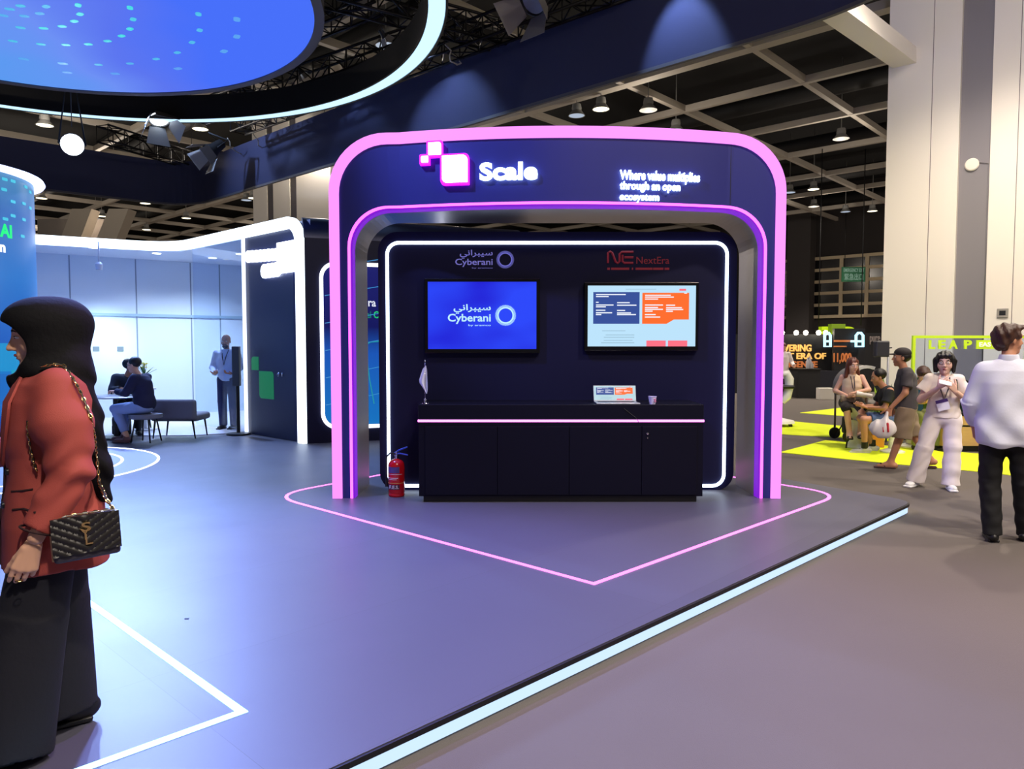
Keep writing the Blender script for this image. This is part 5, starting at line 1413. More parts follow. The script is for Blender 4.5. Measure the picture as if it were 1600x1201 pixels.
def sdf_geo(prims, res=.008, disp=None, pad=.03):
    bs = [bounds(pr) for pr in prims if pr[2] == 'u']
    lo = np.min([b[0] for b in bs], 0) - pad; hi = np.max([b[1] for b in bs], 0) + pad
    BK = 8; nb = np.ceil((hi - lo) / (res * BK)).astype(int) + 1; N = nb * BK
    ci = np.stack(np.meshgrid(*[np.arange(n) for n in nb], indexing='ij'), -1).reshape(-1, 3)
    cc = lo + (ci * BK + (BK - 1) / 2) * res
    dc = evalsdf(prims, cc, disp)
    act = np.abs(dc) < BK * res * 1.25 + .012
    Dn = np.where(dc < 0, -1., 1.).reshape(nb).astype(np.float32)
    Dn = Dn.repeat(BK, 0).repeat(BK, 1).repeat(BK, 2)
    off = np.stack(np.meshgrid(*[np.arange(BK)] * 3, indexing='ij'), -1).reshape(-1, 3)
    ai = ci[act]
    for s in range(0, len(ai), 400):
        idx = (ai[s:s + 400, None, :] * BK + off[None]).reshape(-1, 3)
        Dn[idx[:, 0], idx[:, 1], idx[:, 2]] = evalsdf(prims, lo + idx * res, disp)
    S = Dn < 0
    cnt = sum(S[a:S.shape[0] - 1 + a, b:S.shape[1] - 1 + b, c:S.shape[2] - 1 + c].astype(np.int8) for a in (0, 1) for b in (0, 1) for c in (0, 1))
    cells = np.argwhere((cnt > 0) & (cnt < 8))
    if not len(cells): return np.zeros((0, 3)), np.zeros((0, 4), int)
    co = [(a, b, c) for a in (0, 1) for b in (0, 1) for c in (0, 1)]
    val = {o: Dn[cells[:, 0] + o[0], cells[:, 1] + o[1], cells[:, 2] + o[2]].astype(float) for o in co}
    acc = np.zeros((len(cells), 3)); w = np.zeros(len(cells))
    for o in co:
        for ax in range(3):
            if o[ax]: continue
            o2 = list(o); o2[ax] = 1; o2 = tuple(o2); a, b = val[o], val[o2]; m = (a < 0) != (b < 0)
            t = np.where(m, a / np.where(m, a - b, 1), 0); pt = np.array(o, float)[None].repeat(len(cells), 0); pt[:, ax] = t
            acc[m] += pt[m]; w[m] += 1
    verts = lo + (cells + acc / w[:, None]) * res
    im = np.full(cnt.shape, -1, np.int32); im[cells[:, 0], cells[:, 1], cells[:, 2]] = np.arange(len(cells))
    faces = []
    for ax in range(3):
        u, v = (ax + 1) % 3, (ax + 2) % 3
        sl0 = [slice(1, -1)] * 3; sl1 = [slice(1, -1)] * 3; sl0[ax] = slice(0, -1); sl1[ax] = slice(1, None)
        a = S[tuple(sl0)]; b = S[tuple(sl1)]; e = np.argwhere(a != b)
        if not len(e): continue
        fl = a[e[:, 0], e[:, 1], e[:, 2]]
        base = e.copy(); base[:, u] += 1; base[:, v] += 1
        def cidx(du, dv):
            c = base.copy(); c[:, u] += du; c[:, v] += dv; return im[c[:, 0], c[:, 1], c[:, 2]]
        q = np.stack([cidx(-1, -1), cidx(0, -1), cidx(0, 0), cidx(-1, 0)], 1)
        q[~fl] = q[~fl][:, ::-1]; faces.append(q[(q >= 0).all(1)])
    return verts, np.concatenate(faces)
def mesh_from(name, geos):
    vs = np.concatenate([g[0] for g in geos]); o = 0; fs = []
    for g in geos: fs.append(g[1] + o); o += len(g[0])
    fs = np.concatenate(fs); me = bpy.data.meshes.new(name)
    me.vertices.add(len(vs)); me.vertices.foreach_set('co', vs.astype(np.float32).ravel())
    me.loops.add(len(fs) * 4); me.loops.foreach_set('vertex_index', fs.astype(np.int32).ravel())
    me.polygons.add(len(fs)); me.polygons.foreach_set('loop_start', np.arange(0, len(fs) * 4, 4, dtype=np.int32))
    me.polygons.foreach_set('use_smooth', np.ones(len(fs), bool))
    me.update(calc_edges=True); me.validate(); return me
def soft(name, prims, m, parent, res=.008, disp=None, label=None, extra=None):
    """one mesh of a smooth union, given in the local frame of its parent"""
    geos = [sdf_geo(prims, res, disp)] + [sdf_geo(e, r, None) for e, r in (extra or [])]
    me = mesh_from(name, geos)
    o = bpy.data.objects.new(name, me); COL.objects.link(o); me.materials.append(m)
    o.parent = parent; WM[o.name] = wm(parent); return tag(o, label)
def folds(amp, f, d=(0, 0, 1), seed=0.0):
    d = n_(d)
    def g(p):
        s = p @ d
        return amp * (np.sin(f * s + 3 * np.sin(f * .35 * p[:, 0] + seed) + 2.2 * np.sin(f * .3 * p[:, 1] + 1.3 + seed)) * .6 + .4 * np.sin(f * 1.7 * s + 4 * np.sin(f * .22 * (p[:, 0] + p[:, 1]) + seed * 2)))
    return g

def hand(w, fwd, pn, right, curls=(.3, .35, .4, .45), sc=1.0, thumb=(.7, .7, .3), spread=.0):
    """palm, four fingers bent joint by joint towards the palm normal pn, and a thumb on the side"""
    w = V(*w); f = n_(fwd); pn = V(*pn); pn = n_(pn - f * (pn @ f)); s = np.cross(f, pn) * (1 if right else -1); P = []
    offs = (.030, .010, -.011, -.030); lens = (.070, .078, .072, .056); kn = (.086, .09, .086, .078)
    for i in range(4):
        k = w + (f * kn[i] + s * offs[i]) * sc
        P.append(RC(w + s * offs[i] * .45 * sc, k, .014 * sc, .0115 * sc, .012))
        r = .0092 * sc; p = k; an = 0
        for j, fr in enumerate((.45, .31, .24)):
            an += curls[i]; d = f * math.cos(an) + pn * math.sin(an); q = p + d * lens[i] * fr * sc
            P.append(RC(p, q, r, r * .9, .003)); r *= .9; p = q
    d = n_(s * thumb[0] + f * thumb[1] + pn * thumb[2]); p = w + (s * .02 + f * .02) * sc
    for L, r0, r1 in ((.045, .015, .012), (.034, .0115, .010), (.027, .010, .0085)):
        q = p + d * L * sc; P.append(RC(p, q, r0 * sc, r1 * sc, .006)); p = q; d = n_(d + f * .22 + pn * .1)
    return P
def head(c, f, u=(0, 0, 1), sc=1.0, female=False):
    R = axes(f, u); c = V(*c); P = lambda x, y, z: c + R @ V(x, y, z) * sc
    E = lambda x, y, z, a, b, d, k=.02, op='u': EL(P(x, y, z), V(a, b, d) * sc, k * sc, op, R)
    C = lambda p, q, a, b, k=.01, op='u': RC(P(*p), P(*q), a * sc, b * sc, k * sc, op)
    jw = .9 if female else 1
    L = [E(0, -.012, .035, .073, .092, .085), E(0, .028, -.02, .060 * jw, .062, .078, .03), C((0, .03, -.06), (0, .066, -.096), .04 * jw, .022 * jw, .03),
         E(.045, .045, -.03, .022, .025, .03, .02), E(-.045, .045, -.03, .022, .025, .03, .02), C((-.03, .074, .03), (.03, .074, .03), .012, .012, .02),
         E(.031, .098, .006, .017, .018, .011, .012, 's'), E(-.031, .098, .006, .017, .018, .011, .012, 's'),
         C((0, .084, .012), (0, .108, -.030), .007, .0105, .012), E(.012, .094, -.034, .009, .010, .008, .006), E(-.012, .094, -.034, .009, .010, .008, .006),
         C((-.017, .085, -.058), (.017, .085, -.058), .007, .007, .008), C((-.013, .084, -.068), (.013, .084, -.068), .008, .008, .006), E(0, .1, -.063, .03, .012, .0018, .003, 's'),
         E(.074, -.008, -.012, .009, .018, .030, .008), E(-.074, -.008, -.012, .009, .018, .030, .008)]
    return L, P, R
SKIN = mat('skin_light', (214, 165, 140), rough=.55); SKINT = mat('skin_tan', (188, 132, 102), rough=.55); SKINP = mat('skin_pale', (226, 184, 166), rough=.5)
HAIRB = mat('hair_black', (16, 13, 14), rough=.45, bump=.5, bscale=90, stretch=(1, 1, .2)); HAIRN = mat('hair_brown', (64, 38, 28), rough=.45, bump=.6, bscale=80, stretch=(1, 1, .25)); HAIRR = mat('hair_auburn', (92, 44, 30), rough=.45, bump=.5, bscale=80, stretch=(1, 1, .2))
EYEW = mat('eye_white', (225, 222, 220), rough=.25); EYED = mat('eye_dark', (22, 14, 12), rough=.2); LIPM = mat('lip_rose', (168, 84, 84), rough=.5)
def faceparts(root, P, R, sc=1.0, hairm=None, lids=True, res=.003, openness=1.0):
    for s in (-1, 1):
        soft('eyeball', [EL(P(s * .031, .0735, .006), V(.0125, .0125, .0115 * openness) * sc)], EYEW, root, res * sc)
        soft('iris', [EL(P(s * .031, .0835, .0045), V(.0055, .0035, .0055 * openness) * sc)], EYED, root, res * .7 * sc)
        soft('eyebrow', [RC(P(s * .014, .0885, .027), P(s * .034, .0875, .032), .0032 * sc, .0036 * sc, .004), RC(P(s * .034, .0875, .032), P(s * .05, .076, .026), .0036 * sc, .002 * sc, .004)], hairm or HAIRB, root, res * sc)
    soft('lips', [RC(P(-.018, .0865, -.0595), P(0, .0935, -.057), .0035 * sc, .0045 * sc, .004), RC(P(.018, .0865, -.0595), P(0, .0935, -.057), .0035 * sc, .0045 * sc, .004), RC(P(-.012, .0875, -.069), P(.012, .0875, -.069), .0052 * sc, .0052 * sc, .004)], LIPM, root, res * sc)

def limb(J, a, b, c, r):
    A = V(*J[a]); q = V(*J['chest'])
    if a[:2] == 'sh': A = q + (A - q) * .9
    return [RC(A, J[b], r[0], r[1], .03), RC(J[b], J[c], r[1], r[2], .02)]
def base_body(J, sc=1.0, legs=True, female=False, neckr=.052, handr=1.0, HL=None, HR=None, bare_feet=False):
    """torso, neck, limbs of the figure; hands and head are added by the caller"""
    p, c, n = V(*J['pel']), V(*J['chest']), V(*J['neck'])
    up = n_(n - p)
    B = [EL(p, V(.135, .09, .10), .05), RC(p, (p + c) / 2, .095, .09, .05), EL(c, V(.14, .095, .14), .05), RC(c + (V(*J['shL']) - c) * .84, c + (V(*J['shR']) - c) * .84, .046, .046, .04), RC(n - up * .04, V(*J['head']) - V(0, 0, .06), neckr, neckr * .92, .03)]
    for s in 'LR':
        B += limb(J, 'sh' + s, 'el' + s, 'wr' + s, (.044, .037, .026))
        B += limb(J, 'hip' + s, 'kn' + s, 'an' + s, (.082, .055, .038))
    return B
def foot_prims(a, f, L=.25, w=.045, h=.04, z0=.0):
    a = V(*a); f = n_(V(f[0], f[1], 0)); g = V(a[0], a[1], z0)
    return [RC(g - f * .05 + V(0, 0, h), g + f * .05 + V(0, 0, h), h, h, .03), RC(g + f * .05 + V(0, 0, h * .8), g + f * (L - .09) + V(0, 0, h * .62), h * .95, h * .62, .03), RC(a, g + V(0, 0, h), .035, .035, .03)]
def shoe(name, a, f, m, root, L=.27, h=.045, sole=None, z0=0.0, res=.007, low=0):
    a = V(*a); f = n_(V(f[0], f[1], 0)); g = V(a[0], a[1], z0); R = axes(f, (0, 0, 1))
    P = [EL(g - f * .03 + V(0, 0, h * .95), V(.042, .075, h), .03, R=R), EL(g + f * (L * .42) + V(0, 0, h * .7), V(.046, L * .3, h * .72), .04, R=R), RC(g + V(0, 0, h), g + V(0, 0, h * 1.9 - low), .042, .040, .02),
         BX(g + V(0, 0, -.05), V(.2, .4, .055), 0, .001, 's', R)]
    o = soft(name, P, m, root, res)
    c = g + f * (L * .26) + V(0, 0, .012)
    soft('sole', [BX(c, V(.044, L * .5 + .005, .012), .01, .01, R=R), EL(g + f * (L * .45) + V(0, 0, .012), V(.05, L * .3, .012), .01, R=R)], sole or m, o, res)
    return o
# ------------------------------------------------------------------ people
def place(px, py, z, theta, label, dy=0):
    g = G(px, py, z); return thing('person', (g.x, g.y + dy, z), label, 'person', rot=math.radians(theta))
# --- woman in the red blazer, walking to the left in the foreground
W = place(97, 1150, PH, 126, 'woman in a black headscarf and rust red blazer walking at the left foreground')
hc0 = V(.0, .022, 1.535); hf = n_(V(.04, .97, -.14))
HD, P, Rh = head(hc0, hf, (0, .12, 1), 1.0, True)
J = dict(pel=(0, -.01, .93), chest=(0, -.01, 1.24), neck=(0, .01, 1.42), head=(0, .01, 1.52), shL=(-.17, -.01, 1.355), shR=(.17, .0, 1.36), elL=(-.235, -.035, 1.06), elR=(.22, .0, 1.08),
         wrL=(-.245, .075, .835), wrR=(.20, .24, 1.09), hipL=(-.09, 0, .9), hipR=(.09, -.01, .9), knL=(-.10, .12, .50), knR=(.09, .0, .48), anL=(-.10, .20, .10), anR=(.08, -.02, .12))
body = base_body(J, female=True) + HD
hl = hand((-.245, .082, .815), (-.02, .36, -1), (1, -.1, 0), False, (.35, .45, .5, .6), 1.0, (.35, 1.0, .5))
hr = hand((.20, .25, 1.085), (-.1, 1, .05), (-1, 0, 0), True, (.7, .75, .8, .85), 1.0)
WSK = mat('skin_warm', (226, 176, 146), rough=.5)
soft('body', body, WSK, W, .0065, extra=[(hl, .0035), (hr, .0045)])
faceparts(W, P, Rh, 1.0, HAIRB, res=.0028, openness=.5)
soft('eyelashes', [RC(P(-.042, .083, .010), P(-.021, .087, .012), .0018, .0018, .002), RC(P(.042, .083, .010), P(.021, .087, .012), .0018, .0018, .002)], EYED, W, .002)
# trousers
NAVT = mat('trouser_dark_navy', (9, 11, 25), rough=.85, bump=.15, bscale=40)
tr_ = [RC((-.08, .02, .86), (-.10, .09, .52), .10, .112, .05), RC((.085, .01, .86), (.09, .0, .50), .11, .108, .05), EL((0, .0, .88), (.16, .13, .14), .05),
       CC((-.10, .09, .54), (-.10, .17, .045), .115, .14, .04), CC((.09, .0, .52), (.09, -.005, .075), .108, .125, .04)]
soft('trousers', tr_, NAVT, W, .008, lambda p: folds(.010, 26, (1, 1, .05), 1)(p) * np.clip((.95 - p[:, 2]) * 2, 0, 1))
SHB = mat('shoe_black', (14, 13, 16), rough=.45)
shoe('shoe', (-.10, .22, .1), (0, 1), SHB, W, .26, .045); shoe('shoe', (.09, -.04, .1), (0, 1), SHB, W, .28, .055, z0=.004)
# blazer
RUST = mat('blazer_rust_red', (162, 70, 62), rough=.8, bump=.12, bscale=300)
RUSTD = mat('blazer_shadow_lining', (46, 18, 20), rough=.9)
bl = [LF([(.69, 0, .0, .215, .175), (.85, 0, .0, .212, .17), (1.0, 0, .0, .185, .15), (1.1, 0, .0, .18, .145), (1.2, 0, .005, .185, .148), (1.3, 0, .0, .185, .145), (1.36, 0, -.005, .175, .12), (1.41, 0, -.01, .11, .09), (1.43, 0, 0, .07, .075)], .05, n=2.7),
      RC((-.165, -.01, 1.345), (-.205, -.02, 1.22), .075, .088, .04), RC((-.205, -.02, 1.22), (-.235, -.035, 1.06), .088, .072, .03), CC((-.235, -.035, 1.06), (-.245, .065, .865), .07, .058, .03), 
      RC((.165, 0, 1.345), (.22, .0, 1.08), .075, .07, .04), CC((.22, 0, 1.08), (.20, .20, 1.09), .068, .056, .03)]
def bfold(p):
    q = np.zeros(len(p)); arm = np.clip((-p[:, 0] - .15) * 20, 0, 1)
    q += .006 * np.sin(60 * p[:, 2] + 14 * p[:, 1] + 2 * np.sin(30 * p[:, 1])) * arm * np.exp(-((p[:, 2] - 1.06) / .10) ** 2) * 1.4
    q += .005 * np.sin(34 * (p[:, 2] * .7 + p[:, 1]) + 3 * np.sin(12 * p[:, 1] + 9 * p[:, 2])) * np.exp(-((p[:, 2] - 1.0) / .2) ** 2)
    q += .003 * np.sin(30 * p[:, 1] + 12 * p[:, 2])
    return q
soft('blazer', bl, RUST, W, .0065, bfold)
def onside(y, z, x0=-.45, off=.0):   # outer (left hand side) surface of the blazer
    pts = np.array([[x0 + .002 * i, y, z] for i in range(230)]); d = evalsdf(bl, pts, bfold); i = int(np.argmax(d < 0)); return pts[i] - V(off, 0, 0)
def onfront(x, z, off=0.0):
    pts = np.array([[x, .4 - .002 * i, z] for i in range(250)]); d = evalsdf(bl[:1], pts, bfold); i = int(np.argmax(d < 0)); return pts[i] + V(0, off, 0)
# lapel, front edge, pocket flap, buttons
lap = [onfront(x, z, .004) for x, z in ((-.035, 1.40), (-.06, 1.30), (-.065, 1.2), (-.02, 1.08))]
lo_ = [onfront(x, z, .006) for x, z in ((-.085, 1.385), (-.125, 1.30), (-.115, 1.2), (-.03, 1.07))]
mbw = MB(wm(W))
mbw.loft([[Vector(a), Vector(b), Vector(b) + Vector((-.002, .009, 0)), Vector(a) + Vector((0, .009, 0))] for a, b in zip(lap, lo_)]).build('lapel', RUST, W)
mbw = MB(wm(W)); secs_ = []
for z in (1.42, 1.35, 1.28, 1.2, 1.12, 1.05):
    w0 = .012 + (z - 1.05) * .11; a, b = onfront(-.0 - w0 * .2, z, .002), onfront(w0, z, .002); secs_.append([Vector(a), Vector(b), Vector(b) + Vector((0, .004, 0)), Vector(a) + Vector((0, .004, 0))])
mbw.loft(secs_).build('dark_top', RUSTD, W)
mbw = MB(wm(W)); es = [onfront(.005, z, .002) for z in (1.06, .98, .9, .82, .74, .70)]
mbw.tube([Vector(e) for e in es], .006, 6).build('front_edge', RUSTD, W)
BTN = mat('button_black', (18, 16, 20), rough=.3)
for x, z in ((-.065, .93), (-.07, 1.05)):
    e = onfront(x, z, .004); MB(wm(W)).lathe([(0, .006), (.011, .006), (.013, .0), (.0, -.002)], Vector(e), 18, Vector((-.3, 1, 0)).to_track_quat('Z', 'Y').to_matrix()).build('button', BTN, W)
pk = [onside(y, z, off=.002) for y, z in ((.13, .985), (.085, .992))]
for dz, nm in ((0, 'pocket_flap'), (-.062, 'pocket_welt')):
    q0 = onside(.135, .985 + dz, off=.003); q1 = onside(.075, .995 + dz, off=.003)
    MB(wm(W)).tube([Vector(q0), Vector(onside(.105, .99 + dz, off=.003)), Vector(q1)], .0042, 6).build(nm, RUSTD, W)
MB(wm(W)).tube([Vector((-.245 + .062 * math.cos(a), .065 + .055 * math.sin(a), .862 + .02 * math.sin(a))) for a in [2 * math.pi * k / 20 for k in range(20)]], .004, 6, closed=True).build('cuff_edge', RUSTD, W)
# ring
MB(wm(W)).tube([Vector((-.262 + .011 * math.cos(a), .128 + .011 * math.sin(a), .70)) for a in [2 * math.pi * k / 14 for k in range(14)]], .0018, 5, closed=True).build('ring', mat('gold', (214, 170, 96), rough=.2, metal=1), W)
# headscarf
SCF = mat('scarf_black', (5, 5, 9), rough=.85, spec=.25, bump=.2, bscale=60)
sk = [EL(hc0 + V(0, -.04, .035), V(.105, .135, .112), .04, R=axes((0, 1, -.25), (0, .25, 1))), EL(hc0 + V(0, .02, .05), V(.092, .108, .088), .04), EL(hc0 + V(0, -.045, -.06), V(.10, .105, .11), .05),
      RC((0, .02, 1.45), (0, -.01, 1.40), .10, .115, .05), EL((0, -.01, 1.395), (.155, .115, .05), .05), RC((0, .055, 1.425), (0, .08, 1.37), .065, .05, .04),
      RC((-.05, -.06, 1.42), (-.10, -.10, 1.22), .065, .055, .05), RC((-.10, -.10, 1.22), (-.12, -.135, 1.05), .055, .04, .04), RC((-.12, -.135, 1.05), (-.13, -.15, .93), .04, .024, .04), RC((.03, -.07, 1.40), (.0, -.12, 1.1), .065, .045, .05),
      EL(P(0, .135, -.035), V(.13, .098, .088), .012, 's', R=Rh), EL(P(0, .15, .01), V(.11, .095, .062), .012, 's', R=Rh)]
soft('headscarf', sk, SCF, W, .006, lambda p: .004 * np.sin(60 * p[:, 2] - 30 * p[:, 1] + 3 * np.sin(20 * p[:, 1])) * np.clip((1.50 - p[:, 2]) * 8, 0, 1) + .004 * np.sin(90 * p[:, 1] + 30 * p[:, 0]) * np.clip((1.33 - p[:, 2]) * 6, 0, 1))
# hand bag with chain strap
def wl(y, z, x=-.33): return Vector((x, y, z))
LEA = mat('leather_black_quilted', (30, 28, 28), rough=.35); LEA2 = mat('leather_grey_edge', (52, 50, 62), rough=.45, bump=.2, bscale=80); GOLDM = mat('gold_chain', (222, 190, 130), rough=.22, metal=1)
Wl = wm(W)
bag = thing('handbag', Wl @ Vector((-.30, -.09, .755)), 'small black quilted handbag on a gold chain beside the red blazer', 'handbag')
Mbag = Wl @ Matrix.Translation((-.295, -.075, .755)) @ Matrix.Rotation(math.radians(-90), 4, 'Z') @ Matrix.Rotation(math.radians(-3), 4, 'Y')
# bag frame: x runs along the woman (left in the photo to right), -y outward
bw, bh, bd = .205, .155, .055
MB(Mbag).box((0, 0, bh * .5), (bw, bd, bh), bev=.012, seg=3).build('body', LEA2, bag)
MB(Mbag).box((.0, .034, bh * .47), (bw * 1.03, .012, bh * .98), bev=.004).build('folded_paper', mat('paper_tan', (214, 176, 136), rough=.8), bag)
nx_, nz_ = 48, 30; secs_ = []
for j in range(nz_ + 1):
    v = j / nz_; row = []
    for i in range(nx_ + 1):
        u = i / nx_; x = (u - .5) * bw * 1.02; z = bh * (.17 + .85 * v)
        ph = (z + abs(x) * .62 * -1 + .0) / .026
        q_ = abs(math.sin(math.pi * ph)) ** .6
        row.append(Vector((x, -bd / 2 - .004 - .007 * q_, z)))
    secs_.append(row + [Vector((r.x, -bd / 2 + .002, r.z)) for r in row[::-1]])
MB(Mbag).loft(secs_).build('quilted_flap', LEA, bag)
text('S', (-.014, .014, bh * .66, bh * .87), Mbag @ Matrix.Translation((0, -bd / 2 - .010, 0)), GOLDM, bag, 'gold_monogram', .005, .02)
text('Y', (-.020, .010, bh * .48, bh * .74), Mbag @ Matrix.Translation((0, -bd / 2 - .012, 0)), GOLDM, bag, 'gold_monogram', .005, .0)
text('L', (-.006, .016, bh * .36, bh * .60), Mbag @ Matrix.Translation((0, -bd / 2 - .011, 0)), GOLDM, bag, 'gold_monogram', .005, .0)
def links(pts, name='chain_strap', step=.0125, cord=True):
    pts = [Vector(p) for p in pts]; seg = []
    dense = []
    for i in range(len(pts) - 1):
        n = max(1, int((pts[i + 1] - pts[i]).length / .004))
        for k in range(n): dense.append(pts[i].lerp(pts[i + 1], k / n))
    dense.append(pts[-1]); acc = 0; mb = MB(); k = 0; last = dense[0]
    for i in range(1, len(dense)):
        acc += (dense[i] - dense[i - 1]).length
        if acc >= step:
            acc = 0; t = (dense[i] - dense[i - 1]).normalized(); a = t.cross(Vector((.3, .5, .8))).normalized(); b = t.cross(a)
            if k % 2: a, b = b, a
            c = dense[i]; mb.tube([c + t * .0095 * math.cos(q) + (a + b * .4).normalized() * .0055 * math.sin(q) for q in [2 * math.pi * j / 10 for j in range(10)]], .0022, 5, closed=True); k += 1
    mb.build(name, GOLDM, bag)
    mb = MB(); mb.tube(dense[::4] + [dense[-1]], .0035, 6); mb.build('leather_cord', LEA, bag)
def side(pts, off=.007):
    return [Wl @ Vector(onside(y, z, off=off)) for y, z in pts]
topc = Mbag @ Vector((bw / 2 - .01, 0, bh)); topl = Mbag @ Vector((-bw / 2 + .01, 0, bh))
def strap_pt(y, z):
    d = np.inf; pts = np.array([[-.45 + .002 * i, y, z] for i in range(230)]); e = evalsdf(bl + [s for s in sk if s[2] == 'u'], pts); i = int(np.argmax(e < 0.004)); return Wl @ Vector(pts[i] - V(.006, 0, 0))
def top_pt(x, y):
    pts = np.array([[x, y, 1.5 - .002 * i] for i in range(200)]); e = evalsdf(bl + [s for s in sk[3:] if s[2] == 'u'], pts); i = int(np.argmax(e < 0.006)); return Wl @ Vector(pts[i])
back = [top_pt(-.15, .04), top_pt(-.155, .02), top_pt(-.16, 0), top_pt(-.165, -.03)] + [strap_pt(y, z) for y, z in ((-.06, 1.37), (-.08, 1.32), (-.10, 1.25), (-.115, 1.18), (-.125, 1.1), (-.13, 1.0))] + [Wl @ Vector((-.28, -.14, .95)), topc]
links(back)
front = [strap_pt(y, z) for y, z in ((.085, 1.24), (.083, 1.19), (.078, 1.14), (.07, 1.09), (.062, 1.06))]
links(front)
links([topl, (topl + topc) / 2 + Vector((0, 0, .003)), topc])
# what she holds in her far hand
hp_ = Wl @ Vector((.17, .34, 1.12))
t = thing('mobile_phone', hp_ - Vector((0, 0, .07)), 'dark mobile phone in the far hand of the woman in the red blazer', 'phone')
MB(Wl @ Matrix.Translation((.165, .335, 1.11)) @ Matrix.Rotation(.5, 4, 'X')).box((0, 0, 0), (.012, .07, .145), bev=.005).build('case', BLACK, t)

# --- helper for simple standing or seated figures
def figure(root, J, skin, hd=(0, 1, 0), hsc=1.0, female=False, HLa=None, HRa=None, res=.009, face=True, feet=False, body_extra=None, footz=0.0, fdir=((0, 1), (0, 1))):
    HD, P, R = head(J['head'], hd, (0, 0, 1), hsc, female)
    b = base_body(J, female=female) + HD + (body_extra or [])
    if feet: b += foot_prims(J['anL'], fdir[0], .23, z0=J['anL'][2] - .08) + foot_prims(J['anR'], fdir[1], .23, z0=J['anR'][2] - .08)
    ex = []
    for a, right in ((HLa, False), (HRa, True)):
        if a: ex.append((hand(a[0], a[1], a[2], right, a[3] if len(a) > 3 else (.4, .45, .5, .55)), .005))
    soft('body', b, skin, root, res, extra=ex)
    if face: faceparts(root, P, R, hsc, res=.0035)
    return P, R

# --- man in the white shirt, seen from behind at the right
Mn = place(1566, 846, 0, -30, 'man in a loose white shirt and black trousers seen from behind at the right edge')
J = dict(pel=(0, 0, .95), chest=(0, 0, 1.30), neck=(0, -.01, 1.50), head=(0.0, .03, 1.65), shL=(-.17, 0, 1.40), shR=(.17, 0, 1.40), elL=(-.25, -.02, 1.15), elR=(.24, .04, 1.14), wrL=(-.22, .12, .93), wrR=(.20, .22, 1.02),
         hipL=(-.09, 0, .93), hipR=(.10, 0, .93), knL=(-.10, .01, .50), knR=(.13, .04, .51), anL=(-.07, -.02, .09), anR=(.17, .14, .09))
P, R = figure(Mn, J, SKINT, (.86, .5, -.02), 1.0, HLa=((-.22, .125, .92), (.1, .3, -1), (1, 0, 0)), HRa=((.20, .23, 1.02), (-.3, 1, .1), (-1, 0, 0)), fdir=((-.1, 1), (.3, 1)))
soft('hair', [EL(P(0, -.028, .045), V(.088, .104, .09), .02, R=R), EL(P(0, -.06, -.01), V(.078, .062, .085), .03, R=R), EL(P(0, .055, .095), V(.06, .045, .03), .03, R=R), EL(P(.07, .01, .03), V(.02, .035, .03), .02, R=R), EL(P(-.07, .01, .03), V(.02, .035, .03), .02, R=R),
              EL(P(0, .10, -.03), V(.075, .07, .085), .012, 's', R=R), EL(P(.085, .0, -.03), V(.02, .03, .035), .01, 's', R=R), EL(P(-.085, .0, -.03), V(.02, .03, .035), .01, 's', R=R)], HAIRN, Mn, .006,
     lambda p: .005 * np.sin(95 * p[:, 0] + 40 * p[:, 2]) + .004 * np.sin(80 * p[:, 1] - 60 * p[:, 2]))
WSH = mat('shirt_white', (222, 224, 240), rough=.8, bump=.1, bscale=60)
sh_ = [LF([(.79, 0, -.01, .20, .15), (.82, 0, -.01, .215, .165), (.95, 0, -.01, .215, .165), (1.1, 0, -.01, .205, .155), (1.3, 0, -.01, .205, .145), (1.4, 0, -.01, .195, .12), (1.46, 0, -.01, .13, .09), (1.49, 0, -.01, .08, .07)], .04, n=2.5),
       RC((-.165, 0, 1.40), (-.24, -.02, 1.15), .074, .066, .06), CC((-.25, -.02, 1.15), (-.22, .10, .95), .07, .045, .04), RC((.165, 0, 1.40), (.235, .04, 1.14), .074, .066, .06), CC((.24, .04, 1.14), (.20, .20, 1.02), .07, .045, .04)]
soft('shirt', sh_, WSH, Mn, .008, lambda p: .009 * np.sin(22 * p[:, 0] + 9 * p[:, 2] + 2 * np.sin(7 * p[:, 2])) * np.clip((1.45 - p[:, 2]) * 3, 0, 1) + .004 * np.sin(40 * (p[:, 0] * .8 - p[:, 2] * .6)))
soft('collar', [LF([(1.475, 0, -.012, .078, .072), (1.53, 0, -.02, .066, .062)], .01), LF([(1.46, 0, -.012, .062, .055), (1.56, 0, -.02, .055, .05)], .004, 's')], WSH, Mn, .006)
BTR = mat('trousers_black', (14, 14, 17), rough=.8, bump=.1, bscale=40)
soft('trousers', [EL((0, 0, .92), (.16, .125, .15), .04), RC((-.09, 0, .9), (-.10, .01, .5), .098, .08, .04), CC((-.10, .01, .5), (-.07, -.02, .055), .08, .07, .03), RC((.09, 0, .9), (.13, .04, .5), .098, .08, .04), CC((.13, .04, .5), (.17, .14, .055), .08, .068, .03)], BTR, Mn, .009, folds(.004, 40, (.3, 0, 1), 2))
shoe('shoe', (-.07, -.0, .09), (-.1, 1), SHB, Mn, .28); shoe('shoe', (.17, .16, .09), (.3, 1), SHB, Mn, .28)

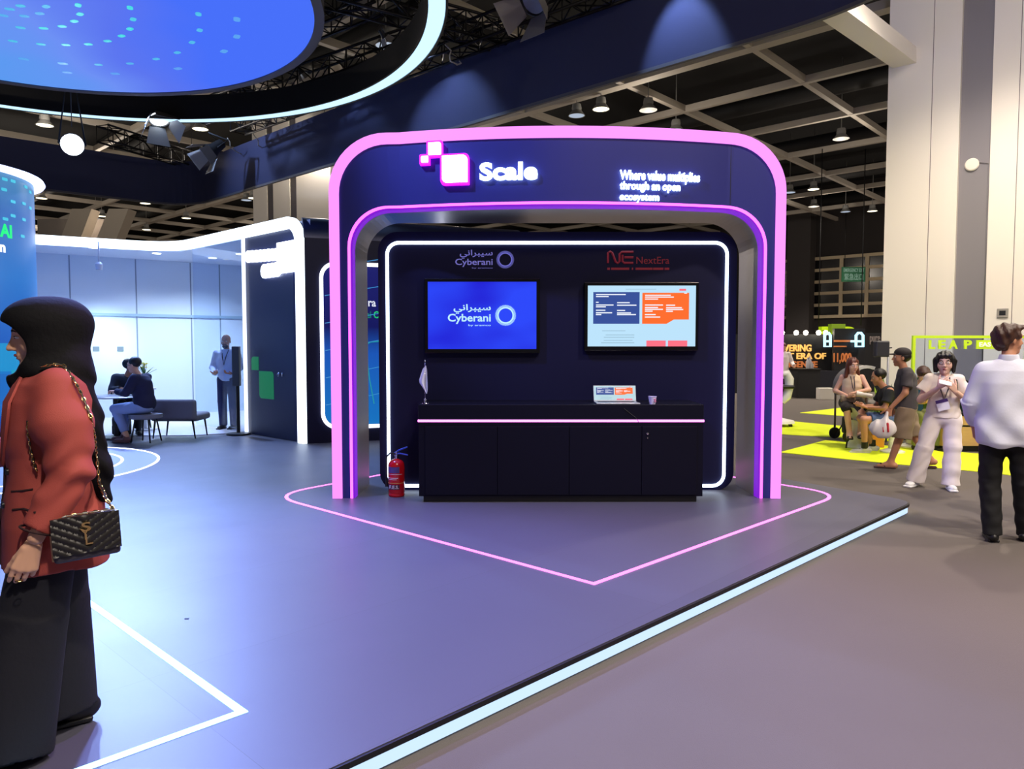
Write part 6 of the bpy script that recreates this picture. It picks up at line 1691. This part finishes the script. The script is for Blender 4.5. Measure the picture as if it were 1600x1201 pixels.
# --- second white shirted person cut by the right edge
M2 = place(1626, 822, 0, -20, 'person in a pale shirt and dark trousers almost cut off by the right edge')
J2 = dict(J); J2.update(wrL=(-.2, .2, 1.0), elL=(-.24, .02, 1.15))
P, R = figure(M2, J2, SKINT, (.2, 1, 0), .98, HLa=((-.2, .21, 1.0), (.3, 1, .1), (1, 0, 0)), HRa=((.20, .23, 1.02), (-.3, 1, .1), (-1, 0, 0)), res=.012, face=False)
soft('hair', [EL(P(0, -.028, .045), V(.086, .10, .088), .02, R=R), EL(P(0, -.06, -.01), V(.076, .06, .08), .03, R=R), EL(P(0, .10, -.03), V(.075, .07, .085), .012, 's', R=R)], HAIRB, M2, .009)
soft('shirt', [sh_[0], sh_[3], sh_[4], RC((-.18, 0, 1.41), (-.24, .02, 1.15), .075, .07, .05), CC((-.24, .02, 1.15), (-.2, .18, 1.0), .07, .045, .04)], mat('shirt_cream', (226, 216, 202), rough=.8), M2, .012)
soft('trousers', [EL((0, 0, .92), (.16, .125, .15), .04), RC((-.09, 0, .9), (-.10, .01, .5), .098, .08, .04), CC((-.10, .01, .5), (-.07, -.02, .055), .08, .07, .03), RC((.09, 0, .9), (.13, .04, .5), .098, .08, .04), CC((.13, .04, .5), (.17, .14, .055), .08, .068, .03)], BTR, M2, .012)
shoe('boot', (-.07, -.0, .09), (-.1, 1), SHB, M2, .28); shoe('boot', (.17, .16, .09), (.3, 1), SHB, M2, .28)

# --- woman in white with a phone
Ww = place(1470, 762, 0, 152, 'woman dressed all in white holding a phone in both hands')
J = dict(pel=(0, 0, .86), chest=(0, -.01, 1.13), neck=(0, .0, 1.27), head=(0, .03, 1.41), shL=(-.155, 0, 1.225), shR=(.155, 0, 1.225), elL=(-.225, .03, .99), elR=(.225, .03, .99), wrL=(-.10, .20, 1.10), wrR=(.06, .22, 1.14),
         hipL=(-.085, 0, .83), hipR=(.085, 0, .83), knL=(-.10, .02, .46), knR=(.17, .04, .46), anL=(-.09, .03, .08), anR=(.26, -.02, .09))
P, R = figure(Ww, J, SKINP, (.05, 1, -.02), 1.06, True, HLa=((-.10, .205, 1.105), (.5, .35, .75), (.5, -.5, .3), (.5, .55, .6, .7)), HRa=((.06, .225, 1.145), (-.6, .3, .6), (-.4, -.6, .5), (.5, .55, .6, .65)), fdir=((-.1, 1), (.35, 1)))
soft('hair', [EL(P(0, -.02, .04), V(.098, .11, .095), .02, R=R), RC(P(.085, .0, .02), P(.08, .02, -.085), .03, .022, .03), RC(P(-.085, .0, .02), P(-.08, .02, -.085), .03, .022, .03), EL(P(0, -.06, -.03), V(.085, .06, .095), .03, R=R), RC(P(-.05, .085, .075), P(.05, .085, .075), .022, .022, .02),
              EL(P(0, .115, -.035), V(.062, .07, .088), .014, 's', R=R)], HAIRB, Ww, .006, lambda p: .003 * np.sin(160 * p[:, 0]))
GLS = mat('glasses_dark', (30, 26, 28), rough=.3)
gm_ = MB(wm(Ww))
for s in (-1, 1):
    gm_ = MB(wm(Ww)); gm_.tube([Vector(P(s * .033 + .022 * math.cos(a), .098, .004 + .019 * math.sin(a))) for a in [2 * math.pi * k / 16 for k in range(16)]], .0022, 5, closed=True); gm_.build('glasses_rim', GLS, Ww)
TWH = mat('top_offwhite', (232, 220, 212), rough=.85, bump=.1, bscale=70)
soft('top', [LF([(.80, 0, .0, .17, .125), (.9, 0, .0, .165, .12), (1.0, 0, 0, .155, .115), (1.12, 0, 0, .16, .118), (1.2, 0, -.005, .15, .10), (1.25, 0, -.005, .09, .075)], .04), RC((-.135, 0, 1.222), (.135, 0, 1.222), .067, .067, .03), CC((-.12, 0, 1.22), (-.215, .02, 1.09), .066, .072, .04), CC((.12, 0, 1.22), (.215, .02, 1.09), .066, .072, .04)], TWH, Ww, .007, folds(.005, 34, (.5, 0, 1), 3))
TWT = mat('trousers_white', (238, 228, 228), rough=.85, bump=.1, bscale=50)
soft('trousers', [EL((0, 0, .82), (.155, .12, .13), .04), RC((-.085, 0, .80), (-.10, .02, .46), .10, .088, .03), CC((-.10, .02, .48), (-.09, .03, .05), .088, .092, .03), RC((.085, 0, .8), (.17, .04, .46), .10, .088, .03), CC((.17, .04, .48), (.255, -.01, .06), .088, .094, .03)], TWT, Ww, .008, folds(.007, 30, (.6, 0, 1), 5))
SHW = mat('shoe_white', (235, 235, 238), rough=.5)
shoe('trainer', (-.09, .05, .08), (-.15, 1), SHW, Ww, .24); shoe('trainer', (.265, .0, .08), (.45, 1), SHW, Ww, .24)
NAVS = mat('lanyard_navy', (26, 26, 52), rough=.7)
mb = MB(wm(Ww)); mb.tube([Vector((-.05, .07, 1.25)), Vector((-.045, .125, 1.15)), Vector((0, .135, 1.0)), Vector((.045, .125, 1.15)), Vector((.05, .07, 1.25))], .007, 6); mb.build('lanyard', NAVS, Ww)
bd_ = thing('name_badge', wm(Ww) @ Vector((-.02, .15, .88)), 'white name badge with a purple strip on the lanyard of the woman in white', 'badge')
MB(wm(Ww) @ Matrix.Rotation(.3, 4, 'Y')).bb(-.33, -.21, .148, .154, .85, .97).build('card', mat('card_white', (235, 232, 240)), bd_)
MB(wm(Ww) @ Matrix.Rotation(.3, 4, 'Y')).bb(-.33, -.21, .155, .158, .935, .97).build('purple_strip', mat('strip_purple', (70, 40, 110)), bd_)
ph_ = thing('mobile_phone', wm(Ww) @ Vector((-.0, .30, 1.17)), 'white mobile phone in the hands of the woman dressed in white', 'phone')
MB(wm(Ww) @ Matrix.Translation((.0, .31, 1.20)) @ Matrix.Rotation(.9, 4, 'X') @ Matrix.Rotation(.3, 4, 'Z')).box((0, 0, 0), (.125, .01, .065), bev=.004).build('case', mat('phone_white', (235, 235, 235), rough=.3), ph_)
soft('backpack_strap', [RC((-.11, .08, 1.22), (-.12, .11, 1.1), .014, .014, .01)], BLACK, Ww, .006)

# --- man walking left with a plastic bag
Mw_ = place(1413, 731, 0, 66, 'man in a dark grey T-shirt, cap and khaki shorts walking with a plastic bag')
J = dict(pel=(0, 0, .84), chest=(0, .01, 1.14), neck=(0, .03, 1.31), head=(0, .07, 1.45), shL=(-.165, .0, 1.245), shR=(.165, .03, 1.245), elL=(-.22, .03, 1.0), elR=(.23, -.02, .98), wrL=(-.21, .19, .80), wrR=(.24, .1, .80),
         hipL=(-.09, 0, .82), hipR=(.09, 0, .82), knL=(-.10, .06, .45), knR=(.10, -.09, .45), anL=(-.10, .17, .08), anR=(.10, -.30, .13))
P, R = figure(Mw_, J, SKINT, (-.1, 1, 0), 1.0, HLa=((-.21, .195, .79), (0, .3, -1), (1, 0, 0), (.9, .95, 1, 1)), HRa=((.24, .1, .79), (0, .2, -1), (-1, 0, 0)), feet=True)
soft('cap', [EL(P(0, -.015, .055), V(.088, .104, .075), .02, R=R), EL(P(0, .10, .04), V(.06, .055, .010), .01, R=R), BX(P(0, .0, -.03), V(.15, .2, .055), .01, .01, 's', R)], mat('cap_dark', (40, 34, 36), rough=.8), Mw_, .007)
soft('hair', [EL(P(0, -.03, .01), V(.082, .088, .075), .02, R=R), EL(P(0, .09, -.02), V(.09, .09, .1), .012, 's', R=R), EL(P(0, 0, .13), V(.15, .2, .09), .005, 's', R=R)], HAIRB, Mw_, .008)
TGR = mat('tshirt_dark_grey', (72, 68, 72), rough=.9)
soft('tshirt', [LF([(.78, 0, .0, .175, .135), (.95, 0, .0, .175, .14), (1.1, 0, .01, .175, .135), (1.22, 0, .01, .165, .115), (1.29, 0, .02, .09, .075)], .04), RC((-.15, .0, 1.252), (.15, .03, 1.252), .068, .068, .04), CC((-.16, 0, 1.24), (-.21, .02, 1.07), .066, .072, .04), CC((.16, .02, 1.24), (.22, -.01, 1.07), .066, .072, .04)], TGR, Mw_, .009, folds(.006, 26, (.3, .3, 1), 4))
KHA = mat('shorts_khaki', (136, 118, 98), rough=.9, noise=.12, nscale=12)
soft('shorts', [EL((0, 0, .80), (.165, .135, .13), .04), CC((-.085, 0, .80), (-.10, .05, .40), .115, .12, .04), CC((.085, 0, .8), (.10, -.085, .42), .115, .12, .04)], KHA, Mw_, .009, folds(.006, 30, (.4, .5, 1), 6))
SLP = mat('slipper_brown', (76, 46, 44), rough=.7)
for (x, y, z) in ((-.10, .235, .0), (.10, -.25, .01)):
    s_ = soft('flip_flop', [BX((x, y, z + .012), (.046, .13, .012), .01)], SLP, Mw_, .006)
    soft('strap', [RC((x - .04, y + .0, z + .03), (x, y + .05, z + .06), .009, .009, .01), RC((x + .04, y, z + .03), (x, y + .05, z + .06), .009, .009, .01)], SLP, s_, .006)
wb = wm(Mw_)
pbg = thing('plastic_bag', wb @ Vector((-.22, .25, .42)), 'white plastic carrier bag with red print in the hand of the walking man', 'bag')
def soft_w(name, prims, m, root, src, res, disp=None):
    o = soft(name, prims, m, root, res, disp); o.data.transform(wm(root).inverted() @ wm(src)); return o
PLW = mat('plastic_white', (232, 226, 226), rough=.4)
soft_w('bag_body', [EL((-.22, .27, .53), (.07, .16, .13), .05), RC((-.21, .24, .64), (-.21, .225, .74), .035, .015, .05)], PLW, pbg, Mw_, .008, folds(.008, 45, (0, 1, .3), 2))
soft_w('red_print', [RC((-.280, .215, .50), (-.278, .225, .60), .012, .016, .01), RC((-.285, .27, .50), (-.284, .275, .55), .012, .010, .01)], mat('print_red', (200, 50, 60), rough=.5), pbg, Mw_, .006)

# --- seated woman in a beige sleeveless top
Ws = place(1352, 703, 0, 160, 'seated woman with auburn hair, beige sleeveless top and black skirt', dy=.5)
J = dict(pel=(0, 0, .70), chest=(0, .03, 1.0), neck=(0, .05, 1.16), head=(0, .08, 1.29), shL=(-.155, .03, 1.11), shR=(.155, .03, 1.11), elL=(-.23, .14, .91), elR=(.24, .02, .88), wrL=(-.05, .27, .88), wrR=(.06, .27, .80),
         hipL=(-.09, .02, .70), hipR=(.09, .02, .70), knL=(-.12, .40, .66), knR=(.10, .38, .64), anL=(-.10, .42, .26), anR=(.05, .40, .24))
P, R = figure(Ws, J, SKIN, (-.35, 1, -.1), 1.0, True, HLa=((-.05, .275, .88), (.9, .3, -.2), (0, 0, -1), (.5, .55, .6, .6)), HRa=((.06, .275, .80), (-.9, .3, .1), (0, 0, 1), (.5, .55, .6, .6)), feet=True, fdir=((0, 1), (0, 1)))
soft('hair', [EL(P(0, -.02, .04), V(.09, .105, .092), .02, R=R), RC(P(.07, -.02, .0), P(.10, .0, -.18), .035, .03, .03), RC(P(-.07, -.02, .0), P(-.095, .01, -.15), .033, .022, .03), EL(P(0, -.05, -.08), V(.085, .05, .10), .03, R=R), EL(P(0, .112, -.03), V(.060, .075, .092), .012, 's', R=R)], HAIRR, Ws, .008, lambda p: .004 * np.sin(120 * p[:, 0] + 20 * p[:, 2]))
BEI = mat('top_beige', (222, 196, 160), rough=.85)
soft('sleeveless_top', [LF([(.70, 0, .01, .14, .115), (.8, 0, .02, .135, .11), (.95, 0, .035, .15, .12), (1.05, 0, .035, .145, .11), (1.12, 0, .035, .115, .08), (1.15, 0, .04, .06, .06)], .03)], BEI, Ws, .008, folds(.003, 40, (0, 0, 1), 1))
SKB = mat('skirt_black', (30, 24, 24), rough=.8)
soft('skirt', [EL((0, .03, .70), (.17, .15, .11), .05), RC((-.09, .04, .69), (-.12, .38, .65), .10, .08, .05), RC((.09, .04, .69), (.10, .36, .63), .10, .08, .05), RC((-.05, .3, .62), (.05, .3, .62), .06, .06, .05)], SKB, Ws, .009, folds(.004, 30, (1, 0, .3), 1))
shoe('shoe', (-.10, .42, .26), (0, 1), SHB, Ws, .22, .04, z0=.18); shoe('shoe', (.05, .40, .24), (0, 1), SHB, Ws, .22, .04, z0=.16)
mb = MB(wm(Ws)); mb.tube([Vector((-.02, .13, 1.12)), Vector((-.03, .17, .95)), Vector((-.03, .2, .85)), Vector((.0, .17, .95)), Vector((.03, .12, 1.12))], .006, 6); mb.build('lanyard', NAVS, Ws)
bb2 = thing('waist_bag', wm(Ws) @ Vector((.08, .22, .70)), 'patterned small bag on the lap of the seated woman', 'bag')
soft_w('pouch', [BX((.07, .20, .77), (.11, .05, .06), .03)], mat('pouch_pattern', (150, 130, 112), rough=.8, noise=.7, nscale=14), bb2, Ws, .008)
rl = thing('paper_roll', wm(Ws) @ Vector((-.15, .3, .83)), 'rolled white paper in the arm of the seated woman', 'paper')
MB(wm(Ws)).tube([Vector((-.04, .33, .86)), Vector((-.26, .33, .82))], [.04, .035], 14).build('roll', mat('paper_white', (238, 232, 222), rough=.7), rl)

# --- seated man in a dark shirt facing left
Sm = place(1392, 707, 0, 78, 'seated man in a dark T-shirt and denim shorts bending towards the seated woman')
J = dict(pel=(0, -.02, .52), chest=(0, .05, .84), neck=(0, .11, 1.00), head=(0, .20, 1.13), shL=(-.18, .08, .95), shR=(.18, .08, .95), elL=(-.22, .16, .68), elR=(.22, .16, .68), wrL=(-.10, .36, .68), wrR=(.10, .38, .68),
         hipL=(-.10, 0, .50), hipR=(.10, 0, .50), knL=(-.14, .42, .50), knR=(.14, .40, .50), anL=(-.13, .40, .10), anR=(.15, .22, .09))
P, R = figure(Sm, J, SKINT, (0, 1, -.25), 1.0, HLa=((-.10, .365, .68), (.4, 1, .2), (0, .2, 1), (.8, .8, .9, .9)), HRa=((.10, .385, .68), (-.4, 1, .2), (0, .2, 1), (.8, .8, .9, .9)))
soft('hair', [EL(P(0, -.025, .04), V(.085, .098, .088), .02, R=R), EL(P(0, .10, -.03), V(.09, .08, .09), .012, 's', R=R), EL(P(0, -.03, -.12), V(.1, .1, .07), .01, 's', R=R)], HAIRB, Sm, .008)
TBK = mat('tshirt_black', (26, 28, 34), rough=.9)
soft('tshirt', [EL((0, .0, .56), (.16, .13, .12), .05), RC((0, 0, .6), (0, .06, .84), .14, .145, .06), RC((-.1, .07, .92), (.1, .07, .92), .085, .085, .05), CC((-.16, .08, .94), (-.215, .14, .76), .07, .075, .04), CC((.16, .08, .94), (.215, .14, .76), .07, .075, .04)], TBK, Sm, .009, folds(.005, 30, (0, .5, 1), 1))
DEN = mat('denim_blue', (76, 96, 134), rough=.9, noise=.12, nscale=30)
soft('denim_shorts', [EL((0, 0, .50), (.17, .14, .11), .05), CC((-.10, 0, .50), (-.135, .33, .50), .10, .088, .05), CC((.10, 0, .50), (.135, .32, .50), .10, .088, .05)], DEN, Sm, .009, folds(.004, 40, (0, 1, .2), 1))
SHG = mat('shoe_grey', (200, 196, 192), rough=.6)
for a in ((-.13, .40, .10), (.15, .22, .09)):
    shoe('trainer', a, (-.05, 1), SHG, Sm, .27); soft('sock', [CC((a[0], a[1], .07), (a[0], a[1], .17), .047, .045, .02)], SHB, Sm, .008)
q = wm(Sm) @ Vector((0, -.02, 0))
stl = thing('low_stool', (q.x, q.y, .008), 'low white stool under the seated man in denim shorts', 'stool')
MB().lathe([(0, 0), (.17, 0), (.17, .02), (.06, .06), (.05, .3), (.17, .39), (.17, .405), (0, .405)], (q.x, q.y, .008), 26).build('seat', WHP, stl)

# --- person with bowed head behind the woman in white
Bp = place(1440, 703, 0, 190, 'seated person with bowed brown hair and olive trousers behind the walking man', dy=.3)
J = dict(pel=(0, -.02, .55), chest=(0, .06, .88), neck=(0, .13, 1.04), head=(0, .22, 1.15), shL=(-.17, .09, .99), shR=(.17, .09, .99), elL=(-.22, .16, .74), elR=(.22, .16, .74), wrL=(-.10, .36, .74), wrR=(.10, .38, .74),
         hipL=(-.10, 0, .53), hipR=(.10, 0, .53), knL=(-.16, .42, .52), knR=(.14, .40, .52), anL=(-.14, .36, .10), anR=(.15, .3, .09))
P, R = figure(Bp, J, SKIN, (.25, 1, -.55), 1.0, HLa=((-.10, .365, .74), (.4, 1, .2), (0, .2, 1)), HRa=((.10, .385, .74), (-.4, 1, .2), (0, .2, 1)))
soft('hair', [EL(P(0, -.02, .045), V(.095, .108, .095), .02, R=R), EL(P(.0, .07, .08), V(.075, .045, .04), .02, R=R), EL(P(0, .12, -.04), V(.08, .08, .09), .012, 's', R=R)], HAIRN, Bp, .008)
soft('shirt', [EL((0, .0, .58), (.16, .13, .12), .05), RC((0, 0, .62), (0, .07, .88), .135, .14, .06), RC((-.1, .08, .96), (.1, .08, .96), .08, .08, .05), CC((-.16, .09, .98), (-.215, .15, .80), .07, .075, .04), CC((.16, .09, .98), (.215, .15, .8), .07, .075, .04)], mat('shirt_teal', (28, 74, 98), rough=.9), Bp, .01)
soft('trousers', [EL((0, 0, .53), (.17, .14, .11), .05), RC((-.10, 0, .53), (-.16, .40, .52), .10, .08, .05), RC((.10, 0, .53), (.14, .38, .52), .10, .08, .05), CC((-.16, .40, .52), (-.14, .36, .08), .08, .07, .05), CC((.14, .38, .52), (.15, .3, .08), .08, .07, .05)], mat('trousers_olive', (116, 122, 70), rough=.9), Bp, .01, folds(.005, 34, (0, .4, 1), 1))
for a in ((-.14, .37, .1), (.15, .31, .09)): shoe('shoe', a, (0, 1), SHB, Bp, .26)
q = wm(Bp) @ Vector((0, -.03, 0))
stl = thing('low_stool', (q.x, q.y, .008), 'low white stool under the person with olive trousers', 'stool')
MB().lathe([(0, 0), (.17, 0), (.17, .02), (.06, .06), (.05, .3), (.17, .42), (.17, .435), (0, .435)], (q.x, q.y, .008), 26).build('seat', WHP, stl)

# --- the two men at the round table in the meeting room
Na = place(224, 690, PH + .011, 84, 'seated man in a navy jacket and pale jeans facing left at the round table', dy=.0)
J = dict(pel=(0, -.05, .56), chest=(0, .0, .88), neck=(0, .05, 1.06), head=(0, .12, 1.19), shL=(-.18, .02, 1.00), shR=(.18, .02, 1.00), elL=(-.22, .12, .76), elR=(.22, .12, .76), wrL=(-.12, .36, .79), wrR=(.10, .38, .79),
         hipL=(-.10, 0, .54), hipR=(.10, 0, .54), knL=(-.12, .38, .52), knR=(.12, .36, .53), anL=(-.11, .20, .10), anR=(.12, .40, .09))
P, R = figure(Na, J, SKIN, (0, 1, -.12), 1.0, HLa=((-.12, .365, .79), (.3, 1, .05), (0, 0, -1)), HRa=((.10, .385, .79), (-.3, 1, .05), (0, 0, -1)), res=.01)
soft('hair', [EL(P(0, -.025, .045), V(.082, .098, .088), .02, R=R), EL(P(0, .10, -.03), V(.09, .08, .10), .012, 's', R=R), EL(P(0, -.03, -.12), V(.1, .1, .075), .01, 's', R=R)], HAIRB, Na, .008)
gl_ = MB(wm(Na)); gl_.tube([Vector(P(-.07, .01, .005)), Vector(P(-.055, .09, .005)), Vector(P(-.01, .10, .0))], .003, 5); gl_.build('glasses', GLS, Na)
soft('jacket', [EL((0, -.04, .60), (.18, .15, .14), .05), RC((0, -.03, .66), (0, .0, .88), .15, .155, .06), RC((-.1, .02, .96), (.1, .02, .96), .09, .09, .05), RC((-.17, .02, .99), (-.22, .12, .77), .07, .062, .04), CC((-.22, .12, .77), (-.13, .33, .79), .06, .045, .04), RC((.17, .02, .99), (.22, .12, .77), .07, .062, .04), CC((.22, .12, .77), (.11, .35, .79), .06, .045, .04)], mat('jacket_navy', (28, 30, 62), rough=.9), Na, .009, folds(.005, 30, (0, .5, 1), 3))
soft('jeans', [EL((0, -.02, .54), (.17, .15, .11), .05), RC((-.10, 0, .54), (-.12, .37, .52), .095, .078, .05), RC((.10, 0, .54), (.12, .35, .53), .095, .078, .05), CC((-.12, .37, .53), (-.11, .22, .17), .076, .062, .04), CC((.12, .35, .53), (.12, .39, .16), .076, .062, .04)], mat('jeans_pale', (128, 148, 190), rough=.9), Na, .009, folds(.004, 40, (0, .6, 1), 3))
SHBR = mat('shoe_brown', (104, 64, 58), rough=.5)
for a in ((-.11, .21, .09), (.12, .41, .09)): shoe('shoe', a, (0, 1), SHBR, Na, .27)
q = wm(Na) @ Vector((0, -.05, 0))
stl = thing('grey_chair', (q.x, q.y, PH + .011), 'grey tub chair under the man in the navy jacket', 'chair')
MB().lathe([(0, .36), (.2, .36), (.24, .38), (.24, .435), (0, .435)], (q.x, q.y, PH + .011), 26).build('seat', GCH, stl)
for k in range(4):
    a = k * math.pi / 2 + .7; MB().tube([(q.x + .15 * math.cos(a), q.y + .15 * math.sin(a), PH + .38), (q.x + .22 * math.cos(a), q.y + .22 * math.sin(a), PH + .011)], .012, 6).build('leg', LEGB, stl)
Nb = place(186, 680, PH + .011, 215, 'seated man in a dark jacket leaning on the round table beside the man in navy', dy=.3)
J = dict(pel=(0, -.1, .54), chest=(0, .0, .84), neck=(0, .08, 1.02), head=(-.03, .16, 1.14), shL=(-.18, .02, .96), shR=(.18, .02, .96), elL=(-.25, .14, .74), elR=(.25, .14, .74), wrL=(-.12, .30, .78), wrR=(.12, .30, .78),
         hipL=(-.10, -.08, .52), hipR=(.10, -.08, .52), knL=(-.12, .28, .52), knR=(.12, .28, .52), anL=(-.12, .24, .09), anR=(.12, .24, .09))
P, R = figure(Nb, J, SKINT, (-.95, .4, -.1), 1.0, HLa=((-.12, .305, .78), (.5, 1, 0), (0, 0, -1)), HRa=((.12, .305, .78), (-.5, 1, 0), (0, 0, -1)), res=.01)
soft('hair', [EL(P(0, -.025, .045), V(.084, .10, .09), .02, R=R), EL(P(0, .10, -.03), V(.09, .08, .10), .012, 's', R=R), EL(P(0, -.03, -.12), V(.1, .1, .075), .01, 's', R=R)], HAIRB, Nb, .008)
soft('jacket', [EL((0, -.08, .58), (.18, .15, .14), .05), RC((0, -.06, .64), (0, .0, .84), .15, .155, .06), RC((-.12, .02, .92), (.12, .02, .92), .09, .09, .05), RC((-.17, .02, .95), (-.25, .14, .75), .07, .062, .04), CC((-.25, .14, .75), (-.13, .28, .78), .06, .045, .04), RC((.17, .02, .95), (.25, .14, .75), .07, .062, .04), CC((.25, .14, .75), (.13, .28, .78), .06, .045, .04)], mat('jacket_dark', (34, 40, 56), rough=.9), Nb, .009, folds(.005, 30, (0, .5, 1), 3))
soft('trousers', [EL((0, -.1, .52), (.17, .15, .11), .05), RC((-.10, -.08, .52), (-.12, .27, .52), .095, .078, .05), RC((.10, -.08, .52), (.12, .27, .52), .095, .078, .05), CC((-.12, .27, .53), (-.12, .24, .1), .076, .062, .04), CC((.12, .27, .53), (.12, .24, .1), .076, .062, .04)], BTR, Nb, .01)
for a in ((-.12, .25, .09), (.12, .25, .09)): shoe('shoe', a, (0, 1), SHB, Nb, .26)
q = wm(Nb) @ Vector((0, -.1, 0))
stl = thing('grey_chair', (q.x, q.y, PH + .011), 'grey tub chair under the man in the dark jacket', 'chair')
MB().lathe([(0, .34), (.2, .34), (.24, .36), (.24, .415), (0, .415)], (q.x, q.y, PH + .011), 26).build('seat', GCH, stl)
for k in range(4):
    a = k * math.pi / 2 + .7; MB().tube([(q.x + .15 * math.cos(a), q.y + .15 * math.sin(a), PH + .36), (q.x + .22 * math.cos(a), q.y + .22 * math.sin(a), PH + .011)], .012, 6).build('leg', LEGB, stl)

# --- bald bearded man standing behind the glass with a column display
Bm = place(357, 669, PH + .011, 178, 'bald bearded man in a pale blue shirt standing behind the glass pane')
J = dict(pel=(0, 0, .92), chest=(0, 0, 1.24), neck=(0, 0, 1.42), head=(0, .03, 1.57), shL=(-.19, 0, 1.36), shR=(.19, 0, 1.36), elL=(-.24, .0, 1.08), elR=(.26, .0, 1.09), wrL=(-.14, .2, 1.0), wrR=(.12, .24, 1.0),
         hipL=(-.09, 0, .90), hipR=(.09, 0, .90), knL=(-.10, .01, .50), knR=(.10, .01, .50), anL=(-.10, -.02, .09), anR=(.10, -.02, .09))
P, R = figure(Bm, J, SKINT, (-.05, 1, -.12), 1.0, HLa=((-.14, .205, 1.0), (.5, 1, .1), (0, .1, 1)), HRa=((.12, .245, 1.0), (-.5, .8, .1), (0, .1, 1)), res=.01)
soft('beard', [EL(P(0, .055, -.085), V(.052, .05, .042), .02, R=R), EL(P(0, .10, -.055), V(.032, .03, .012), .01, 's', R=R), RC(P(-.03, .088, -.045), P(.03, .088, -.045), .009, .009, .01)], HAIRB, Bm, .006)
soft('shirt', [LF([(.86, 0, 0, .165, .12), (1.05, 0, 0, .17, .125), (1.25, 0, 0, .185, .13), (1.36, 0, 0, .17, .10), (1.43, 0, 0, .08, .07)], .04), RC((-.18, 0, 1.35), (-.24, 0, 1.1), .068, .062, .04), CC((-.24, 0, 1.1), (-.15, .18, 1.0), .06, .045, .04), RC((.18, 0, 1.35), (.26, 0, 1.1), .068, .062, .04), CC((.26, 0, 1.1), (.13, .22, 1.0), .06, .045, .04)], mat('shirt_pale_blue', (190, 208, 236), rough=.85), Bm, .009, folds(.005, 34, (.3, 0, 1), 2))
soft('trousers', [EL((0, 0, .9), (.16, .12, .14), .04), RC((-.09, 0, .88), (-.10, .01, .5), .098, .08, .04), CC((-.10, .01, .5), (-.10, -.02, .055), .08, .07, .03), RC((.09, 0, .88), (.10, .01, .5), .098, .08, .04), CC((.10, .01, .5), (.10, -.02, .055), .08, .07, .03)], mat('trousers_navy', (34, 42, 84), rough=.85), Bm, .01)
mb = MB(wm(Bm)); mb.tube([Vector((-.06, .06, 1.42)), Vector((-.03, .13, 1.28)), Vector((0, .14, 1.15)), Vector((.03, .13, 1.28)), Vector((.06, .06, 1.42))], .008, 6); mb.build('lanyard', NAVS, Bm)
for a in ((-.10, -.0, .09), (.10, .0, .09)): shoe('shoe', a, (0, 1), SHB, Bm, .27)
q = D(371, 605, 12.35)
cd = thing('display_column', (q.x, 12.35, PH + .011), 'slim dark grey display column in front of the bearded man', 'display')
MB().bb(q.x - .07, q.x + .05, 12.3, 12.4, D(0, 603, 12.3).z, D(0, 541, 12.3).z, bev=.01).build('panel', mat('panel_slate', (62, 72, 84), rough=.4), cd)
MB().tube([(q.x, 12.36, PH + .02), (q.x, 12.36, D(0, 603, 12.3).z)], .03, 10).build('post', LEGB, cd)
MB().lathe([(0, 0), (.2, 0), (.19, .02), (0, .03)], (q.x, 12.36, PH + .011), 24).build('foot', LEGB, cd)

# --- person in white standing right of the arch, mostly hidden
Pw = place(1222, 622, 0, 170, 'person in white standing behind the white high chair just right of the arch')
J = dict(pel=(0, 0, .92), chest=(0, 0, 1.24), neck=(0, .02, 1.42), head=(0, .06, 1.56), shL=(-.18, 0, 1.36), shR=(.18, 0, 1.36), elL=(-.26, .0, 1.1), elR=(.24, .0, 1.09), wrL=(-.30, .2, 1.0), wrR=(.12, .24, 1.0),
         hipL=(-.09, 0, .90), hipR=(.09, 0, .90), knL=(-.10, .01, .50), knR=(.10, .01, .50), anL=(-.10, -.02, .09), anR=(.10, -.02, .09))
P, R = figure(Pw, J, SKIN, (-.3, 1, -.3), 1.0, True, HLa=((-.30, .205, 1.0), (0, 1, -.3), (1, 0, 0)), HRa=((.12, .245, 1.0), (-.5, .8, .1), (0, .1, 1)), res=.012, face=False)
soft('hair', [EL(P(0, -.02, .04), V(.09, .105, .092), .02, R=R), EL(P(0, -.05, -.08), V(.085, .05, .12), .03, R=R), EL(P(0, .112, -.03), V(.060, .075, .092), .012, 's', R=R)], HAIRR, Pw, .01)
soft('white_coat', [LF([(.6, 0, 0, .19, .15), (.9, 0, 0, .175, .13), (1.05, 0, 0, .17, .125), (1.25, 0, 0, .18, .13), (1.36, 0, 0, .165, .10), (1.43, 0, 0, .08, .07)], .04), RC((-.17, 0, 1.35), (-.26, 0, 1.1), .068, .062, .04), CC((-.26, 0, 1.1), (-.29, .18, 1.0), .06, .05, .04), RC((.17, 0, 1.35), (.24, 0, 1.1), .068, .062, .04), CC((.24, 0, 1.1), (.13, .22, 1.0), .06, .045, .04)], TWT, Pw, .011)
soft('trousers', [RC((-.09, 0, .88), (-.10, .01, .5), .09, .08, .04), CC((-.10, .01, .5), (-.10, -.02, .055), .08, .07, .03), RC((.09, 0, .88), (.10, .01, .5), .09, .08, .04), CC((.10, .01, .5), (.10, -.02, .055), .08, .07, .03)], BTR, Pw, .012)
for a in ((-.10, -.0, .09), (.10, .0, .09)): shoe('shoe', a, (0, 1), SHW, Pw, .25)
